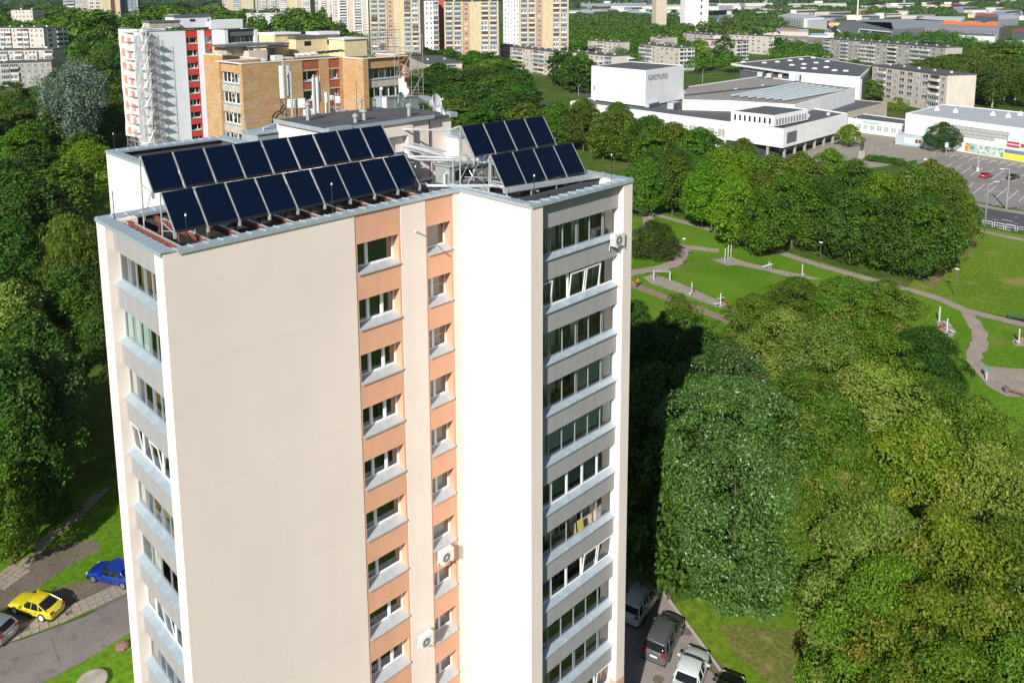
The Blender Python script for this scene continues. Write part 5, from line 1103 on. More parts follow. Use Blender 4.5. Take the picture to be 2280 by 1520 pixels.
def acc_add(acc, mb, off):
    k = len(acc.v); acc.v += [(p[0]+off[0], p[1]+off[1], p[2]+off[2]) for p in mb.v]; acc.f += [tuple(a+k for a in f) for f in mb.f]; rm = [acc.mi(m_) for m_ in mb.mats]; acc.m += [rm[i] for i in mb.m]
def flat(p): return Vector((p.x, p.y, 0))
def slabpx(label, uv0, uv1, H_, **k):
    return slab(label, flat(att(*uv0, H_)), flat(att(*uv1, H_)), k.pop('thick', 12), H_, k.pop('nfl', 5), k.pop('bays'), k.pop('wall', 'panel'), **k)
g5 = 'five storey panel blocks'
slabpx('long pale five storey block with blue balconies behind the trees, centre top', (1088, 99.5), (1254, 119), 15, bays='wwbbwwwbbwwwbbwwbb', wall='panel_pink', group=g5)
slabpx('short five storey block whose end with white balconies faces the camera', (950, 143.5), (1029, 141), 14.5, bays='wpbbp', wall='panel_pink', thick=60, group=g5)
slabpx('five storey block half hidden behind the white theatre box', (1263, 116), (1362, 126), 15, bays='wwbbwwwb', wall='panel_pink', group=g5, indiv=False)
slabpx('pale five storey block with a balcony end right above the theatre box', (1424, 99), (1513, 107.5), 15, bays='bbwswwww', wall='panel_pink', group=g5, thick=11, end=(1, 'bb'))
slabpx('five storey block with a red balcony half hidden by a dark tree', (1568, 89), (1641, 92.5), 15, bays='wwbbwwpp', wall='panel', group=g5, end=(1, 'bb'), bal='magenta')
slabpx('five storey block with dark end balconies beside the brown low houses', (1624, 77.5), (1722, 82), 15, bays='wwwwwwww', wall='panel_pink', group=g5, indiv=False, end=(1, 'bb'))
slabpx('small pale block between the round trees above the theatre', (1309, 91), (1374, 95), 14, bays='wwbwww', wall='panel', group=g5, indiv=False)
slabpx('low pale block row left behind the round dark tree', (1448, 82), (1482, 84), 14, bays='wwbw', wall='panel_grey', group=g5, indiv=False)
slabpx('far pale block behind the birch, above the five storey blocks', (1521, 73.5), (1590, 79), 14, bays='wswwsw', wall='panel_pink', group=g5, indiv=False)
slabpx('long grey four storey block with white balconies at the upper right', (1834, 86), (2106, 107), 15, bays='bwwbwwbbwwbwwbbww', wall='panel_grey', group=g5, thick=11)
slabpx('pale five storey block behind the birch wood at the right', (1943, 146.5), (2110, 169), 15, bays='wbWsWWwWbw', wall='panel_pink', group=g5, thick=12)
slabpx('long white block with many balconies at the upper left', (-40, 64), (98, 83), 14, bays='bbwbbwbbwww', wall='panel_pink', group=g5, thick=15, end=(1, 'wb'))
slabpx('brownish low roofed block below the long white one at the left', (-30, 113), (118, 119), 14, bays='wwbwbwbwb', wall='panel', group=g5)
slabpx('grey panel block at the left edge with rows of white windows', (-30, 144), (114, 140), 14, bays='wwbbwwwww', wall='panel_grey', group=g5, nfl=5, bal='green')
slabpx('distant small block at the top left with a shaded end', (24, 23), (72, 23.5), 15, bays='wwwwww', wall='panel_pink', group=g5, indiv=False, end=(1, 'pp'))
slabpx('low white block among trees left of the first yellow brick tower', (548, 30), (632, 30), 12, bays='wbwbwbwb', wall='white_w', group=g5, indiv=False)
slabpx('pale block peeping between two yellow brick towers', (944, 55), (986, 56), 15, bays='bswwww', wall='white_w', group=g5, indiv=False)
# tall towers, placed by their distance
def hslab(label, u0, u1, vt, dist, nfl, bays, wall, ang=0, **k):
    a, b = atd(u0, vt, dist), atd(u1, vt, dist); a, b = flat(a), flat(b)
    if ang: c = (a+b)/2; M_ = Matrix.Rotation(R(ang), 3, 'Z'); a, b = c+M_@(a-c), c+M_@(b-c)
    H_ = hgt((a+b)/2, vt)-terr(a.x, a.y); return slab(label, a, b, k.pop('thick', 15), H_, nfl, bays, wall, **k)
gy = 'yellow brick apartment towers'
yc = {'|': 'ybrick', 'c': 'ybrick', 'O': 'obrick', 'o': 'obrick'}
hslab('leftmost of the three yellow brick towers, its right balconies dark', 821, 935, -22, 514, 16, '|b|b|Occ|b|b|', 'ybrick', -6, group=gy, indiv=False, cols=yc, bal='balc_dark')
hslab('middle yellow brick tower with pale blue balconies', 988, 1110, 4, 527, 14, '|b|b|Occ|b|b|', 'ybrick', -6, group=gy, indiv=False, cols=yc)
hslab('rightmost yellow brick tower with an orange window strip', 1157, 1266, -24, 545, 16, '|b|b|Occ|b|b|', 'ybrick', -6, group=gy, indiv=False, cols=yc)
gw = 'distant tower blocks at the top edge'
hslab('distant beige and brown tower block furthest left of the top row', 494, 562, -24, 700, 16, '|wc|b|cwc', 'beige', 10, group=gw, indiv=False, cols={'c': 'ybrick', '|': 'panel'})
hslab('distant grey tower slightly behind the beige one', 562, 622, -10, 760, 14, 'bwbwbw', 'panel', 8, group=gw, indiv=False)
hslab('distant yellow and white tower left of the white pink one', 621, 690, -24, 680, 16, '|b|cc|w|b|', 'ybrick', -4, group=gw, indiv=False, cols={'c': 'ybrick', '|': 'beige'})
hslab('distant pale tower with orange tinted stripes', 695, 745, -10, 780, 14, 'bobob', 'beige', 0, group=gw, indiv=False, cols={'o': 'panel_pink'})
hslab('distant pinkish white tower with vertical bands beside the first yellow tower', 738, 818, -24, 640, 16, '|w|b|p|b|s|', 'panel_pink', 4, group=gw, indiv=False, cols={'|': 'white_w', 'p': 'beige'})
hslab('white block with red brick side between two yellow towers', 945, 976, 2, 620, 12, 'wwb', 'white_b', 6, group=gw, indiv=False)
hslab('red brick tower between the first two yellow brick towers', 975, 990, -10, 640, 14, 'oo', 'tile_red', 0, group=gw, indiv=False, cols={'o': 'tile_red'})
hslab('white tower between the middle and right yellow towers', 1121, 1156, -20, 640, 16, 'wwsww', 'white_b', 0, group=gw, indiv=False)
hslab('shaded grey slab tower at the top left', 140, 197, -30, 600, 12, 'bbwwww', 'panel_grey', 12, group=gw, indiv=False)
hslab('low pale block with a gridded front below the grey slab tower', 117, 148, 25, 640, 5, 'WWWW', 'beige', 8, group=gw, indiv=False, thick=20)
hslab('tower with white windows strip and yellow brick fins at the top left', 196, 262, -30, 540, 12, 'WWccoc', 'panel_pink', 12, group=gw, indiv=False, cols={'c': 'ybrick', 'o': 'balc_dark'}, thick=8)
hslab('dark blue shaded wing of the top left tower', 262, 303, -30, 548, 12, 'wwww|', 'bluegrey', 12, group=gw, indiv=False, cols={'|': 'ybrick'}, thick=8)
hslab('distant concrete silo block standing among the sheds', 1461, 1486, -12, 1100, 8, 'ppp', 'beige', 10, group=gw, indiv=False)
hslab('distant white mill building beside the silo', 1524, 1580, -6, 1150, 5, 'pppwp', 'white_b', 10, group=gw, indiv=False)
# ---- buildings given by their roof outline
FOOT = []
def roofpoly(name, label, cat, uvs, z, wall, roof, z0=0, group=None, parap=.4):
    P = [att(u, v, z) for u, v in uvs]; gz = terr(P[0].x, P[0].y); z = z+gz; z0 = z0+gz; c = sum(P, Vector())/len(P); c.z = 0; t = thing(name, label, cat, c, 0, group)
    FOOT.append([(p.x, p.y) for p in P]); P = [(p.x-c.x, p.y-c.y) for p in P]; MB().prism(P, z0, z-parap*.5, MT[wall]).build('wall', t)
    A = sum(P[i][0]*P[(i+1) % len(P)][1]-P[(i+1) % len(P)][0]*P[i][1] for i in range(len(P)))
    if A < 0: P = P[::-1]
    mb = MB(); n = len(P)
    for i in range(n):
        a, b = Vector((*P[i], 0)), Vector((*P[(i+1) % n], 0)); d = (b-a); n_ = Vector((-d.y, d.x, 0)).normalized()
        mb.obox((a+b)/2+n_*.15+Vector((0, 0, z-parap*.25)), d/2, n_*.15, (0, 0, parap*.25), MT[wall])
    mb.build('parapet', t); Q = []
    cc = sum((Vector((*p, 0)) for p in P), Vector())/n
    MB().prism([((p[0]-cc.x)*.985+cc.x, (p[1]-cc.y)*.985+cc.y) for p in P], z-parap*.5, z-parap*.42, MT[roof]).build('roof', t)
    return t, c
def wins(t, c, a, b, spans, z0, z1, nm='window', pane='shade_pane', frame='pvc', out=.06, fw=.12):
    """a, b: world points of the wall foot; spans: (t0, t1) fractions"""
    a, b = flat(a), flat(b); n_ = out_normal(a, b); d = b-a
    for t0, t1 in spans:
        p, q = a+d*t0-c, a+d*t1-c; m_ = (p+q)/2; hd = (q-p)/2; mb = MB(); h = (z1-z0)/2; up = Vector((0, 0, h)); cz = Vector((0, 0, (z0+z1)/2))
        mb.obox(m_+cz+n_*out*.3, hd, n_*out*.3, up, MT[pane])
        if frame:
            dn = hd.normalized()
            for s in (-1, 1): mb.obox(m_+cz+hd*s-dn*s*fw/2+n_*out*.8, dn*fw/2, n_*out*.45, up, MT[frame]); mb.obox(m_+cz+up*s-Vector((0, 0, s*fw/2))+n_*out*.8, hd*.995-dn*fw, n_*out*.45, (0, 0, fw/2), MT[frame])
            mb.obox(m_+cz+n_*out*.8, dn*fw*.4, n_*out*.4, up-Vector((0, 0, fw)), MT[frame])
        mb.build(nm, t)
def wtext(t, c, a, b, tt, z, size, txt, m_, out=.12, bold=0):
    a, b = flat(a), flat(b); n_ = out_normal(a, b); d = (b-a).normalized(); o = inst(text_mesh(txt, size, m_, depth=.04, bold=bold), 'lettering', t); p = a.lerp(b, tt)-c+n_*out
    o.location = (p.x, p.y, z); o.rotation_euler = (R(90), 0, math.atan2(d.y, d.x)); return o
# theatre
zt = 8.8
th, c = roofpoly('culture_hall', 'long low white hall with a dark flat roof behind the avenue trees', 'hall', [(1270, 227), (1745, 287), (1887, 252), (1640, 214), (1330, 216)], zt, 'white_b', 'roofdark', 3.2, parap=.9)
W_ = lambda u, v, z=zt: at(u, v, z)
A_, B_, C_2 = W_(1270, 227), W_(1745, 287), W_(1887, 252)
mb = MB(); inn = [A_.lerp(B_, .0), A_.lerp(B_, .78), C_2.lerp(W_(1640, 214), .3), W_(1640, 214), W_(1330, 216)]; mb.prism([(p.x-c.x, p.y-c.y) for p in inn], 0, 3.2, MT['white_b']); mb.build('ground_floor', th)
q0, q1, q2 = A_.lerp(B_, .80), A_.lerp(B_, .965), C_2
mb = MB(); ins = (C_2-B_).normalized(); iw = (A_-B_).normalized()
poly = [A_.lerp(B_, .78), B_+iw*3+ins*3.5, C_2+iw*3, C_2.lerp(W_(1640, 214), .3)]; mb.prism([(p.x-c.x, p.y-c.y) for p in poly], 0, 3.2, MT['shade_pane']); mb.build('recessed_glazing', th)
for i in range(7):
    p = B_.lerp(C_2, .06+i*.15)+iw*.8-c; MB().box(p.x-.25, p.x+.25, p.y-.35, p.y+.35, 0, 3.2, MT['concrete']).build('pilotis', th)
for i in range(3):
    p = A_.lerp(B_, .80+i*.07)+ins*.8-c; MB().box(p.x-.25, p.x+.25, p.y-.35, p.y+.35, 0, 3.2, MT['concrete']).build('pilotis', th)
wins(th, c, A_, B_, [(t_, t_+.018) for t_ in (.30, .325, .35, .40, .44, .485, .53, .575)]+[(t_, t_+.03) for t_ in (.62, .66, .70, .745)], 4.2, 6.4, pane='lt_pane')
wins(th, c, A_, B_, [(t_, t_+.014) for t_ in (.60, .63, .66, .69, .72, .745)], 1.0, 2.6, pane='lt_pane')
wins(th, c, B_, C_2, [(.05, .19)], 4.2, 7.4, 'screen', 'dkgrey', 'dkgrey')
# raised block with a row of dark windows and a gallery of fins
t2, c = roofpoly('roof_pavilion', 'low raised block with a row of dark windows on the long white hall', 'roof building', [(1628, 247), (1724, 257.5), (1800, 243), (1705, 234)], 12.2, 'white_b', 'roofdark', 8.9, parap=.5)
a, b, b2 = W_(1628, 247, 12.2), W_(1724, 257.5, 12.2), W_(1800, 243, 12.2)
wins(t2, c, a, b, [(.08+i*.115, .125+i*.115) for i in range(8)], 9.6, 11.3, pane='black', frame=None)
wins(t2, c, b, b2, [(.06+i*.083, .11+i*.083) for i in range(11)], 9.2, 11.0, pane='midgrey', frame=None)
# stage tower with its name
t3, c = roofpoly('stage_tower', 'tall plain white theatre box with grey letters at its top', 'theatre', [(1317, 147), (1438, 157), (1523, 146), (1405, 137)], hgt(W_(1438, 238), 157), 'white_b', 'roofdark', 8.9, parap=.6)
zz = hgt(W_(1438, 238), 157); a, b, b2 = W_(1317, 147, zz), W_(1438, 157, zz), W_(1523, 146, zz)
wtext(t3, c, b, b2, .30, zz-2.8, 2.5, 'GIRSTUTIS', MT['midgrey'], .05)
wins(t3, c, a, b, [(.045, .085)], zz-9.0, zz-7.2, pane='dkgrey'); wins(t3, c, a, b, [(.045, .085)], zz-14.5, zz-12.7, pane='dkgrey')
for i, (u, v) in enumerate(((1337, 141), (1403, 134))): p = at(u, v+2, zz); tag(MB().lathe((0, 0, 0), [(.5, 0), (.5, .8), (2.0, .9), (1.8, 1.2), (.2, 1.6)], MT['ltgrey'], 14).build('roof_cowl', None, p), 'mushroom shaped vent cowl on the %s of the theatre box' % ('left corner' if i == 0 else 'back edge'), 'vent', 'cowls on the theatre box')
t4, c = roofpoly('ice_rink', 'brown roofed sports hall with rows of blue skylights and a white right wall', 'sports hall', [(1524, 195), (1690, 170), (1905, 195.5), (1770, 233), (1620, 224), (1520, 222)], 12.0, 'white_b', 'roofbrown', 0, parap=.6)
for r in range(7):
    a, b = at(1628+r*19, 216+r*1.6, 12.1), at(1782+r*16, 186.5+r*2.5, 12.1); n = 16; mb = MB()
    for i in range(n): p, q = a.lerp(b, (i+.06)/n), a.lerp(b, (i+.94)/n); d_ = (q-p)/2; n_ = Vector((-d_.y, d_.x, 0)).normalized(); mb.obox((p+q)/2-c+Vector((0, 0, .45)), d_, n_*.34+Vector((0, 0, .22)), Vector((0, 0, .05)), MT['balc_blue'])
    mb.build('skylight_row', t4)
mb = MB(); mb.path([at(1523, 212, 12.1)-c, at(1640, 200, 12.1)-c, at(1768, 187, 12.1)-c], .25, MT['roofdark'], 6); mb.build('roof_ridge', t4)
t5, c = roofpoly('ice_palace', 'dark roofed ice palace with a white canopy and glazed entrance', 'sports hall', [(1628, 142), (1757, 160), (1915, 172), (1940, 148), (1800, 125)], 13.5, 'white_b', 'roofdark', 12.5, parap=.5)
a, b, b2 = W_(1628, 142, 13.5), W_(1757, 160, 13.5), W_(1915, 172, 13.5); inn = (at(1800, 125, 13.5)-a).normalized()
mb = MB(); P = [a.lerp(b, .12)+inn*2.5, b+inn*2.5, b2+inn*2, at(1940, 148, 13.5), at(1800, 125, 13.5)]; mb.prism([(p.x-c.x, p.y-c.y) for p in P], 0, 12.5, MT['dkgrey']); mb.build('glazed_wall', t5)
mb = MB(); P = [b, b2, b2+inn*2, b+inn*5]; mb.prism([(p.x-c.x, p.y-c.y) for p in P], 0, 12.5, MT['white_b']); mb.build('white_wing', t5)
wins(t5, c, b, b2, [(.12, .52)], 4.5, 8.8, 'grey_panel', 'ltgrey', None, .05); wins(t5, c, b, b2, [(.14, .18), (.22, .30), (.40, .45)], 6.0, 8.0, pane='dkgrey', out=.2, frame=None)
wtext(t5, c, a+inn*2.2, b+inn*2.2, .36, 11.3, 1.5, 'KAUNO LEDO RŪMAI', MT['ltgrey'], .2); wtext(t5, c, a+inn*2.2, b+inn*2.2, .80, 9.6, 1.6, 'PRAMOGOS', MT['red'], .2)
for i, (u, v) in enumerate(((1655, 138), (1702, 140), (1731, 138), (1759, 135), (1784, 132), (1811, 129), (1763, 145), (1790, 143), (1817, 140), (1842, 137), (1789, 152), (1814, 153), (1840, 150), (1858, 157), (1883, 158))):
    p = at(u, v, 13.5)-c; MB().lathe((p.x, p.y, 13.3), [(1.3, 0), (1.3, .35), (.6, .6)], MT['white_b'], 12).build('roof_dome', t5)
t6, c = roofpoly('annex_building', 'low beige annex with a dark roof behind the white hall corner', 'building', [(1790, 247), (1902, 222), (1976, 229), (1866, 256)], 6.5, 'beige', 'roofdark', parap=.6)
wins(t6, c, W_(1866, 256, 6.5), W_(1976, 229, 6.5), [(.1+i*.15, .2+i*.15) for i in range(6)], 1.2, 4.6, pane='lt_pane')
t7, c = roofpoly('shop_row', 'long low white shop row with a dark roof linking the hall and the market', 'shops', [(1888, 262), (2017, 277), (2017, 266), (1888, 250)], 4.6, 'white_b', 'roofdark', parap=.5)
a, b = W_(1888, 262, 4.6), W_(2017, 277, 4.6); wins(t7, c, a, b, [(.04+i*.12, .13+i*.12) for i in range(8)], 1.1, 3.0, pane='lt_pane'); wins(t7, c, a, b, [(.28, .56)], 3.35, 4.1, 'sign_board', 'mint', None, .15)
wtext(t7, c, a, b, .42, 3.72, .55, 'VAISTINĖ', MT['white'], .22)
zm = 9.3
t8, c = roofpoly('market_hall', 'big white supermarket hall with a light grey roof at the right edge', 'market', [(2017, 252), (2400, 302), (2400, 262), (2100, 232)], zm, 'white_b', 'roofgrey', parap=.5)
a, b = W_(2017, 252, zm), W_(2400, 302, zm); WT = lambda u: (u-2017)/(383.)*1.0
def tu(u):   # fraction along the wall for a pixel column
    lo, hi = 0., 1.
    for _ in range(40):
        m_ = (lo+hi)/2; q = a.lerp(b, m_)
        if proj((q.x, q.y, 3))[0] < u: lo = m_
        else: hi = m_
    return lo
MT['grid'] = mat('grille', (.18, .20, .18), .6)
mb = MB(); n_ = out_normal(flat(a), flat(b)); s0, s1 = tu(2118), tu(2245); d_ = flat(b)-flat(a)
for i in range(46): p = flat(a)+d_*(s0+(s1-s0)*i/45)-c+n_*.1; mb.tube((p.x, p.y, 4.6), (p.x, p.y, 7.6), .035, MT['grid'], 4)
for z in (4.6, 5.6, 6.6, 7.6): p, q = flat(a)+d_*s0-c+n_*.1, flat(a)+d_*s1-c+n_*.1; mb.tube((p.x, p.y, z), (q.x, q.y, z), .035, MT['grid'], 4)
stuff(mb.build('window_grille', t8)); wins(t8, c, a, b, [(s0, s1)], 4.6, 7.6, 'glass_band', 'ltgrey', None, .04)
wins(t8, c, a, b, [(tu(2243), tu(2270))], 5.2, 6.6, 'sign_board', 'white_b', None, .2); wins(t8, c, a, b, [(tu(2242), tu(2269))], 3.7, 5.1, 'sign_board', 'signred', None, .3); wtext(t8, c, a, b, tu(2255.5), 4.4, .62, 'LOMBARDAS', MT['white'], .25, .012)
wins(t8, c, a, b, [(tu(2272), tu(2330))], 3.9, 5.0, 'window', 'tile_red', None, .1); wins(t8, c, a, b, [(tu(2214), tu(2241))], 4.3, 5.4, 'sign_board', 'white_b', None, .25)
# printed window film: blotches of colour
m, nt, b_ = newmat('printed_film'); n1, r1 = noise_col(nt, .9, 4, (.02, .05, .03), (.55, .78, .62), .40, .60); n2, r2 = noise_col(nt, .35, 3, (.25, .55, .35), (.85, .80, .9), .40, .60); nt.links.new(mixc(nt, r1.outputs[0], r2.outputs[0], .45), b_.inputs['Base Color']); b_.inputs['Roughness'].default_value = .3; MT['film'] = m
m, nt, b_ = newmat('fruit_print'); n1, r1 = noise_col(nt, 1.3, 4, (.45, .04, .02), (.85, .65, .1), .42, .6); nt.links.new(r1.outputs[0], b_.inputs['Base Color']); MT['fruitp'] = m
wins(t8, c, a, b, [(tu(2176), tu(2208)), (tu(2209), tu(2236))], .3, 2.9, 'printed_window', 'film', 'ltgrey', .08); wins(t8, c, a, b, [(tu(2160), tu(2175))], .3, 3.0, 'printed_window', 'balc_blue', None, .08); wins(t8, c, a, b, [(tu(2150), tu(2159))], .3, 2.9, 'printed_window', 'fruitp', None, .08)
wtext(t8, c, a, b, tu(2166), 1.9, 1.3, 'iki', MT['green'], .25, .02); wins(t8, c, a, b, [(tu(2237), tu(2330))], .2, 1.7, 'yellow_film', 'yellow', None, .1); wins(t8, c, a, b, [(tu(2237), tu(2330))], 1.8, 2.9, 'window', 'bluegrey', None, .08)
for i, (u, v) in enumerate(((2087, 247), (2128, 251), (2211, 258), (2245, 262), (2272, 258))):
    p = at(u, v, zm); MB_ = MB().box(-.9, .9, -.6, .6, 0, .7, MT['white_b']).hexa([(-.9, -.6, .7), (.9, -.6, .7), (.9, .6, .7), (-.9, .6, .7), (-.1, -.1, 1.5), (.1, -.1, 1.5), (.1, .1, 1.5), (-.1, .1, 1.5)], MT['ltgrey']); tag(MB_.build('roof_vent', None, p, .1), 'small pyramid topped vent on the grey market roof, %s from the left' % ORD[i], 'vent', 'vents on the market roof')
def simple(label, cat, uvs, z, wall, roof, name='building', win=None, group=None, z0=0, pane='shade_pane'):
    t, c = roofpoly(name, label, cat, uvs, z, wall, roof, z0, group)
    if win:
        for (i, sp, za, zb_) in win: wins(t, c, att(*uvs[i], z), att(*uvs[i+1], z), sp, za, zb_, pane=pane)
    return t, c
t, c = simple('grey blue kiosk with a flat roof in front of the white market', 'kiosk', [(1994, 299), (2083, 309.5), (2088, 299), (2030, 288)], 3.1, 'balc_blue', 'roofgrey', 'kiosk'); a, b = at(1994, 299, 3.1), at(2083, 309.5, 3.1)
wins(t, c, a, b, [(.24, .48)], .8, 2.4, 'panel', 'white_b', None, .05); wins(t, c, a, b, [(.50, .68), (.84, .96)], .9, 2.4, pane='balc_dark'); wins(t, c, a, b, [(.70, .82)], .1, 2.3, 'door', 'ltgrey')
for i, (u0, u1, txt, lab) in enumerate(((2084, 2128, 'A', 'left red awning with a white triangle on the market front'), (2118, 2157, 'AEM A', 'right red awning with white letters on the market front'))):
    a2, b2_ = at(u0, 322+i*4, 0), at(u1, 326+i*7, 0); d_ = (b2_-a2); n_ = out_normal(a2, b2_); o = thing('awning', lab, 'awning', a2, math.atan2(d_.y, d_.x), 'red awnings on the market'); L_ = d_.length
    MB().box(0, L_, -.02, .05, 2.2, 3.0, MT['signred']).box(0, L_, .05, 2.2, 2.92, 3.0, MT['signred']).box(-.05, 0, 0, 2.2, 2.2, 3.0, MT['signred']).build('canopy', o)
    for x in (.1, L_-.1, L_*.5): MB().box(x-.05, x+.05, 0, .1, 0, 2.2, MT['white']).build('post', o)
    MB().box(0, L_, .3, 2.2, .05, .9, MT['ltgrey']).build('counter', o); w_ = inst(text_mesh(txt, .62, MT['white']), 'lettering', o, (L_*.6, -.05, 2.6)); w_.rotation_euler = (R(90), 0, 0)
# ---- the far commercial belt (name, label, roof outline, height, wall, roof)
ff = 'sheds and houses of the far industrial belt'
far = [
 ('shop with a white wall and big red letters beside the right yellow tower', [(1268, 27), (1352, 26), (1352, 20), (1268, 17)], 12, 'white_b', 'roofgrey', 'store'),
 ('long white warehouse with blue corner marks in the distance', [(1360, 14), (1600, 26), (1640, 22), (1400, 10)], 10, 'white_b', 'roofdark', 'warehouse'),
 ('curved grey blue showroom behind the trees', [(1382, 28), (1485, 36), (1482, 31), (1420, 25), (1385, 24)], 9, 'bluegrey', 'mint', 'showroom'),
 ('white office slab with rows of dark windows at the top', [(1590, 14), (1650, 16), (1662, 12), (1612, 10)], 18, 'white_b', 'roofgrey', 'office'),
 ('beige annex right of the white office slab', [(1650, 17), (1694, 19), (1700, 15), (1662, 13)], 13, 'white_w', 'roofgrey', 'office'),
 ('low blue grey shed with a white band of windows', [(1538, 43), (1602, 44), (1600, 38), (1545, 36)], 9, 'ltgrey', 'roofdark', 'shed'),
 ('tall blue grey block behind the leafy birch', [(1598, 43), (1626, 42), (1624, 33), (1600, 34)], 13, 'bluegrey', 'bluegrey', 'building'),
 ('long white office wing with punched windows right of the birches', [(1732, 35), (1790, 42), (1835, 40), (1760, 29)], 14, 'white_b', 'roofgrey', 'office'),
 ('white showroom with tall glass front beside the orange sign', [(1785, 44), (1843, 48), (1860, 42), (1800, 38)], 12, 'white_b', 'roofgrey', 'showroom'),
 ('small white house with a teal blue roof', [(1800, 80), (1846, 80), (1838, 75), (1806, 75)], 5, 'white_w', 'skyblue', 'house'),
 ('low house with a red brown gable roof above the balconies', [(1836, 73), (1868, 74), (1872, 66), (1840, 64)], 6, 'white_w', 'midgrey', 'house'),
 ('row of low pinkish garages behind the pale blocks', [(1700, 70), (1800, 72), (1800, 66), (1706, 64)], 5, 'panel_pink', 'roofgrey', 'garage'),
 ('brick red workshop between the garages', [(1734, 66), (1778, 68), (1776, 63), (1738, 61)], 6, 'obrick', 'roofbrown', 'workshop'),
 ('second row of low pale garages with brown roofs', [(1712, 84), (1800, 90), (1835, 84), (1730, 78)], 5, 'panel_pink', 'roofbrown', 'garage'),
 ('cream yard building left of the long grey block', [(1746, 97), (1814, 103), (1836, 98), (1770, 92)], 6, 'white_w', 'roofbrown', 'building'),
 ('black shopping centre front with slanted white frames', [(1865, 62), (1990, 66), (1985, 50), (1842, 47)], 14, 'dkgrey', 'dkgrey', 'shopping_centre'),
 ('huge grey clad shopping centre spreading across the upper right', [(1985, 66), (2060, 62), (2225, 64), (2240, 56), (2040, 42), (1900, 46)], 14, 'cladding', 'midgrey', 'shopping_centre'),
 ('light grey vaulted hall behind the shopping centre', [(2030, 45), (2140, 49), (2150, 38), (2060, 37)], 14, 'ltgrey', 'ltgrey', 'hall'),
 ('white logistics shed with grey blue stripes in front of the shopping centre', [(2135, 79), (2216, 82), (2218, 76), (2140, 73)], 9, 'white_b', 'dkgrey', 'shed'),
 ('low white shed right of the striped one', [(2216, 98), (2330, 93), (2330, 88), (2226, 92)], 6, 'white_b', 'ltgrey', 'shed'),
 ('dark open fronted hall with a red frame at the right edge', [(2254, 69), (2330, 72), (2330, 66), (2258, 65)], 10, 'dkgrey', 'signred', 'hall'),
 ('blue grey hall with a red roof in the distance at the right', [(2170, 36), (2222, 38), (2220, 30), (2175, 29)], 10, 'bluegrey', 'tile_red', 'hall'),
 ('grey hall with orange trim at the far right', [(2222, 44), (2268, 42), (2270, 34), (2225, 34)], 10, 'midgrey', 'roofgrey', 'hall'),
 ('small red and pink block at the top right', [(2122, 9), (2142, 11), (2142, 6), (2124, 5)], 12, 'magenta', 'ltgrey', 'building'),
 ('beige block among the trees right of the tall floodlight mast', [(1910, 24), (1932, 22), (1932, 16), (1912, 17)], 14, 'beige', 'beige', 'building'),
 ('long pale distant shed left of the floodlight mast', [(1755, 9), (1885, 12), (1885, 6), (1770, 4)], 9, 'ltgrey', 'roofgrey', 'shed'),
 ('long pale distant shed right of the floodlight mast', [(1895, 15), (2010, 19), (2010, 13), (1900, 10)], 9, 'white_b', 'ltgrey', 'shed'),
 ('yellow roofed hut at the far right', [(2245, 33), (2258, 33), (2258, 28), (2246, 28)], 6, 'yellow', 'yellow', 'hut'),
 ('grey distant plant behind the right yellow tower, first', [(1290, 9), (1440, 12), (1440, 7), (1300, 5)], 10, 'midgrey', 'roofgrey', 'shed'),
 ('beige distant plant below the silo block', [(1440, 12), (1530, 14), (1530, 8), (1446, 6)], 10, 'beige', 'roofgrey', 'shed'),
 ('pale distant yard building beside the mill', [(1570, 9), (1720, 8), (1720, 3), (1580, 4)], 10, 'ltgrey', 'roofgrey', 'shed'),
]
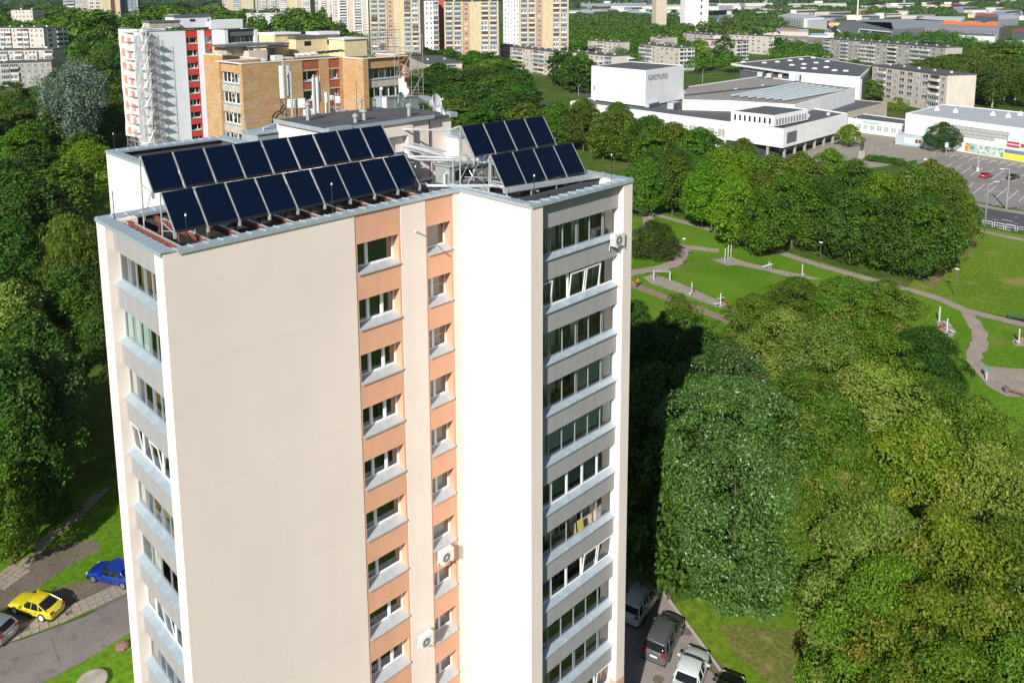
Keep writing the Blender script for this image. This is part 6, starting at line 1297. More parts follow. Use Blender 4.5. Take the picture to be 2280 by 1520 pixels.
for lab, uvs, z, wl, rf_, nm in far:
    wn_ = None
    if nm in ('office',): wn_ = [(0, [(.04+i*.09, .09+i*.09) for i in range(10)], 1.5+3.2*k, 3.4+3.2*k) for k in range(int(z/3.6))]
    t, c = simple(lab, nm.replace('_', ' '), uvs, z, wl, rf_, nm, wn_, ff)
    if 'red letters' in lab: wtext(t, c, at(*uvs[0], z), at(*uvs[1], z), .35, z*.42, 7, 'KIMA', MT['midgrey'], .4, .1); wtext(t, c, at(*uvs[0], z), at(*uvs[1], z), .05, z*.42, 7, 'X', MT['red'], .4, .1)
    if 'huge grey' in lab:
        a, b = at(2060, 62, 14), at(2225, 64, 14)
        for i in range(26): wins(t, c, a, b, [(i/26, i/26+.006)], .5, 13.3, 'cladding_joint', 'midgrey', None, .2)
        mb = MB(); p, q = at(2110, 55, 14.3), at(2222, 58, 14.3); n = 20
        for i in range(n):
            A1, B1 = p.lerp(q, i/n)-c, p.lerp(q, (i+1)/n)-c; zz0, zz1 = 3.4+1.0*math.sin(i*.7), 3.4+1.0*math.sin((i+1)*.7); mb.hexa([A1, B1, B1+Vector((3, 6, 0)), A1+Vector((3, 6, 0)), A1+Vector((0, 0, zz0)), B1+Vector((0, 0, zz1)), B1+Vector((3, 6, zz1)), A1+Vector((3, 6, zz0))], MT['mallorange'])
        mb.build('orange_wave_fascia', t)
    if 'slanted white' in lab:
        a, b = at(1865, 62, 14), at(1990, 66, 14)
        mb = MB(); n_ = out_normal(flat(a), flat(b))*.5
        for (t0, z0_, t1, z1_) in ((.0, 12, .2, 3.5), (.2, 3.5, .42, 3.5), (.42, 3.5, .62, 11), (.36, 4, .42, 13), (.42, 13, .98, 11)): mb.tube(flat(a).lerp(flat(b), t0)-c+n_+Vector((0, 0, z0_)), flat(a).lerp(flat(b), t1)-c+n_+Vector((0, 0, z1_)), .7, MT['ltgrey'], 4)
        mb.build('white_frame', t)
    if 'striped' in lab or 'stripes' in lab: wins(t, c, at(*uvs[0], z), at(*uvs[1], z), [(.18, .24), (.40, .46)], .2, z-.4, 'stripe', 'balc_blue', None, .1); wins(t, c, at(*uvs[0], z), at(*uvs[1], z), [(.12, .52)], 5.6, 6.2, 'window', 'dkgrey', None, .15)
# orange octagon sign
p = at(1850, 100, 0); p = atd(1850, 84, (at(1850, 84, 0)-CP).dot(FW)); o = thing('pylon_sign', 'orange octagon sign with white letters on a tall pole', 'sign', (p.x, p.y, 0)); zc_ = hgt(p, 55); d_ = RT.copy(); d_.z = 0; o.rotation_euler = (0, 0, math.atan2(d_.y, d_.x))
MB().tube((0, 0, 0), (0, 0, zc_), .3, MT['dkgrey'], 8).build('pole', o); rr_ = 7*proj(p)[2]/CF
MB().lathe((0, -.4, zc_), [(rr_*.9, -.4), (rr_, -.3), (rr_, .3)], MT['mallorange'], 8, ax=(0, -1, 0)).build('sign_board', o); w_ = inst(text_mesh('VOV', rr_*1.05, MT['white'], bold=.06), 'lettering', o, (0, -.9, zc_)); w_.rotation_euler = (R(90), 0, 0)
MB().box(rr_*1.0, rr_*2.4, -.3, .3, zc_+.1, zc_+rr_*.5, MT['yellow']).box(rr_*1.0, rr_*2.2, -.3, .3, zc_-rr_*.6, zc_-.1, MT['yellow']).build('side_panel', o)

# plant standing on the flat roofs
def roofbox(lab, u, v, z, w, d_, h, m_, rz=.2, name='roof_unit', grp='plant on the white hall roofs'):
    p = at(u, v, z); o = thing(name, lab, 'roof unit', p, rz, grp); MB().box(-w/2, w/2, -d_/2, d_/2, .25, h, MT[m_]).build('casing', o)
    MB().box(-w/2+.1, w/2-.1, -d_/2-.04, -d_/2, .4, h-.2, MT['dkgrey']).build('grille', o)
    for x in (-w*.4, w*.4): MB().box(x-.1, x+.1, -d_/2, d_/2, 0, .25, MT['dkgrey']).build('foot', o)
    return o
zt2 = zt-.35
for a_ in ((1452, 238, zt2, 9, 1.6, 1.5, 'balc_blue', 'long blue grey duct on the hall roof right of the theatre box'), (1500, 243, zt2, 6, 2.2, 2.4, 'balc_blue', 'tall blue grey duct box on the hall roof edge'), (1575, 222, zt2, 5, 2.5, 1.3, 'ltgrey', 'pale roof light box on the dark hall roof'), (1643, 224, zt2, 3, 1.5, 1.8, 'ltgrey', 'left pale cooling unit on the dark hall roof'), (1656, 226, zt2, 3, 1.5, 1.8, 'balc_blue', 'blue grey cooling unit on the dark hall roof'), (1668, 227, zt2, 2.2, 1.4, 1.7, 'ltgrey', 'right pale cooling unit on the dark hall roof'), (1690, 236, zt2, 8, .5, .7, 'ltgrey', 'thin pale duct lying on the hall roof before the pavilion'), (1540, 236, zt2, 1.2, 1.2, 1, 'ltgrey', 'small pale vent in the middle of the hall roof'), (1800, 262, zt2, 1.4, 1, 1, 'ltgrey', 'small vent on the roof wing behind the pavilion, left'), (1845, 258, zt2, 1.4, 1, 1, 'ltgrey', 'small vent on the roof wing behind the pavilion, right'), (1694, 172, 12, 3.5, 2.2, 2.2, 'balc_blue', 'left blue box at the back edge of the brown roof'), (1714, 174, 12, 3, 2, 2, 'balc_blue', 'right blue box at the back edge of the brown roof'), (1738, 175, 12, 2, 1.4, 1.8, 'ltgrey', 'pale box beside the blue boxes on the brown roof'), (1776, 181, 12, 3, 2, 2.6, 'balc_blue', 'blue box before the grey panel of the ice palace'), (1640, 200, 12, 2.5, 1, .6, 'ltgrey', 'flat vent on the brown roof, left'), (1700, 192, 12, 2.5, 1, .6, 'ltgrey', 'flat vent on the brown roof, right')): roofbox(a_[7], *a_[:7])
for i, (x, y, h) in enumerate(((13.2, 10.5, .9), (15.5, 8.0, .5), (17.5, 11.2, .7), (14.6, 7.6, .35), (18.4, 7.4, .6))):
    o = MB().tube((0, 0, 0), (0, 0, h), .11, MT['galv'], 10).lathe((0, 0, h), [(.2, 0), (.2, .08), (.03, .2)], MT['galv'], 10); tag(o.build('vent_pipe', None, (x, y, PZ)), 'short metal vent pipe on the dark penthouse roof, %s' % ('rear left', 'front middle', 'rear right', 'front left', 'front right')[i], 'vent pipe', 'vent pipes on the penthouse roof')
# ================================================================== trees
def leafmat(name, c, var=.35, trans=.28, warm=None, warmfac=0.0, rough=.55, spec=.22):
    """c = leaf colour; every leaf differs a little; some turn to the warm colour"""
    m = bpy.data.materials.new(name); m.use_nodes = True; nt = m.node_tree; nt.nodes.clear(); N = nt.nodes; L = nt.links
    g = N.new('ShaderNodeNewGeometry'); cr = N.new('ShaderNodeValToRGB'); e = cr.color_ramp.elements
    e[0].position = 0; e[0].color = (*[x*(1-var) for x in c], 1); e[1].position = 1; e[1].color = (*[min(1, x*(1+var)) for x in c], 1)
    L.new(g.outputs['Random Per Island'], cr.inputs[0]); out = cr.outputs[0]
    tc = N.new('ShaderNodeTexCoord'); nz = N.new('ShaderNodeTexNoise'); nz.inputs['Scale'].default_value = .45; nz.inputs['Detail'].default_value = 3; L.new(tc.outputs['Object'], nz.inputs[0])
    if warm:
        r2 = N.new('ShaderNodeValToRGB'); r2.color_ramp.elements[0].position = .62-warmfac*.35; r2.color_ramp.elements[1].position = .80-warmfac*.3; L.new(nz.outputs[0], r2.inputs[0])
        mm = N.new('ShaderNodeMath'); mm.operation = 'MULTIPLY'; L.new(r2.outputs[0], mm.inputs[0]); m3 = N.new('ShaderNodeMath'); m3.operation = 'FRACT'; m4 = N.new('ShaderNodeMath'); m4.operation = 'MULTIPLY'; m4.inputs[1].default_value = 7.3
        L.new(g.outputs['Random Per Island'], m4.inputs[0]); L.new(m4.outputs[0], m3.inputs[0]); m5 = N.new('ShaderNodeMath'); m5.operation = 'LESS_THAN'; m5.inputs[1].default_value = .35+warmfac*.5; L.new(m3.outputs[0], m5.inputs[0]); L.new(m5.outputs[0], mm.inputs[1])
        out = mixc(nt, out, warm, mm.outputs[0])
    oi = N.new('ShaderNodeObjectInfo'); hs = N.new('ShaderNodeHueSaturation'); mp = N.new('ShaderNodeMapRange'); mp.inputs[3].default_value = .78; mp.inputs[4].default_value = 1.25; L.new(oi.outputs['Random'], mp.inputs[0]); L.new(mp.outputs[0], hs.inputs['Value'])
    mp2 = N.new('ShaderNodeMapRange'); mp2.inputs[3].default_value = .485; mp2.inputs[4].default_value = .515; m6 = N.new('ShaderNodeMath'); m6.operation = 'MULTIPLY'; m6.inputs[1].default_value = 13.7; m7 = N.new('ShaderNodeMath'); m7.operation = 'FRACT'
    L.new(oi.outputs['Random'], m6.inputs[0]); L.new(m6.outputs[0], m7.inputs[0]); L.new(m7.outputs[0], mp2.inputs[0]); L.new(mp2.outputs[0], hs.inputs['Hue']); L.new(out, hs.inputs['Color'])
    p = N.new('ShaderNodeBsdfPrincipled'); p.inputs['Roughness'].default_value = rough; p.inputs['Specular IOR Level'].default_value = spec; L.new(hs.outputs[0], p.inputs['Base Color'])
    tr = N.new('ShaderNodeBsdfTranslucent'); h2 = N.new('ShaderNodeHueSaturation'); h2.inputs['Value'].default_value = 1.3; h2.inputs['Saturation'].default_value = 1.15; L.new(hs.outputs[0], h2.inputs['Color']); L.new(h2.outputs[0], tr.inputs[0])
    mx = N.new('ShaderNodeMixShader'); mx.inputs[0].default_value = trans; L.new(p.outputs[0], mx.inputs[1]); L.new(tr.outputs[0], mx.inputs[2]); o = N.new('ShaderNodeOutputMaterial'); L.new(mx.outputs[0], o.inputs[0])
    return m
LM = {
 'gloss': leafmat('glossy_green_leaves', (0.068, 0.152, 0.025), .35, .2, rough=.42, spec=.6),
 'maple': leafmat('maple_leaves', (0.078, 0.168, 0.011), .4, .22),
 'pale': leafmat('pale_seeded_leaves', (0.150, 0.226, 0.032), .4, .22, (.27, .27, .10), .4),
 'warm': leafmat('turning_leaves', (0.112, 0.173, 0.012), .4, .22, (.30, .23, .045), .34),
 'fruit': leafmat('leaves_with_brown_keys', (0.082, 0.158, 0.013), .4, .22, (.34, .24, .08), .25),
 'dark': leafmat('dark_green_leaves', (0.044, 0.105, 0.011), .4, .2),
 'mid': leafmat('mid_green_leaves', (0.063, 0.147, 0.011), .4, .22),
 'bright': leafmat('bright_green_leaves', (.115, .240, .010), .35, .25),
 'lime': leafmat('lime_green_leaves', (0.160, 0.236, 0.017), .3, .32),
 'willow': leafmat('willow_leaves', (0.145, 0.226, 0.030), .3, .3),
 'silver': leafmat('silvery_leaves', (.120, .175, .125), .35, .2, rough=.45, spec=.5),
 'birch': leafmat('birch_leaves', (0.087, 0.147, 0.019), .3, .25),
 'olive': leafmat('olive_green_leaves', (0.092, 0.152, 0.015), .4, .22, (.18, .14, .04), .1),
 'conif': leafmat('dark_needles', (0.041, 0.065, 0.011), .35, .1),
}
MT['bark'] = mat('bark', (.12, .09, .065), .9, var=.3, scale=4, bump=.5)
MT['bark_w'] = mat('white_birch_bark', (.62, .60, .55), .8, var=.25, scale=3)
def leaves_mesh(name, C, Nn, S, aspect=.55, fold=.18, seed=0, hang=0):
    """C centres, Nn normals, S half lengths: one folded rhombus per leaf"""
    g = np.random.RandomState(seed); n = len(C)
    Nn = Nn/np.linalg.norm(Nn, axis=1, keepdims=True); t = g.normal(size=(n, 3))*(1-hang)+np.array([0, 0, -1.])*hang*3; t -= Nn*(t*Nn).sum(1, keepdims=True); t /= np.linalg.norm(t, axis=1, keepdims=True); b = np.cross(Nn, t)
    S = S[:, None]; V = np.stack([C+t*S, C+b*S*aspect+Nn*S*fold, C-t*S, C-b*S*aspect+Nn*S*fold], 1).reshape(-1, 3)
    me = bpy.data.meshes.new(name); me.vertices.add(4*n); me.vertices.foreach_set('co', V.astype(np.float32).ravel()); me.loops.add(4*n); me.loops.foreach_set('vertex_index', np.arange(4*n, dtype=np.int32))
    me.polygons.add(n); me.polygons.foreach_set('loop_start', np.arange(0, 4*n, 4, dtype=np.int32)); me.polygons.foreach_set('loop_total', np.full(n, 4, dtype=np.int32)); me.update(calc_edges=True); me.validate(); return me
def prof(kind, t):   # radius of the crown at relative height t, 0 = bottom of the crown
    if kind == 'round': return np.sqrt(np.clip(1-(2*t-1)**2, 0, 1))**.8
    if kind == 'dome': return np.clip(1-np.clip(t-.25, 0, 1)**2/.5625, 0, 1)**.55*np.clip(.62+t*1.6, 0, 1)
    if kind == 'cone': return np.clip((1-t)*1.15, 0, 1)**.8*np.clip(.5+t*5, 0, 1)
    if kind == 'column': return np.clip(1-(2*t-1)**6, 0, 1)*np.clip(1.15-.5*t, 0, 1)
    if kind == 'vase': return np.clip(.35+t*.95, 0, 1)*np.clip(1-np.clip(t-.6, 0, 1)**2/.17, 0, 1)**.5
def crown(name, seed, kind, Rr, z0, h, nc, rc, nl, size, aspect=.55, up=.55, droop=0, inner=.2, lobes=3, squash=.75, hang=0):
    g = np.random.RandomState(seed); t = g.beta(1.3, 1.15, nc); a = g.uniform(0, 2*np.pi, nc); ph = g.uniform(0, 6.28, 4)
    lob = 1+.17*np.sin(lobes*a+ph[0])+.13*np.sin(2*a+5*t+ph[1])+.10*np.sin(6*a-9*t+ph[2])
    r = prof(kind, t)*Rr*lob; rr = np.where(g.rand(nc) < inner, g.uniform(.25, .8, nc), g.uniform(.84, 1.02, nc)); r = r*rr-rc*.5; r = np.clip(r, 0, None)
    cc = np.stack([r*np.cos(a), r*np.sin(a), z0+t*h], 1); rad = rc*g.uniform(.65, 1.35, nc); out = cc-np.array([0, 0, z0+h*.35]); out /= np.linalg.norm(out, axis=1, keepdims=True)+1e-6
    k = np.repeat(np.arange(nc), nl); n = len(k); d = g.normal(size=(n, 3)); d /= np.linalg.norm(d, axis=1, keepdims=True); d = d+out[k]*.7+np.array([0, 0, .25]); d /= np.linalg.norm(d, axis=1, keepdims=True)
    q = g.uniform(.55, 1.08, n)**.6; P = cc[k]+d*(rad[k]*q)[:, None]*np.array([1, 1, squash])
    P += g.normal(size=(n, 3))*.06*rc
    if droop: P[:, 2] -= droop*(g.rand(n)**2)*rad[k]*2.0
    Nn = d*.75+np.array([0, 0, up])+g.normal(size=(n, 3))*.6; S = size*g.uniform(.6, 1.25, n)
    return leaves_mesh(name, P, Nn, S, aspect, .2, seed, hang), cc
def limbs(name, seed, cc, z0, h, rt, m, k=16, lean=0):
    g = random.Random(seed); mb = MB(); top = z0+h*.72; pts = [Vector((0, 0, -.3))]; x = y = 0
    for i in range(1, 7): x += g.uniform(-.12, .12); y += g.uniform(-.12, .12); pts.append(Vector((x, y, top*i/6)))
    for i in range(6): mb.tube(pts[i], pts[i+1], rt*(1-i/7.5)*(1.25 if i == 0 else 1), m, 7, rt*(1-(i+1)/7.5), caps=False)
    idx = list(range(len(cc))); g.shuffle(idx)
    for i in idx[:k]:
        e = Vector(cc[i]); zz = max(z0*.7, min(top*.95, e.z-abs(Vector((e.x, e.y)).length)*.8)); s = Vector((0, 0, zz)); s = s+Vector((x, y, 0))*(zz/top); mid = (s+e)/2+Vector((g.uniform(-.3, .3), g.uniform(-.3, .3), g.uniform(-.4, .1))); w = rt*.34*(1-zz/(top*1.6)); mb.tube(s, mid, w, m, 5, w*.65, caps=False); mb.tube(mid, e, w*.65, m, 4, w*.25, caps=False)
    return mb.mesh(name)
TP = {}
def proto(key, kind, Rr, z0, h, nc, rc, nl, size, seed, tr=.25, bark='bark', nl_limb=16, **kw):
    cm, cc = crown('crown', seed, kind, Rr, z0, h, nc, rc, nl, size, **kw); TP.setdefault(key, []).append((cm, limbs('trunk', seed+9, cc, z0, h, tr, MT[bark], nl_limb), Rr, z0+h))
for s in range(3): proto('big', 'dome', 5.3, 2.6, 13.4, 270, 1.12, 190, .128, 10+s, .28, up=.45, lobes=3+s, squash=.62, inner=.3)
for s in range(2): proto('gloss', 'round', 5.5, 1.2, 14.8, 400, 1.0, 150, .108, 20+s, .13, up=.5, aspect=.5, inner=.38, squash=.75, nl_limb=8)
for s in range(3): proto('near', 'dome', 5.0, 2.5, 10.5, 210, 1.3, 62, .24, 30+s, .24, lobes=2+s)
for s in range(3): proto('mid', 'dome', 5.0, 2.2, 10.0, 130, 1.35, 42, .34, 40+s, .24, lobes=3+s)
for s in range(2): proto('midround', 'round', 4.6, 1.6, 10.5, 120, 1.3, 42, .34, 50+s, .22)
for s in range(3): proto('far', 'dome', 5.0, 1.6, 10.5, 60, 1.7, 26, .62, 60+s, .25, nl_limb=6)
for s in range(2): proto('farcol', 'column', 3.2, 1.5, 12, 60, 1.3, 26, .5, 70+s, .22, nl_limb=6)
for s in range(2): proto('birch', 'vase', 4.2, 3.0, 12, 120, 1.15, 40, .26, 80+s, .20, 'bark_w', 22, droop=1.0, up=.35)
proto('silver', 'vase', 8.2, 3, 16.5, 260, 1.7, 60, .34, 90, .4, droop=-.9, up=.4, aspect=.4, inner=.3)
proto('willow', 'dome', 5.4, 3.4, 10.5, 120, 1.2, 210, .30, 95, .3, droop=1.9, up=.0, aspect=.2, squash=.8, hang=.85)
for s in range(3): proto('hedge', 'dome', 5.2, .3, 12.5, 260, 1.2, 70, .21, 110+s, .22, lobes=3+s, up=.4)
proto('conif', 'cone', 4.2, .8, 13, 170, 1.2, 60, .30, 97, .22, up=.3, aspect=.35)
proto('thuja', 'dome', 3.3, .2, 4.6, 140, .9, 70, .16, 98, .14, up=.35, aspect=.35)
proto('shrub', 'round', 2.2, .1, 2.8, 60, .8, 45, .17, 99, .08)
proto('scrub', 'vase', 2.8, .6, 7.2, 70, .8, 60, .17, 100, .09, droop=.8, inner=.5)
tree_n = 0
def tree(u=None, v=None, H=12, R_=5, key='mid', lm='mid', label='', group=None, xy=None, name=None, squeeze=1.0):
    """u, v = pixel of the crown's top, H = height, R_ = crown radius, both in metres"""
    global tree_n
    tree_n += 1; p = Vector((*xy, 0)) if xy else att(u, v, H); p.z = terr(p.x, p.y)
    P = TP[key][tree_n % len(TP[key])]; s = R_/P[2]; sz = H/P[3]
    t = thing(name or {'birch': 'birch_tree', 'willow': 'willow_tree', 'conif': 'conifer_tree', 'silver': 'poplar_tree', 'thuja': 'bush', 'shrub': 'bush', 'scrub': 'young_tree'}.get(key, 'tree'), label, 'bush' if key in ('thuja', 'shrub') else 'tree', p, (tree_n*2.399) % 6.283, group); t.scale = (s, s*squeeze, sz)
    tr = inst(P[1], 'trunk', t); c = inst(P[0], 'crown', t)
    if not P[0].materials: P[0].materials.append(LM['mid'])
    c.material_slots[0].link = 'OBJECT'; c.material_slots[0].material = LM[lm]
    return t
ggr = 'trees of the grove right of the tower'
# the grove right of the tower
tree(None, None, 18, 5.7, 'gloss', 'gloss', xy=(39.3, -3.6), label='large dense tree with glossy blue green leaves, nearest the grey minivan', group=ggr)
tree(1625, 780, 15, 4.4, 'gloss', 'gloss', 'glossy dark tree right behind the nearest glossy tree, at the shadow edge', ggr)
tree(1745, 700, 15, 4.8, 'big', 'pale', 'pale yellow green tree at the upper left of the grove', ggr)
tree(1835, 725, 15.5, 5.0, 'big', 'pale', 'pale tree full of seed clusters at the top middle of the grove', ggr)
tree(1680, 665, 13, 4.4, 'big', 'olive', 'olive green tree at the far left corner of the grove beside the exercise lawn', ggr)
tree(1770, 628, 13, 4.8, 'big', 'olive', 'olive tree on the far edge of the grove, below the gravel strip', ggr)
tree(1880, 625, 13.5, 5.0, 'big', 'fruit', 'olive brown tree on the far edge of the grove with tan keys', ggr)
tree(1975, 635, 13.5, 4.8, 'big', 'fruit', 'brownish green tree at the far right corner of the grove by the path', ggr)
tree(1960, 745, 14.5, 5.0, 'big', 'maple', 'mid green tree in the middle of the grove behind the pale crown', ggr)
tree(2065, 740, 13, 4.4, 'big', 'dark', 'dark green tree at the right edge of the grove near the red exercise machine', ggr)
tree(1800, 835, 16, 5.0, 'big', 'fruit', 'green tree sprinkled with tan seed keys in the centre of the grove', ggr)
tree(1955, 830, 16.5, 5.2, 'big', 'pale', 'tall pale grey green tree in the centre right of the grove', ggr)
tree(2090, 865, 14, 4.6, 'big', 'dark', 'dark tree behind the orange tinged crowns at the right', ggr)
tree(2180, 900, 13.5, 4.4, 'big', 'olive', 'olive tree at the right edge of the grove below the branching path', ggr)
tree(1850, 900, 16, 5.0, 'big', 'fruit', 'broad green tree with yellow speckles below the pale crown', ggr)
tree(2065, 955, 16.5, 5.0, 'big', 'warm', 'orange tinged tree at the upper right of the grove', ggr)
tree(2205, 1010, 16, 4.8, 'big', 'pale', 'pale green tree against the right picture edge', ggr)
tree(1890, 1010, 15, 4.2, 'big', 'fruit', 'yellow speckled green tree right of the nearest glossy tree', ggr)
tree(1965, 1130, 16, 4.6, 'big', 'pale', 'pale yellowish tree low in the middle of the grove', ggr)
tree(2110, 1160, 16.5, 5.0, 'big', 'warm', 'golden orange tree low at the right of the grove', ggr)
tree(2260, 1180, 15.5, 4.6, 'big', 'olive', 'olive tree cut by the right picture edge', ggr)
tree(1985, 1260, 15, 4.0, 'big', 'maple', 'green maple just above the bare grass at the bottom', ggr)
tree(2080, 1330, 15.5, 4.2, 'big', 'warm', 'yellow leaved tree near the bottom right corner', ggr)
tree(2190, 1330, 16, 4.4, 'big', 'warm', 'golden tree in the bottom right corner', ggr)
tree(2060, 1400, 14, 3.2, 'big', 'maple', 'green tree cut by the bottom edge beside the bare grass', ggr)
tree(2130, 1450, 15, 3.8, 'big', 'maple', 'dark green tree cut by the bottom edge in the right corner', ggr)
tree(2270, 1440, 15, 3.8, 'big', 'fruit', 'green tree touching the lower right corner of the picture', ggr)
# in the tower's shadow
gsh = 'trees standing in the tower shadow'
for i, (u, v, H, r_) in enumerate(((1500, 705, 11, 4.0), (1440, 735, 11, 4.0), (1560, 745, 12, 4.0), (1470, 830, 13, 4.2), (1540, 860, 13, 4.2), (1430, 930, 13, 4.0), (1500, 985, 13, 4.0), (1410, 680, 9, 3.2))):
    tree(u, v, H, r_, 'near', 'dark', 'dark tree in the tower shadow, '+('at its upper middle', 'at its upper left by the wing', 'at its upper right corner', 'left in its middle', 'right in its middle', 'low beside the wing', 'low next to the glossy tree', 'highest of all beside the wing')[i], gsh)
tree(1515, 660, 5.5, 2.4, 'scrub', 'olive', 'small thin tree at the upper edge of the tower shadow beside the brick path')
tree(1455, 500, 6.0, 4.0, 'thuja', 'conif', 'low dark conifer bush beside the park path next to the tower wall')
# hedge row of tall trees along the avenue
gh_ = 'row of tall trees along the avenue'
row = [(1240, 232, 14, 6, 'near', 'mid'), (1300, 236, 14, 6, 'near', 'olive'), (1370, 252, 14, 6, 'near', 'fruit'), (1440, 268, 14, 6, 'near', 'mid'), (1500, 280, 13.5, 6, 'near', 'olive'), (1560, 292, 13.5, 6, 'near', 'mid'), (1452, 290, 13, 4.6, 'mid', 'mid'), (1400, 262, 13, 4.4, 'mid', 'olive'), (1345, 258, 13, 4.4, 'mid', 'fruit'), (1290, 232, 13, 4.6, 'mid', 'olive'), (1240, 238, 13, 4.4, 'mid', 'fruit'), (1500, 288, 13, 4.6, 'mid', 'olive'), (1560, 300, 13, 4.6, 'mid', 'mid'), (1440, 360, 12, 4.4, 'near', 'mid'),
       (1610, 335, 13, 4.6, 'near', 'bright'), (1500, 350, 12.5, 4.8, 'near', 'olive'), (1568, 372, 12.5, 4.6, 'near', 'bright'), (1660, 345, 13, 4.8, 'near', 'bright'), (1640, 405, 12.5, 4.6, 'near', 'bright'), (1725, 352, 13, 4.8, 'near', 'fruit'), (1700, 425, 12, 4.4, 'near', 'mid'), (1785, 350, 13, 4.8, 'near', 'fruit'),
       (1770, 400, 13, 4.8, 'near', 'mid'), (1850, 340, 13.5, 4.6, 'near', 'bright'), (1845, 405, 13, 4.8, 'near', 'dark'), (1905, 365, 13, 4.6, 'near', 'mid'), (1900, 430, 12.5, 4.6, 'near', 'dark'), (1965, 390, 13, 4.6, 'near', 'bright'), (2035, 375, 13.5, 4.6, 'near', 'fruit'), (1990, 440, 13, 4.8, 'near', 'dark'), (2075, 365, 13, 4.4, 'near', 'olive'), (2110, 405, 12, 4.2, 'near', 'fruit'), (2060, 455, 12.5, 4.8, 'near', 'mid'), (2100, 455, 11.5, 4.2, 'near', 'olive')]
hed = ['small-leaved', 'broad', 'rounded', 'spreading']
seen = {}
for i, (u, v, H, r_, k, l) in enumerate(row):
    nm = {'mid': 'mid green', 'olive': 'olive green', 'fruit': 'brownish green', 'bright': 'bright green', 'dark': 'dark green'}[l]
    side = ('beside the right solar panels' if u < 1480 else 'in front of the long white hall' if u < 1700 else 'in front of the overhanging white corner' if u < 1900 else 'before the statue and plaza' if u < 2030 else 'at the car park end of the row')
    key_ = (nm, side); seen[key_] = seen.get(key_, 0)+1; cnt = sum(1 for q in row if {'mid': 'mid green', 'olive': 'olive green', 'fruit': 'brownish green', 'bright': 'bright green', 'dark': 'dark green'}[q[5]] == nm)
    tree(u, v, H, r_, k, l, '%s%s tree of the avenue row %s' % ('' if seen[key_] == 1 else ('other ' if seen[key_] == 2 else ORD[seen[key_]-1]+' '), nm, side), gh_)
for i, (u, v, H, r_, l) in enumerate(((1300, 318, 14, 6.0, 'fruit'), (1375, 335, 14, 6, 'mid'), (1450, 372, 13.5, 5.8, 'mid'), (1455, 432, 11, 4.2, 'mid'), (1505, 440, 11, 4.4, 'dark'), (1500, 395, 12, 5, 'olive'), (1570, 405, 12, 5, 'mid'), (1650, 425, 12, 5, 'olive'), (1560, 465, 11, 4.6, 'mid'), (1625, 487, 11, 4.6, 'bright'), (1690, 508, 11, 4.6, 'fruit'), (1755, 530, 11.5, 4.8, 'mid'), (1825, 555, 11.5, 4.8, 'olive'), (1890, 578, 11.5, 4.8, 'dark'), (1955, 592, 12, 4.8, 'bright'), (2020, 612, 12, 4.6, 'dark'), (2060, 590, 12, 4.6, 'mid'), (2105, 552, 12, 4.4, 'olive'), (2108, 508, 11.5, 4.0, 'olive'))):
    nm = {'mid': 'mid green', 'olive': 'olive green', 'fruit': 'brownish green', 'bright': 'bright green', 'dark': 'dark green'}[l]; p = at(u, v)
    tree(H=H, R_=r_, key='hedge', lm=l, xy=(p.x, p.y), group=gh_, label='%s low branched tree, %s along the park side of the avenue row' % (nm, ORD[i] if i < 12 else ('thirteenth', 'fourteenth', 'fifteenth', 'sixteenth', 'seventeenth', 'eighteenth', 'nineteenth')[i-12]))
# left side trees
gl = 'trees left of the tower'
for (u, v, H, r_, k, l, lab) in (
 (168, 168, 25, 9.6, 'silver', 'silver', 'big silvery poplar with upswept branches left of the scaffolded tower'),
 (150, 486, 13.5, 5.8, 'willow', 'willow', 'weeping willow beside the left edge of the near tower'),
 (50, 285, 14, 7.4, 'hedge', 'bright', 'bright green maple left of the silvery poplar foot'),
 (190, 322, 13.5, 7.0, 'hedge', 'bright', 'bright green maple right against the tower roof edge'),
 (20, 205, 16, 5.5, 'birch', 'birch', 'olive birch at the left picture edge above the bright maple'),
 (250, 215, 15, 5, 'birch', 'olive', 'olive tree between the silvery poplar and the scaffold'),
 (30, 420, 13, 5, 'near', 'dark', 'dark tree below the bright left maple'),
 (20, 500, 13, 5.0, 'near', 'mid', 'green tree left of the willow at the picture edge'),
 (25, 640, 12, 4.4, 'near', 'pale', 'pale speckled tree at the left edge below the willow'),
 (150, 655, 9, 4.6, 'near', 'mid', 'low spreading green tree under the willow'),
 (215, 690, 7.5, 3.4, 'near', 'dark', 'dark shrub tree touching the tower edge below the willow'),
 (70, 720, 12, 4.2, 'near', 'dark', 'dark tree below the low spreading tree'),
 (20, 790, 12.5, 4.0, 'near', 'dark', 'dark tree at the left edge in the middle of the wood'),
 (135, 800, 10, 2.6, 'scrub', 'gloss', 'slender young tree with drooping tips above the lawn'),
 (60, 855, 11, 3.0, 'scrub', 'dark', 'thin leaning tree with long top shoots left of the slender one'),
 (25, 930, 11, 3.4, 'near', 'dark', 'dark tree at the left edge above the footpath'),
 (62, 985, 7.5, 2.7, 'near', 'bright', 'bright green round tree overhanging the slab footpath'),
 (5, 1045, 8.5, 2.6, 'near', 'maple', 'green maple at the left edge above the footpath'),
 (130, 960, 8, 2.4, 'scrub', 'mid', 'thin tree right of the bright round one')):
    tree(u, v, H, r_, k, l, lab, gl)
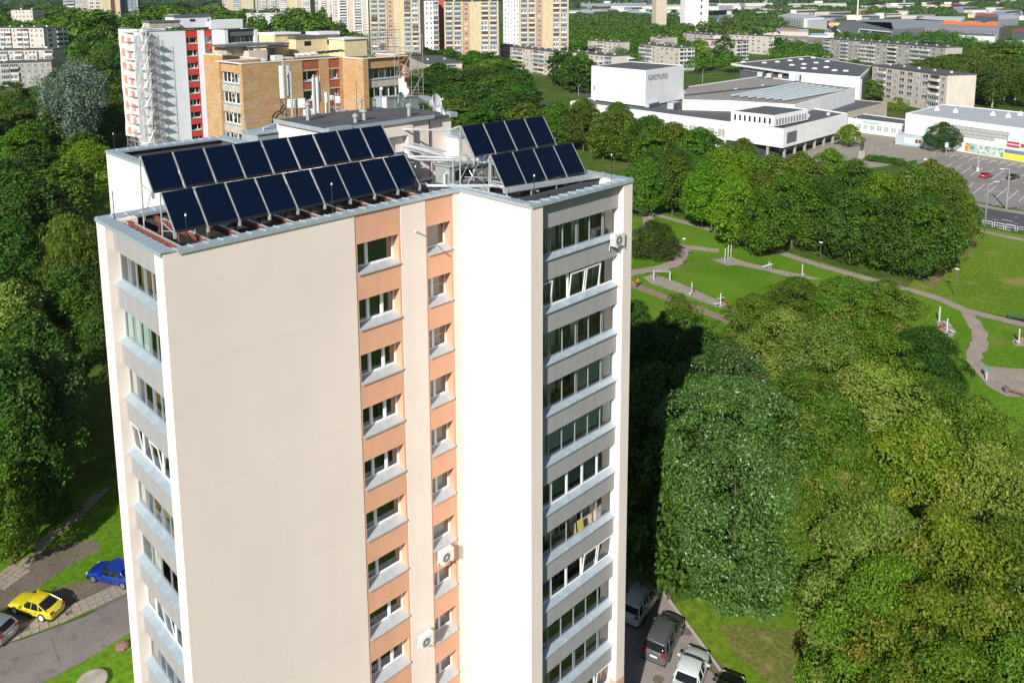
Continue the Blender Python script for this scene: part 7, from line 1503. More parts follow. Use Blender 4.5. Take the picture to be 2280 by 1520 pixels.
# single trees
CN = dict(gloss='glossy green', maple='green', pale='pale green', warm='golden', fruit='brownish green', dark='dark green', mid='mid green', bright='bright green', lime='lime green', willow='yellow green', silver='silvery', birch='grey green', olive='olive green', conif='dark')
tree(1893, 281, 6.5, 3.6, 'mid', 'lime', 'small lime green tree beside the white flagpoles on the plaza')
tree(2102, 276, 8.5, 3.9, 'near', 'dark', 'round dark green tree in front of the market wall')
tree(1953, 78, 17, 5.5, 'conif', 'dark', 'tall dark conical conifer in front of the long grey apartment block')
tree(1886, 73, 16, 4.8, 'conif', 'dark', 'dark conical conifer at the left end of the long apartment block')
for i, (u, v) in enumerate(((1942, 347), (1957, 348), (1972, 350), (1988, 352), (2003, 355))): tree(u, v, 1.5, 1.9, 'shrub', 'mid', 'clipped green bush of the low plaza hedge, %s' % ('nearest the statue', 'second from the statue', 'in the middle', 'second from the right end', 'at its right end')[i], 'clipped bushes of the plaza hedge')
# ================================================================== woods and trees between the buildings
def inside(p, poly):
    c = False; n = len(poly); j = n-1
    for i in range(n):
        if (poly[i][1] > p[1]) != (poly[j][1] > p[1]) and p[0] < (poly[j][0]-poly[i][0])*(p[1]-poly[i][1])/(poly[j][1]-poly[i][1])+poly[i][0]: c = not c
        j = i
    return c
for (p0, p1, th_, n_) in FOOTS:
    d = (p1-p0).normalized(); A1 = p0-d*4+n_*5; B1 = p1+d*4+n_*5; FOOT.append([(q.x, q.y) for q in (A1, B1, B1-n_*(th_+8), A1-n_*(th_+8))])
for ox, oy in ((BO.x, BO.y), (WO.x, WO.y)): FOOT.append([(ox-7, oy-9), (ox+27, oy-9), (ox+27, oy+28), (ox-7, oy+28)])
FOOT.append([(-2, -8), (27, -8), (27, 29), (-2, 29)])
for u_, v_, H_, r_ in ((168, 168, 25, 10), (150, 490, 12, 6), (50, 285, 14, 7.5), (190, 322, 13.5, 7), (20, 205, 16, 6), (25, 640, 12, 5)):
    q = at(u_, v_, H_); q.z = 0; d = Vector((CP.x-q.x, CP.y-q.y, 0)).normalized(); n_ = Vector((-d.y, d.x, 0)); FOOT.append([(p.x, p.y) for p in (q-d*r_*.7+n_*r_*.9, q-d*r_*.7-n_*r_*.9, q+d*(r_+H_*1.1)-n_*r_*.7, q+d*(r_+H_*1.1)+n_*r_*.7)]); sv = Vector((math.cos(SUN_AZ), math.sin(SUN_AZ), 0)); m_ = Vector((-sv.y, sv.x, 0)); FOOT.append([(p.x, p.y) for p in (q+m_*r_*.8, q-m_*r_*.8, q+sv*(r_+8)-m_*r_*.8, q+sv*(r_+8)+m_*r_*.8)])
def blocked(x, y): return any(inside((x, y), f) for f in FOOT)
def scatter(poly_px, step, seed, jit=.42, lim=999):
    g = random.Random(seed); P = [att(u, v) for u, v in poly_px]; W_p = [(p.x, p.y) for p in P]; x0, x1 = min(p[0] for p in W_p), max(p[0] for p in W_p); y0, y1 = min(p[1] for p in W_p), max(p[1] for p in W_p); out = []
    nx, ny = int((x1-x0)/step)+1, int((y1-y0)/step)+1
    for i in range(nx):
        for j in range(ny):
            x = x0+(i+.5+g.uniform(-jit, jit))*step; y = y0+(j+.5+g.uniform(-jit, jit))*step
            if inside((x, y), W_p) and not blocked(x, y): out.append((x, y))
    g.shuffle(out); return out[:lim]
woods = [
 # polygon (foot pixels), spacing, heights, kinds, colours, label, group
 ([(-60, 275), (200, 265), (262, 290), (262, 380), (-60, 420)], 12, (12, 16), ('mid', 'midround'), ('mid', 'dark', 'olive', 'mid'), 'green broadleaf tree in the dense wood at the left, behind the bright maples', 'trees of the dense left wood'),
 ([(150, 178), (262, 178), (262, 262), (135, 262)], 13, (12, 17), ('mid', 'midround', 'farcol'), ('mid', 'dark', 'olive'), 'tree in the wood between the grey blocks and the scaffolded tower', 'trees between the left blocks and the scaffold'),
 ([(-60, 420), (225, 385), (215, 470), (60, 620), (-60, 700)], 11, (11, 14), ('mid', 'near'), ('dark', 'mid', 'dark'), 'dark green tree in the left wood around the willow', 'trees round the weeping willow'),
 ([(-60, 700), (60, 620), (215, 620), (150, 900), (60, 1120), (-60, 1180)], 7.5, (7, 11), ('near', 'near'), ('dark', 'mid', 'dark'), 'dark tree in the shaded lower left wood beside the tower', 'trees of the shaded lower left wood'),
 ([(880, 215), (1050, 195), (1185, 222), (1200, 300), (1130, 330), (900, 330)], 14.5, (9, 13), ('mid', 'midround'), ('mid', 'dark', 'olive', 'dark'), 'round green tree in the park behind the roof, right of the brick tower', 'trees behind the roof right of the brick tower'),
 ([(890, 160), (1085, 140), (1110, 175), (1180, 215), (1050, 195), (960, 215)], 15, (11, 15), ('mid', 'midround'), ('mid', 'dark', 'mid', 'lime'), 'tree in the green belt in front of the yellow brick towers', 'trees in front of the yellow brick towers'),
 ([(1255, 150), (1310, 160), (1315, 215), (1262, 205)], 11, (12, 17), ('mid', 'farcol'), ('mid', 'dark'), 'tall green tree left of the white theatre box', 'trees left of the theatre box'),
 ([(1990, 215), (2110, 190), (2290, 205), (2290, 246), (2110, 236)], 11.5, (12, 17), ('birch', 'birch', 'mid'), ('birch', 'olive', 'birch', 'mid'), 'tall birch in the wood behind the market hall', 'birches behind the market hall'),
 ([(2110, 155), (2290, 150), (2290, 200), (2110, 190)], 16, (12, 15), ('mid', 'far'), ('mid', 'birch', 'olive'), 'leafy tree in the wood behind the birches at the right edge', 'trees behind the birches'),
 ([(1880, 208), (1940, 206), (1942, 232), (1890, 222)], 9, (9, 13), ('mid',), ('olive', 'dark', 'mid'), 'leafy tree beside the pale block behind the ice palace', 'trees beside the ice palace'),
]
ntree = 0
GN_ = ['dense left wood', 'wood beside the scaffolded tower', 'willow wood', 'shaded lower left wood', 'park wood behind the roof', 'wood before the yellow towers', 'clump left of the theatre box', 'birch wood behind the market', 'wood behind the birches', 'clump by the ice palace']
for wi, (poly, step, (h0, h1), kinds, cols_, lab, grp) in enumerate(woods):
    g = random.Random(100+wi)
    pts = scatter(poly, step, wi); uvp = [proj((x, y, 0)) for x, y in pts]
    us = sorted(q[0] for q in uvp); vs = sorted(q[1] for q in uvp); n_ = len(pts)
    for (x, y), q in zip(pts, uvp):
        H = g.uniform(h0, h1); k = g.choice(kinds); r_ = step*.62*g.uniform(.85, 1.15)*(.75 if k == 'farcol' else 1); l = g.choice(cols_)
        iu = min(4, us.index(q[0])*5//n_); iv = min(2, vs.index(q[1])*3//n_)
        tree(H=H, R_=r_, key=k, lm=l, label='%s %s, %s of the %s' % (CN[l], 'birch' if k == 'birch' else 'slim tree' if k == 'farcol' else 'tree', ('rear', 'middle', 'front')[iv]+' '+('far left', 'left', 'centre', 'right', 'far right')[iu], GN_[wi]), group=grp, xy=(x, y)); ntree += 1
mid_woods = [   # pale labels again, farther away, small in the photo
 ([(1262, 118), (1420, 112), (1560, 118), (1570, 140), (1425, 148), (1262, 150)], 13, (11, 16), ('far', 'farcol'), ('mid', 'dark', 'olive'), 'tree of the wooded strip above the theatre box', 'trees of the strip above the theatre', 60),
 ([(1360, 150), (1420, 150), (1420, 185), (1360, 180)], 12, (9, 12), ('far',), ('mid', 'lime'), 'tree among the pale blocks left of the ice palace', 'trees among the pale blocks', 14),
 ([(1525, 145), (1640, 138), (1640, 165), (1525, 165)], 12, (11, 16), ('far', 'farcol'), ('mid', 'dark', 'olive'), 'tree in front of the middle pale blocks', 'trees in front of the middle blocks', 20),
 ([(1725, 118), (1840, 120), (1840, 140), (1725, 140)], 14, (9, 13), ('far',), ('mid', 'dark'), 'tree behind the ice palace roof', 'trees behind the ice palace', 16),
 ([(1860, 92), (2140, 90), (2140, 104), (1860, 100)], 18, (11, 15), ('far', 'farcol'), ('mid', 'dark', 'birch'), 'tree between the long grey block and the shopping centre', 'trees before the shopping centre', 26),
 ([(2115, 112), (2290, 118), (2290, 150), (2115, 155)], 14, (12, 16), ('far', 'farcol'), ('mid', 'birch', 'olive'), 'tree of the upper right wood beside the long grey block', 'trees of the upper right wood', 34),
 ([(100, 130), (300, 130), (262, 178), (150, 178)], 16, (12, 17), ('far',), ('mid', 'dark', 'olive'), 'tree of the upper left wood behind the silvery poplar', 'trees of the upper left wood', 34),
]
for (u, v, H, r_, k, l, lab) in (
 (218, 22, 24, 9, 'farcol', 'mid', 'big feathery green tree in front of the top left tower'),
 (1240, 118, 18, 6, 'farcol', 'mid', 'tall green tree covering the right part of the long pale block'),
 (1296, 122, 17, 5, 'mid', 'bright', 'dense bright green tree just left of the theatre box'),
 (1612, 84, 19, 6.5, 'far', 'dark', 'dark round tree covering the block with the red balcony'),
 (1567, 92, 19, 4.6, 'farcol', 'lime', 'tall pale green tree between the two middle blocks'),
 (1615, 38, 22, 8, 'farcol', 'lime', 'leafy birch in front of the tall blue grey block'),
 (1500, 25, 22, 12, 'far', 'dark', 'big dark tree beside the curved showroom'),
 (1640, 20, 22, 9, 'farcol', 'dark', 'slim dark tree in front of the white office slab'),
 (1905, 138, 13, 6, 'mid', 'olive', 'big olive tree left of the pale block behind the ice palace'),
 (1735, 87, 14, 6, 'far', 'dark', 'dark tree behind the ice palace canopy'),
 (1320, 50, 16, 9, 'far', 'olive', 'olive tree above the theatre, left one of the wooded strip'),
 (1120, 210, 7, 4, 'mid', 'lime', 'small lime tree on the sunny clearing behind the roof'),
 (2002, 222, 4.5, 3, 'shrub', 'lime', 'yellow green shrub beside the annex building'),
 (1325, 95, 12, 6, 'far', 'lime', 'pale green willow like tree beside the small pale block'),
 (1150, 72, 14, 7, 'far', 'lime', 'pale tree below the middle yellow tower')):
    tree(u, v, H, r_, k, l, lab, 'single trees between the blocks'); ntree += 1
# far woodland, nobody could count it: one object, real crowns of coarse leaves
def far_wood(name, label, polys, step, H, Rr, nl, size, lm, seed):
    g = np.random.RandomState(seed); pts = []
    for i, p in enumerate(polys): pts += scatter(p, step, seed+i)
    pts = np.array(pts); n = len(pts); base = np.array([terr(x, y) for x, y in pts]); hh = H*g.uniform(.65, 1.2, n); rr = Rr*g.uniform(.7, 1.25, n)
    k = np.repeat(np.arange(n), nl); m_ = len(k); d = g.normal(size=(m_, 3)); d /= np.linalg.norm(d, axis=1, keepdims=True); d[:, 2] = np.abs(d[:, 2])*1.1-.25
    q = g.uniform(.75, 1.05, m_)*(1+.18*np.sin(d[:, 0]*5+k)*np.cos(d[:, 1]*4+k*1.7)); C = np.stack([pts[k, 0]+d[:, 0]*rr[k]*q, pts[k, 1]+d[:, 1]*rr[k]*q, base[k]+hh[k]*.42+d[:, 2]*hh[k]*.55*q], 1)
    C[:, 2] = np.maximum(C[:, 2], base[k]+.3); Nn = d+np.array([0, 0, .5])+g.normal(size=(m_, 3))*.35; me = leaves_mesh('crowns', C, Nn, size*g.uniform(.6, 1.3, m_), .7, .15, seed); me.materials.append(LM[lm])
    o = stuff(inst(me, name)); o['label'] = label; return n
far_wood('middle_distance_wood', 'leafy woodland between and around the five storey blocks', [m_[0] for m_ in mid_woods], 13.5, 13, 6.6, 420, .62, 'mid', 601)
far_wood('distant_woodland', 'dense distant green woodland spreading round the blocks', [
 [(-120, 64), (300, 64), (300, 128), (100, 128), (-120, 108)], [(-120, 128), (30, 150), (-120, 170)], [(290, 60), (830, 60), (830, 132), (290, 132)], [(930, 70), (1160, 68), (1160, 110), (930, 130)], [(800, 130), (960, 130), (900, 160), (820, 170)], [(1110, 72), (1265, 70), (1265, 112), (1110, 100)], [(1262, 56), (1540, 66), (1540, 112), (1262, 116)]], 13.5, 13, 7.2, 190, 1.25, 'mid', 301)
far_wood('tall_tree_belt', 'belt of tall trees in front of the distant tower blocks', [[(300, 62), (560, 60), (825, 64), (825, 92), (300, 92)], [(60, 66), (310, 66), (310, 105), (160, 105)]], 13, 17, 8, 330, 1.1, 'mid', 701)
far_wood('distant_trees', 'scattered distant trees of the industrial belt', [
 [(1270, 30), (1500, 40), (1500, 58), (1270, 50)], [(1640, 26), (1740, 36), (1740, 62), (1640, 62)], [(1850, 22), (2120, 26), (2120, 38), (1860, 38)], [(1480, 52), (1610, 56), (1610, 76), (1480, 70)], [(1630, 66), (1730, 74), (1700, 90), (1630, 88)], [(2150, 10), (2330, 14), (2330, 30), (2150, 26)], [(1700, 18), (1860, 22), (1850, 34), (1700, 32)]], 26, 14, 12, 110, 2.6, 'mid', 401)
far_wood('hill_woodland', 'wooded hills on the horizon', [[(-150, 2), (900, -12), (2400, -6), (2400, 10), (1500, 12), (800, 30), (-150, 60)]], 52, 20, 32, 42, 8.5, 'dark', 501)

# ================================================================== far small buildings among the trees
g = random.Random(77)
hb = [('white_b', 'roofgrey'), ('ltgrey', 'roofdark'), ('beige', 'roofbrown'), ('white_w', 'tile_red'), ('panel_pink', 'roofgrey'), ('bluegrey', 'ltgrey')]
gg = 'small distant buildings of the industrial belt'
def lb_(w, wl, rf_, u, v):
    cn = dict(white_b='white', ltgrey='light grey', beige='beige', white_w='cream', panel_pink='pinkish', bluegrey='blue grey')[wl]; rn = dict(roofgrey='grey', roofdark='dark', roofbrown='brown', tile_red='red', ltgrey='pale')[rf_]
    land = [(1400, 'behind the right yellow tower'), (1560, 'near the silo and mill'), (1720, 'behind the white offices'), (1880, 'left of the floodlight mast'), (2060, 'right of the floodlight mast'), (2300, 'at the far right edge')]
    return '%s %s building, %s roof, %s, %s' % ('long' if w > 65 else 'short', cn, rn, [b for a, b in land if u < a][0], 'rear row' if v < 16 else 'middle row' if v < 30 else 'front row')
for i in range(110):
    u = g.uniform(1290, 2270); v = g.uniform(7, 46)
    p = att(u, v); x, y = p.x, p.y
    if blocked(x, y): continue
    w, dd, h = g.uniform(20, 110), g.uniform(12, 34), g.uniform(6, 13); wl, rf_ = g.choice(hb); o = thing('distant_building', lb_(w, wl, rf_, u, v), 'building', (x, y, terr(x, y)), g.uniform(-.3, .3), gg)
    MB().box(-w/2, w/2, -dd/2, dd/2, -3, h, MT[wl]).build('wall', o); MB().box(-w/2-.4, w/2+.4, -dd/2-.4, dd/2+.4, h, h+.5, MT[rf_]).build('roof', o); MB().box(-w/2+2, w/2-2, -dd/2-.1, -dd/2, h*.45, h*.75, MT['shade_pane']).build('window_band', o)
    FOOT.append([(x-w/2, y-dd/2), (x+w/2, y-dd/2), (x+w/2, y+dd/2), (x-w/2, y+dd/2)])

# ================================================================== street furniture and small things
def lamp(u, v, vt, lab, disc=True, grp='park lamps', lean=0):
    p = at(u, v); h = hgt(p, vt); o = thing('park_lamp', lab, 'lamp', p, 0, grp); MB().tube((0, 0, 0), (0, 0, h-.1), .06, MT['dkgrey'], 8, .04).build('post', o); MB().lathe((0, 0, h-.12), [(.08, 0), (.32, .05), (.34, .12), (.1, .18)], MT['white'], 14).build('lamp_head', o); return h
lamp(1521.5, 590.5, 531, 'park lamp on the path behind the exercise lawn'); lamp(1598, 529, 475, 'park lamp against the hedge row, middle one'); lamp(1825, 597, 539, 'park lamp against the hedge row near the bench machine'); lamp(1415, 475, 426, 'park lamp close to the right edge of the tower'); lamp(2126, 660, 598, 'park lamp on the sloping lawn by the big round tree'); lamp(1649, 705, 667, 'park lamp whose head sticks out behind the grove corner')
p = at(1649, 705)
for (u, v, vt, r_, lab, arm) in ((2240.5, 466, 376, .17, 'thick concrete utility pole beside the car park', -1), (2193, 503, 411, .12, 'tall grey street lamp pole beside the avenue railing', 1)):
    p = at(u, v); h = hgt(p, vt); o = thing('street_pole', lab, 'pole', p, 0, 'tall poles along the avenue'); MB().tube((0, 0, 0), (0, 0, h), r_*.9, MT['midgrey' if arm > 0 else 'concrete'], 10, r_*.8).build('pole', o)
    a = Vector((RT.x, RT.y, 0)).normalized(); mb = MB(); e = a*(arm*1.3)+Vector((0, 0, h+.6 if arm > 0 else h)); mb.tube((0, 0, h-.1), e, .05, MT['ltgrey'], 6); mb.obox(e+a*arm*.35, a*.4, (0, .1, 0), (0, 0, .06), MT['white']); mb.build('lamp_arm', o)
for (u, v, vt, lab) in ((1564, 185, 155, 'street lamp left of the ice palace canopy'), (1288, 213, 190, 'street lamp on the clearing left of the white hall'), (1122, 262, 222, 'street lamp behind the penthouse'), (1037, 262, 224, 'street lamp on the small clearing behind the roof')):
    p = at(u, v); h = hgt(p, vt); o = thing('street_lamp', lab, 'lamp', p, 0, 'street lamps on the avenue'); MB().tube((0, 0, 0), (0, 0, h), .1, MT['ltgrey'], 6, .06).build('pole', o); MB().obox((.8, 0, h), (.9, 0, .08), (0, .12, 0), (0, 0, .06), MT['ltgrey']).build('lamp_head', o)
p = att(1908, 50, 0); h = hgt(p, 0)+6; o = thing('floodlight_mast', 'very tall white floodlight mast in the industrial belt', 'mast', (p.x, p.y, terr(p.x, p.y))); MB().tube((0, 0, 0), (0, 0, h), 1.6, MT['white'], 8, .8).build('pole', o); MB().box(-7, 7, -1, 1, h-1, h+4, MT['ltgrey']).build('lamp_rack', o)
for i, u in enumerate((1888, 1895, 1904)):
    p = at(u, (318, 316, 313)[i]); h = hgt(p, (268, 262, 260)[i]); o = thing('flagpole', 'white flagpole on the plaza steps, %s of three' % ('left', 'middle', 'right')[i], 'flagpole', p, 0, 'three white flagpoles'); MB().tube((0, 0, 0), (0, 0, h), .09, MT['white'], 8, .05).build('pole', o); MB().lathe((0, 0, 0), [(.3, 0), (.3, .2), (.1, .3)], MT['concrete'], 10).build('base', o)
for i in range(9):
    p, q = at(2188+25.5*i, 501.5+4.6*i), at(2188+25.5*i+21, 501.5+4.6*i+3.8)
    o = thing('guard_rail', 'white tubular guard rail section along the avenue, %s from the left' % ORD[i], 'railing', p, 0, 'white rail sections along the avenue'); d = q-p
    MB().tube((0, 0, 0), (0, 0, 1.0), .04, MT['white'], 6).build('post', o); MB().tube(d, d+Vector((0, 0, 1.0)), .04, MT['white'], 6).build('post', o); MB().tube((0, 0, 1.0), d+Vector((0, 0, 1.0)), .04, MT['white'], 6).build('rail', o); MB().tube((0, 0, .55), d+Vector((0, 0, .55)), .03, MT['white'], 6).build('rail', o)
# exercise machines
def rig(lab, u, v, fn, rz=0, name='exercise_machine'):
    o = thing(name, lab, 'exercise machine', at(u, v), rz, 'outdoor exercise equipment'); fn(o); return o
def bars(o, hs=(2.4, 2.7, 2.4), sp=1.5):
    for i, h in enumerate(hs): MB().tube((i*sp, 0, 0), (i*sp, 0, h), .07, MT['ltgrey'], 8).build('post', o)
    for i in range(len(hs)-1): MB().tube((i*sp, 0, hs[0]-.1), (i*sp+sp, 0, hs[0]-.1), .03, MT['ltgrey'], 6).build('bar', o)
rig('three tall horizontal bar posts on the gravel by the far lawn edge', 1614, 583, bars, R(10))
def pbars(o):
    for y in (0, .7):
        MB().tube((0, y, 0), (0, y, 1.5), .06, MT['ltgrey'], 8).build('post', o); MB().tube((2.6, y, 0), (2.6, y, 1.5), .06, MT['ltgrey'], 8).build('post', o); MB().tube((0, y, 1.5), (2.6, y, 1.5), .035, MT['balc_blue'], 6).build('bar', o)
rig('parallel bars on the left gravel strip nearest the walker', 1456, 624, pbars, R(-50))
def cross(o):
    MB().tube((0, 0, 0), (0, 0, 1.9), .09, MT['ltgrey'], 8).build('post', o); MB().tube((-.7, 0, 1.2), (.7, 0, 1.2), .05, MT['ltgrey'], 6).build('handle_bar', o)
    for s in (-1, 1): MB().obox((s*.9, 0, .45), (.3, 0, 0), (0, .22, 0), (0, 0, .05), MT['red' if s > 0 else 'ltgrey']).build('seat', o); MB().tube((s*.9, 0, 0), (s*.9, 0, .45), .05, MT['ltgrey'], 6).build('leg', o); MB().tube((0, 0, .4), (s*.9, 0, .4), .05, MT['ltgrey'], 6).build('beam', o)
rig('grey and red cross trainer in the middle of the left gravel strip', 1540, 655, cross, R(20)); rig('grey stepper with red pedals at the lower end of the gravel strip', 1604, 680, cross, R(-20)); rig('double pull machine on the right end of the far gravel strip', 1786, 612, cross, R(30)); rig('red seated machine on the gravel patch right of the grove', 2108, 738, cross, R(60))
rig('grey low training bench on the far gravel strip', 1708, 597, lambda o: (MB().obox((0, 0, .5), (.9, 0, .2), (0, .25, 0), (0, 0, .04), MT['ltgrey']).build('board', o), MB().tube((-.7, 0, 0), (-.7, 0, .4), .05, MT['ltgrey']).build('leg', o), MB().tube((.7, 0, 0), (.7, 0, .65), .05, MT['ltgrey']).build('leg', o), MB().tube((.2, 0, 0), (.4, 0, 1.2), .05, MT['ltgrey']).build('handle_bar', o)), R(-30))
rig('single pale post of a machine at the right edge of the grove', 2091, 716, lambda o: (MB().tube((0, 0, 0), (0, 0, 2.2), .1, MT['ltgrey'], 8).build('post', o), MB().box(-.3, .3, -.05, .05, 1.4, 1.5, MT['ltgrey']).build('handle_bar', o)))
rig('dark low machine on the paved circle at the right edge', 2268, 762, cross, R(10))
rig('green topped info post beside the branching path', 2196, 846, lambda o: (MB().tube((0, 0, 0), (0, 0, 1.6), .08, MT['ltgrey'], 8).build('post', o), MB().box(-.25, .25, -.1, .1, 1.2, 1.8, MT['green']).build('panel', o)))
MT['benchgreen'] = mat('dark_green_paint', (.03, .10, .05), .6)
def bench(lab, u, v, rz, back=True):
    o = thing('park_bench', lab, 'bench', at(u, v), rz, 'park benches')
    for i in range(3): MB().box(-1.1, 1.1, -.25+i*.17, -.11+i*.17, .42, .46, MT['benchgreen' if back else 'wood']).build('seat_slat', o)
    if back:
        for i in range(2): MB().box(-1.1, 1.1, .30, .34, .55+i*.18, .68+i*.18, MT['benchgreen']).build('back_slat', o)
    for x in (-.9, .9): MB().box(x-.05, x+.05, -.25, .32, 0, .42, MT['dkgrey']).build('leg', o)
bench('green bench beside the park path at the right edge', 2264, 714, R(-75)); bench('dark bench at the lower right branching path', 2258, 878, R(-88), False)
def litter(lab, u, v):
    o = thing('litter_bin', lab, 'bin', at(u, v), 0, 'litter bins'); MB().lathe((0, 0, 0), [(.2, 0), (.25, .7), (.27, .75), (.2, .77)], MT['dkgrey'], 12).build('drum', o)
litter('dark litter bin at the end of the dark bench', 2240, 874); litter('dark litter bin by the blue sign in front of the market', 2103, 341)
# bicycles and scooter
def bike(lab, u, v, rz, lying=0):
    o = thing('bicycle', lab, 'bicycle', at(u, v), rz, 'turquoise hire bicycles'); o.rotation_euler = (R(lying), 0, rz); tq = MT['mint']
    for x in (-.52, .52):
        mb = MB(); mb.lathe((x, 0, .33), [(.30, -.02), (.34, -.02), (.34, .02), (.30, .02)], MT['black'], 18, ax=(0, 1, 0)); mb2 = mb.build('wheel', o)
    mb = MB(); mb.path([(-.52, 0, .33), (-.1, 0, .30), (.38, 0, .78), (-.22, 0, .62), (-.52, 0, .33)], .035, tq, 6); mb.tube((-.1, 0, .30), (-.26, 0, .86), .03, tq); mb.tube((.52, 0, .33), (.36, 0, .98), .03, tq); mb.build('frame', o)
    MB().tube((.36, -.28, .98), (.36, .28, .98), .02, MT['black']).build('handlebar', o); MB().box(-.38, -.14, -.07, .07, .86, .92, MT['black']).build('saddle', o); MB().box(.5, .75, -.15, .15, .7, .9, MT['dkgrey']).build('basket', o)
bike('turquoise hire bicycle lying on the pavement, left one of two', 2263, 463, R(-60), 70); bike('turquoise hire bicycle lying on the pavement at the right edge', 2279, 461, R(-40), 70)
o = thing('scooter', 'turquoise electric scooter parked on the pavement by the avenue', 'scooter', at(2214, 457), R(-70)); MB().box(-.5, .45, -.09, .09, .1, .16, MT['mint']).build('deck', o); MB().tube((.45, 0, .15), (.32, 0, 1.1), .035, MT['mint']).build('stem', o); MB().tube((.32, -.25, 1.1), (.32, .25, 1.1), .02, MT['black']).build('handlebar', o)
for x in (-.5, .5): MB().lathe((x, 0, .1), [(.02, -.03), (.11, -.03), (.11, .03), (.02, .03)], MT['black'], 12, ax=(0, 1, 0)).build('wheel', o)
# signs
o = thing('parking_sign', 'blue and white sign on a post in front of the dark plaza tree', 'sign', at(2106, 345)); MB().tube((0, 0, 0), (0, 0, 3.6), .05, MT['ltgrey']).build('post', o); o.rotation_euler = (0, 0, math.atan2(RT.y, RT.x)); MB().box(-.5, .5, -.06, -.02, 2.2, 3.7, MT['skyblue']).build('board', o); MB().box(-.3, .45, -.08, -.062, 2.3, 3.1, MT['white']).build('white_field', o)
o = thing('sign_post', 'sign post with a white foot block and a small blue board in the car park', 'sign', at(2177, 381)); MB().box(-.22, .22, -.22, .22, 0, .9, MT['white']).build('foot_block', o); MB().tube((0, 0, .9), (0, 0, 3.6), .07, MT['ltgrey']).build('post', o); MB().box(-.5, .5, -.08, 0, 3.2, 4.0, MT['balc_blue']).build('board', o)
for i in range(10):   # cycle stands
    p = at(2082+7*i, 343-1.5*i+(i > 5)*1.5); tag(MB().path([(0, 0, 0), (0, 0, .85), (0, .6, .85), (0, .6, 0)], .03, MT['ltgrey'], 5).build('cycle_stand', None, p), 'grey cycle stand of the row in front of the market', 'cycle stand', 'row of cycle stands')
for i, (u, v) in enumerate(((1941, 332), (1955, 335), (1982, 327), (1890, 325), (1905, 323))): p = at(u, v); tag(MB().lathe((0, 0, 0), [(.22, 0), (.16, .7), (.2, .8), (.05, .95)], MT['concrete'], 10).build('bollard', None, p), 'grey concrete bollard on the plaza, %s' % ('between statue and steps', 'right of the statue', 'in the middle of the paving', 'left below the flagpoles', 'right below the flagpoles')[i], 'bollard', 'bollards on the plaza')
tag(MB().box(-.5, .5, -.3, .3, 0, .9, MT['white_w']).box(-.55, .55, -.35, .35, .9, .96, MT['ltgrey']).build('cabinet_box', None, at(2061, 360)), 'cream cabinet box behind the avenue trees at the plaza corner', 'cabinet')
# ---- people: one continuous skinned body each
def figure(name, label, P, rz, pose, cloth, legm, skinm, scale=1.0, hair=None):
    """pose: joint name -> point; a body grown along its skeleton"""
    J = dict(pelvis=(0, 0, .95), belly=(0, 0, 1.10), chest=(0, 0, 1.32), neck=(0, 0, 1.50), head=(0, .01, 1.60), crown=(0, .0, 1.72), shl=(-.18, 0, 1.42), ell=(-.24, .02, 1.14), hal=(-.22, -.12, .92), shr=(.18, 0, 1.42), elr=(.24, .02, 1.14), har=(.22, -.12, .92), hpl=(-.09, 0, .92), knl=(-.10, -.10, .50), anl=(-.10, .05, .09), tol=(-.10, -.14, .04), hpr=(.09, 0, .92), knr=(.10, .04, .50), anr=(.10, .22, .12), tor=(.10, .05, .04))
    J.update(pose); N_ = list(J); rad = dict(pelvis=.145, belly=.13, chest=.155, neck=.06, head=.095, crown=.07, shl=.065, ell=.048, hal=.04, shr=.065, elr=.048, har=.04, hpl=.095, knl=.068, anl=.045, tol=.042, hpr=.095, knr=.068, anr=.045, tor=.042)
    E_ = [('pelvis', 'belly'), ('belly', 'chest'), ('chest', 'neck'), ('neck', 'head'), ('head', 'crown'), ('chest', 'shl'), ('shl', 'ell'), ('ell', 'hal'), ('chest', 'shr'), ('shr', 'elr'), ('elr', 'har'), ('pelvis', 'hpl'), ('hpl', 'knl'), ('knl', 'anl'), ('anl', 'tol'), ('pelvis', 'hpr'), ('hpr', 'knr'), ('knr', 'anr'), ('anr', 'tor')]
    me = bpy.data.meshes.new('body'); me.from_pydata([J[n] for n in N_], [(N_.index(a), N_.index(b)) for a, b in E_], []); o = thing(name, label, name if name == 'person' else 'statue', P, rz); b_ = inst(me, 'body', o); b_.scale = (scale,)*3
    b_.modifiers.new('skin', 'SKIN'); b_.modifiers.new('sub', 'SUBSURF').levels = 1
    if not me.skin_vertices:
        bpy.context.view_layer.objects.active = b_
    sv = me.attributes.get('skin') if False else me.skin_vertices
    if sv:
        for i, n in enumerate(N_): sv[0].data[i].radius = (rad[n],)*2
        sv[0].data[0].use_root = True
    me.materials.append(cloth); bpy.context.view_layer.update(); dg = bpy.context.evaluated_depsgraph_get(); m2 = bpy.data.meshes.new_from_object(b_.evaluated_get(dg)); b_.modifiers.clear(); b_.data = m2; m2.name = 'body'
    m2.materials.clear(); [m2.materials.append(x) for x in (cloth, legm, skinm)]
    hd = Vector(J['head']); hands = [Vector(J['hal']), Vector(J['har'])]
    for p in m2.polygons:
        c = p.center; p.material_index = 2 if (c-hd).length < .17 and c.z > J['neck'][2]+.02 or any((c-q).length < .08 for q in hands) else (1 if c.z < .93 else 0); p.use_smooth = True
    if hair:
        mb = MB(); mb.lathe(Vector(J['crown'])-Vector((0, -.02, .10)), [(.105, 0), (.115, .06), (.09, .13), (.03, .165)], hair, 12); h_ = mb.build('hair', o, smooth=True); h_.scale = (scale,)*3
    return o
SK = mat('skin', (.45, .27, .19), .6); ORG = mat('orange_vest', (.85, .16, .02), .7); TRS = mat('dark_trousers', (.03, .035, .05), .8)
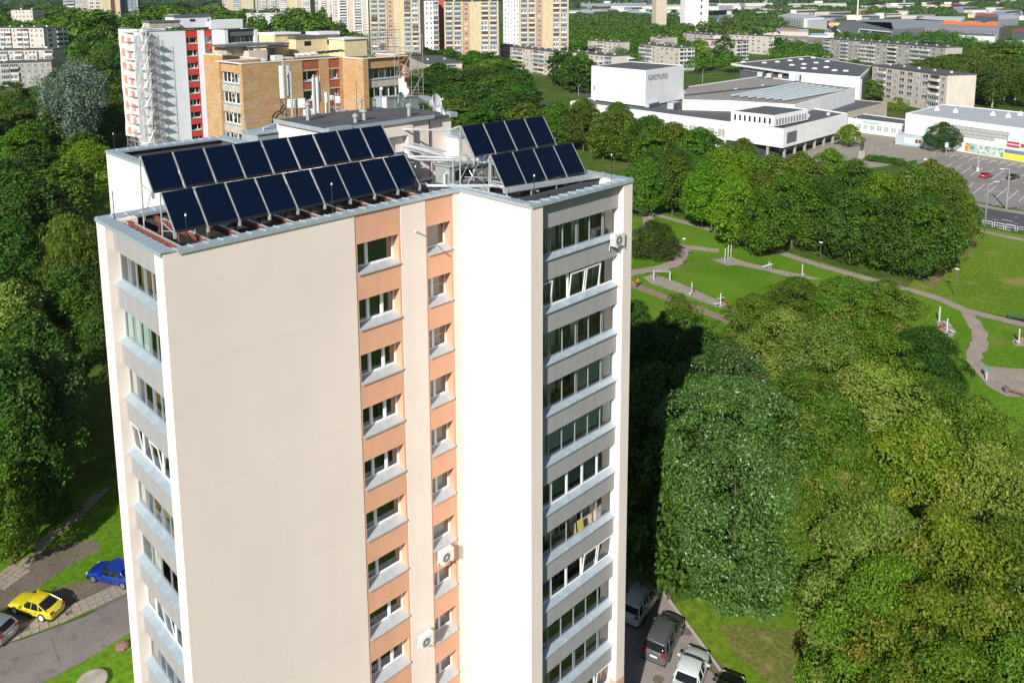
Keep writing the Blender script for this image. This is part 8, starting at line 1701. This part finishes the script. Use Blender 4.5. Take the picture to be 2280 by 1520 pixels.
figure('person', 'person in an orange vest and dark trousers bending forward on the brick coloured path', at(1418, 640), R(60), dict(chest=(0, -.16, 1.28), neck=(0, -.26, 1.42), head=(0, -.33, 1.48), crown=(0, -.40, 1.56), shl=(-.18, -.2, 1.36), shr=(.18, -.2, 1.36), ell=(-.2, -.28, 1.1), elr=(.2, -.3, 1.08), hal=(-.12, -.42, .92), har=(.14, -.45, .9)), ORG, TRS, SK, 1.0, mat('dark_hair', (.03, .02, .015), .8))
BRZ = mat('bronze', (.075, .085, .07), .5, .4, var=.3, scale=3)
p = at(1919, 352); h0 = hgt(p, 337)
tag(MB().hexa([(-1.1, -.9, 0), (1.1, -.9, 0), (1.1, .9, 0), (-1.1, .9, 0), (-.95, -.8, h0+.3), (.95, -.8, h0+.3), (.95, .8, h0+.3), (-.95, .8, h0+.3)], MT['concrete']).build('statue_plinth', None, p, .3), 'grey stone plinth under the bronze group on the plaza', 'plinth')
figure('bronze_figure', 'taller bronze figure of the plaza group with one arm raised', p+Vector((.35, 0, h0+.3)), R(-30), dict(har=(.5, -.1, 1.75), elr=(.38, 0, 1.5), crown=(0, 0, 1.74)), BRZ, BRZ, BRZ, 1.75)
figure('bronze_figure', 'left bronze figure of the plaza group holding its arm outward', p+Vector((-.55, .1, h0+.3)), R(20), dict(hal=(-.6, -.1, 1.5), ell=(-.4, 0, 1.45)), BRZ, BRZ, BRZ, 1.6)
# small far cars
gp2 = 'small cars in the far streets'
fc = [('white', MT['white']), ('silver', paint('far_silver', (.4, .42, .45), .5)), ('dark', paint('far_dark', (.03, .03, .04))), ('red', paint('far_red', (.4, .03, .03)))]
for (u, v, c_, lab) in ((1244, 232, 0, 'white car on the street left of the white hall'), (1218, 236, 2, 'dark car on the street left of the white hall'), (992, 216, 0, 'white car between the trees behind the roof'), (2072, 89, 0, 'white van shaped car before the shopping centre'), (2050, 89, 1, 'silver car before the shopping centre'), (1905, 58, 1, 'silver car on the far roof car park')):
    p = at(u, v); car('car', lab, p, Vector((math.cos(u), math.sin(u), 0)), fc[c_][1], 'hatch', 4.3, 1.76, 1.48, group=gp2)

# ================================================================== the air
hm = bpy.data.materials.new('haze_air'); hm.use_nodes = True; nt = hm.node_tree; nt.nodes.clear(); pv = nt.nodes.new('ShaderNodeVolumePrincipled'); pv.inputs['Color'].default_value = (.82, .92, 1, 1); pv.inputs['Density'].default_value = HAZE; pv.inputs['Anisotropy'].default_value = .3; o_ = nt.nodes.new('ShaderNodeOutputMaterial'); nt.links.new(pv.outputs[0], o_.inputs['Volume'])
stuff(MB().box(-3500, 9500, -3500, 9500, -1.0, 175, hm).build('haze'))
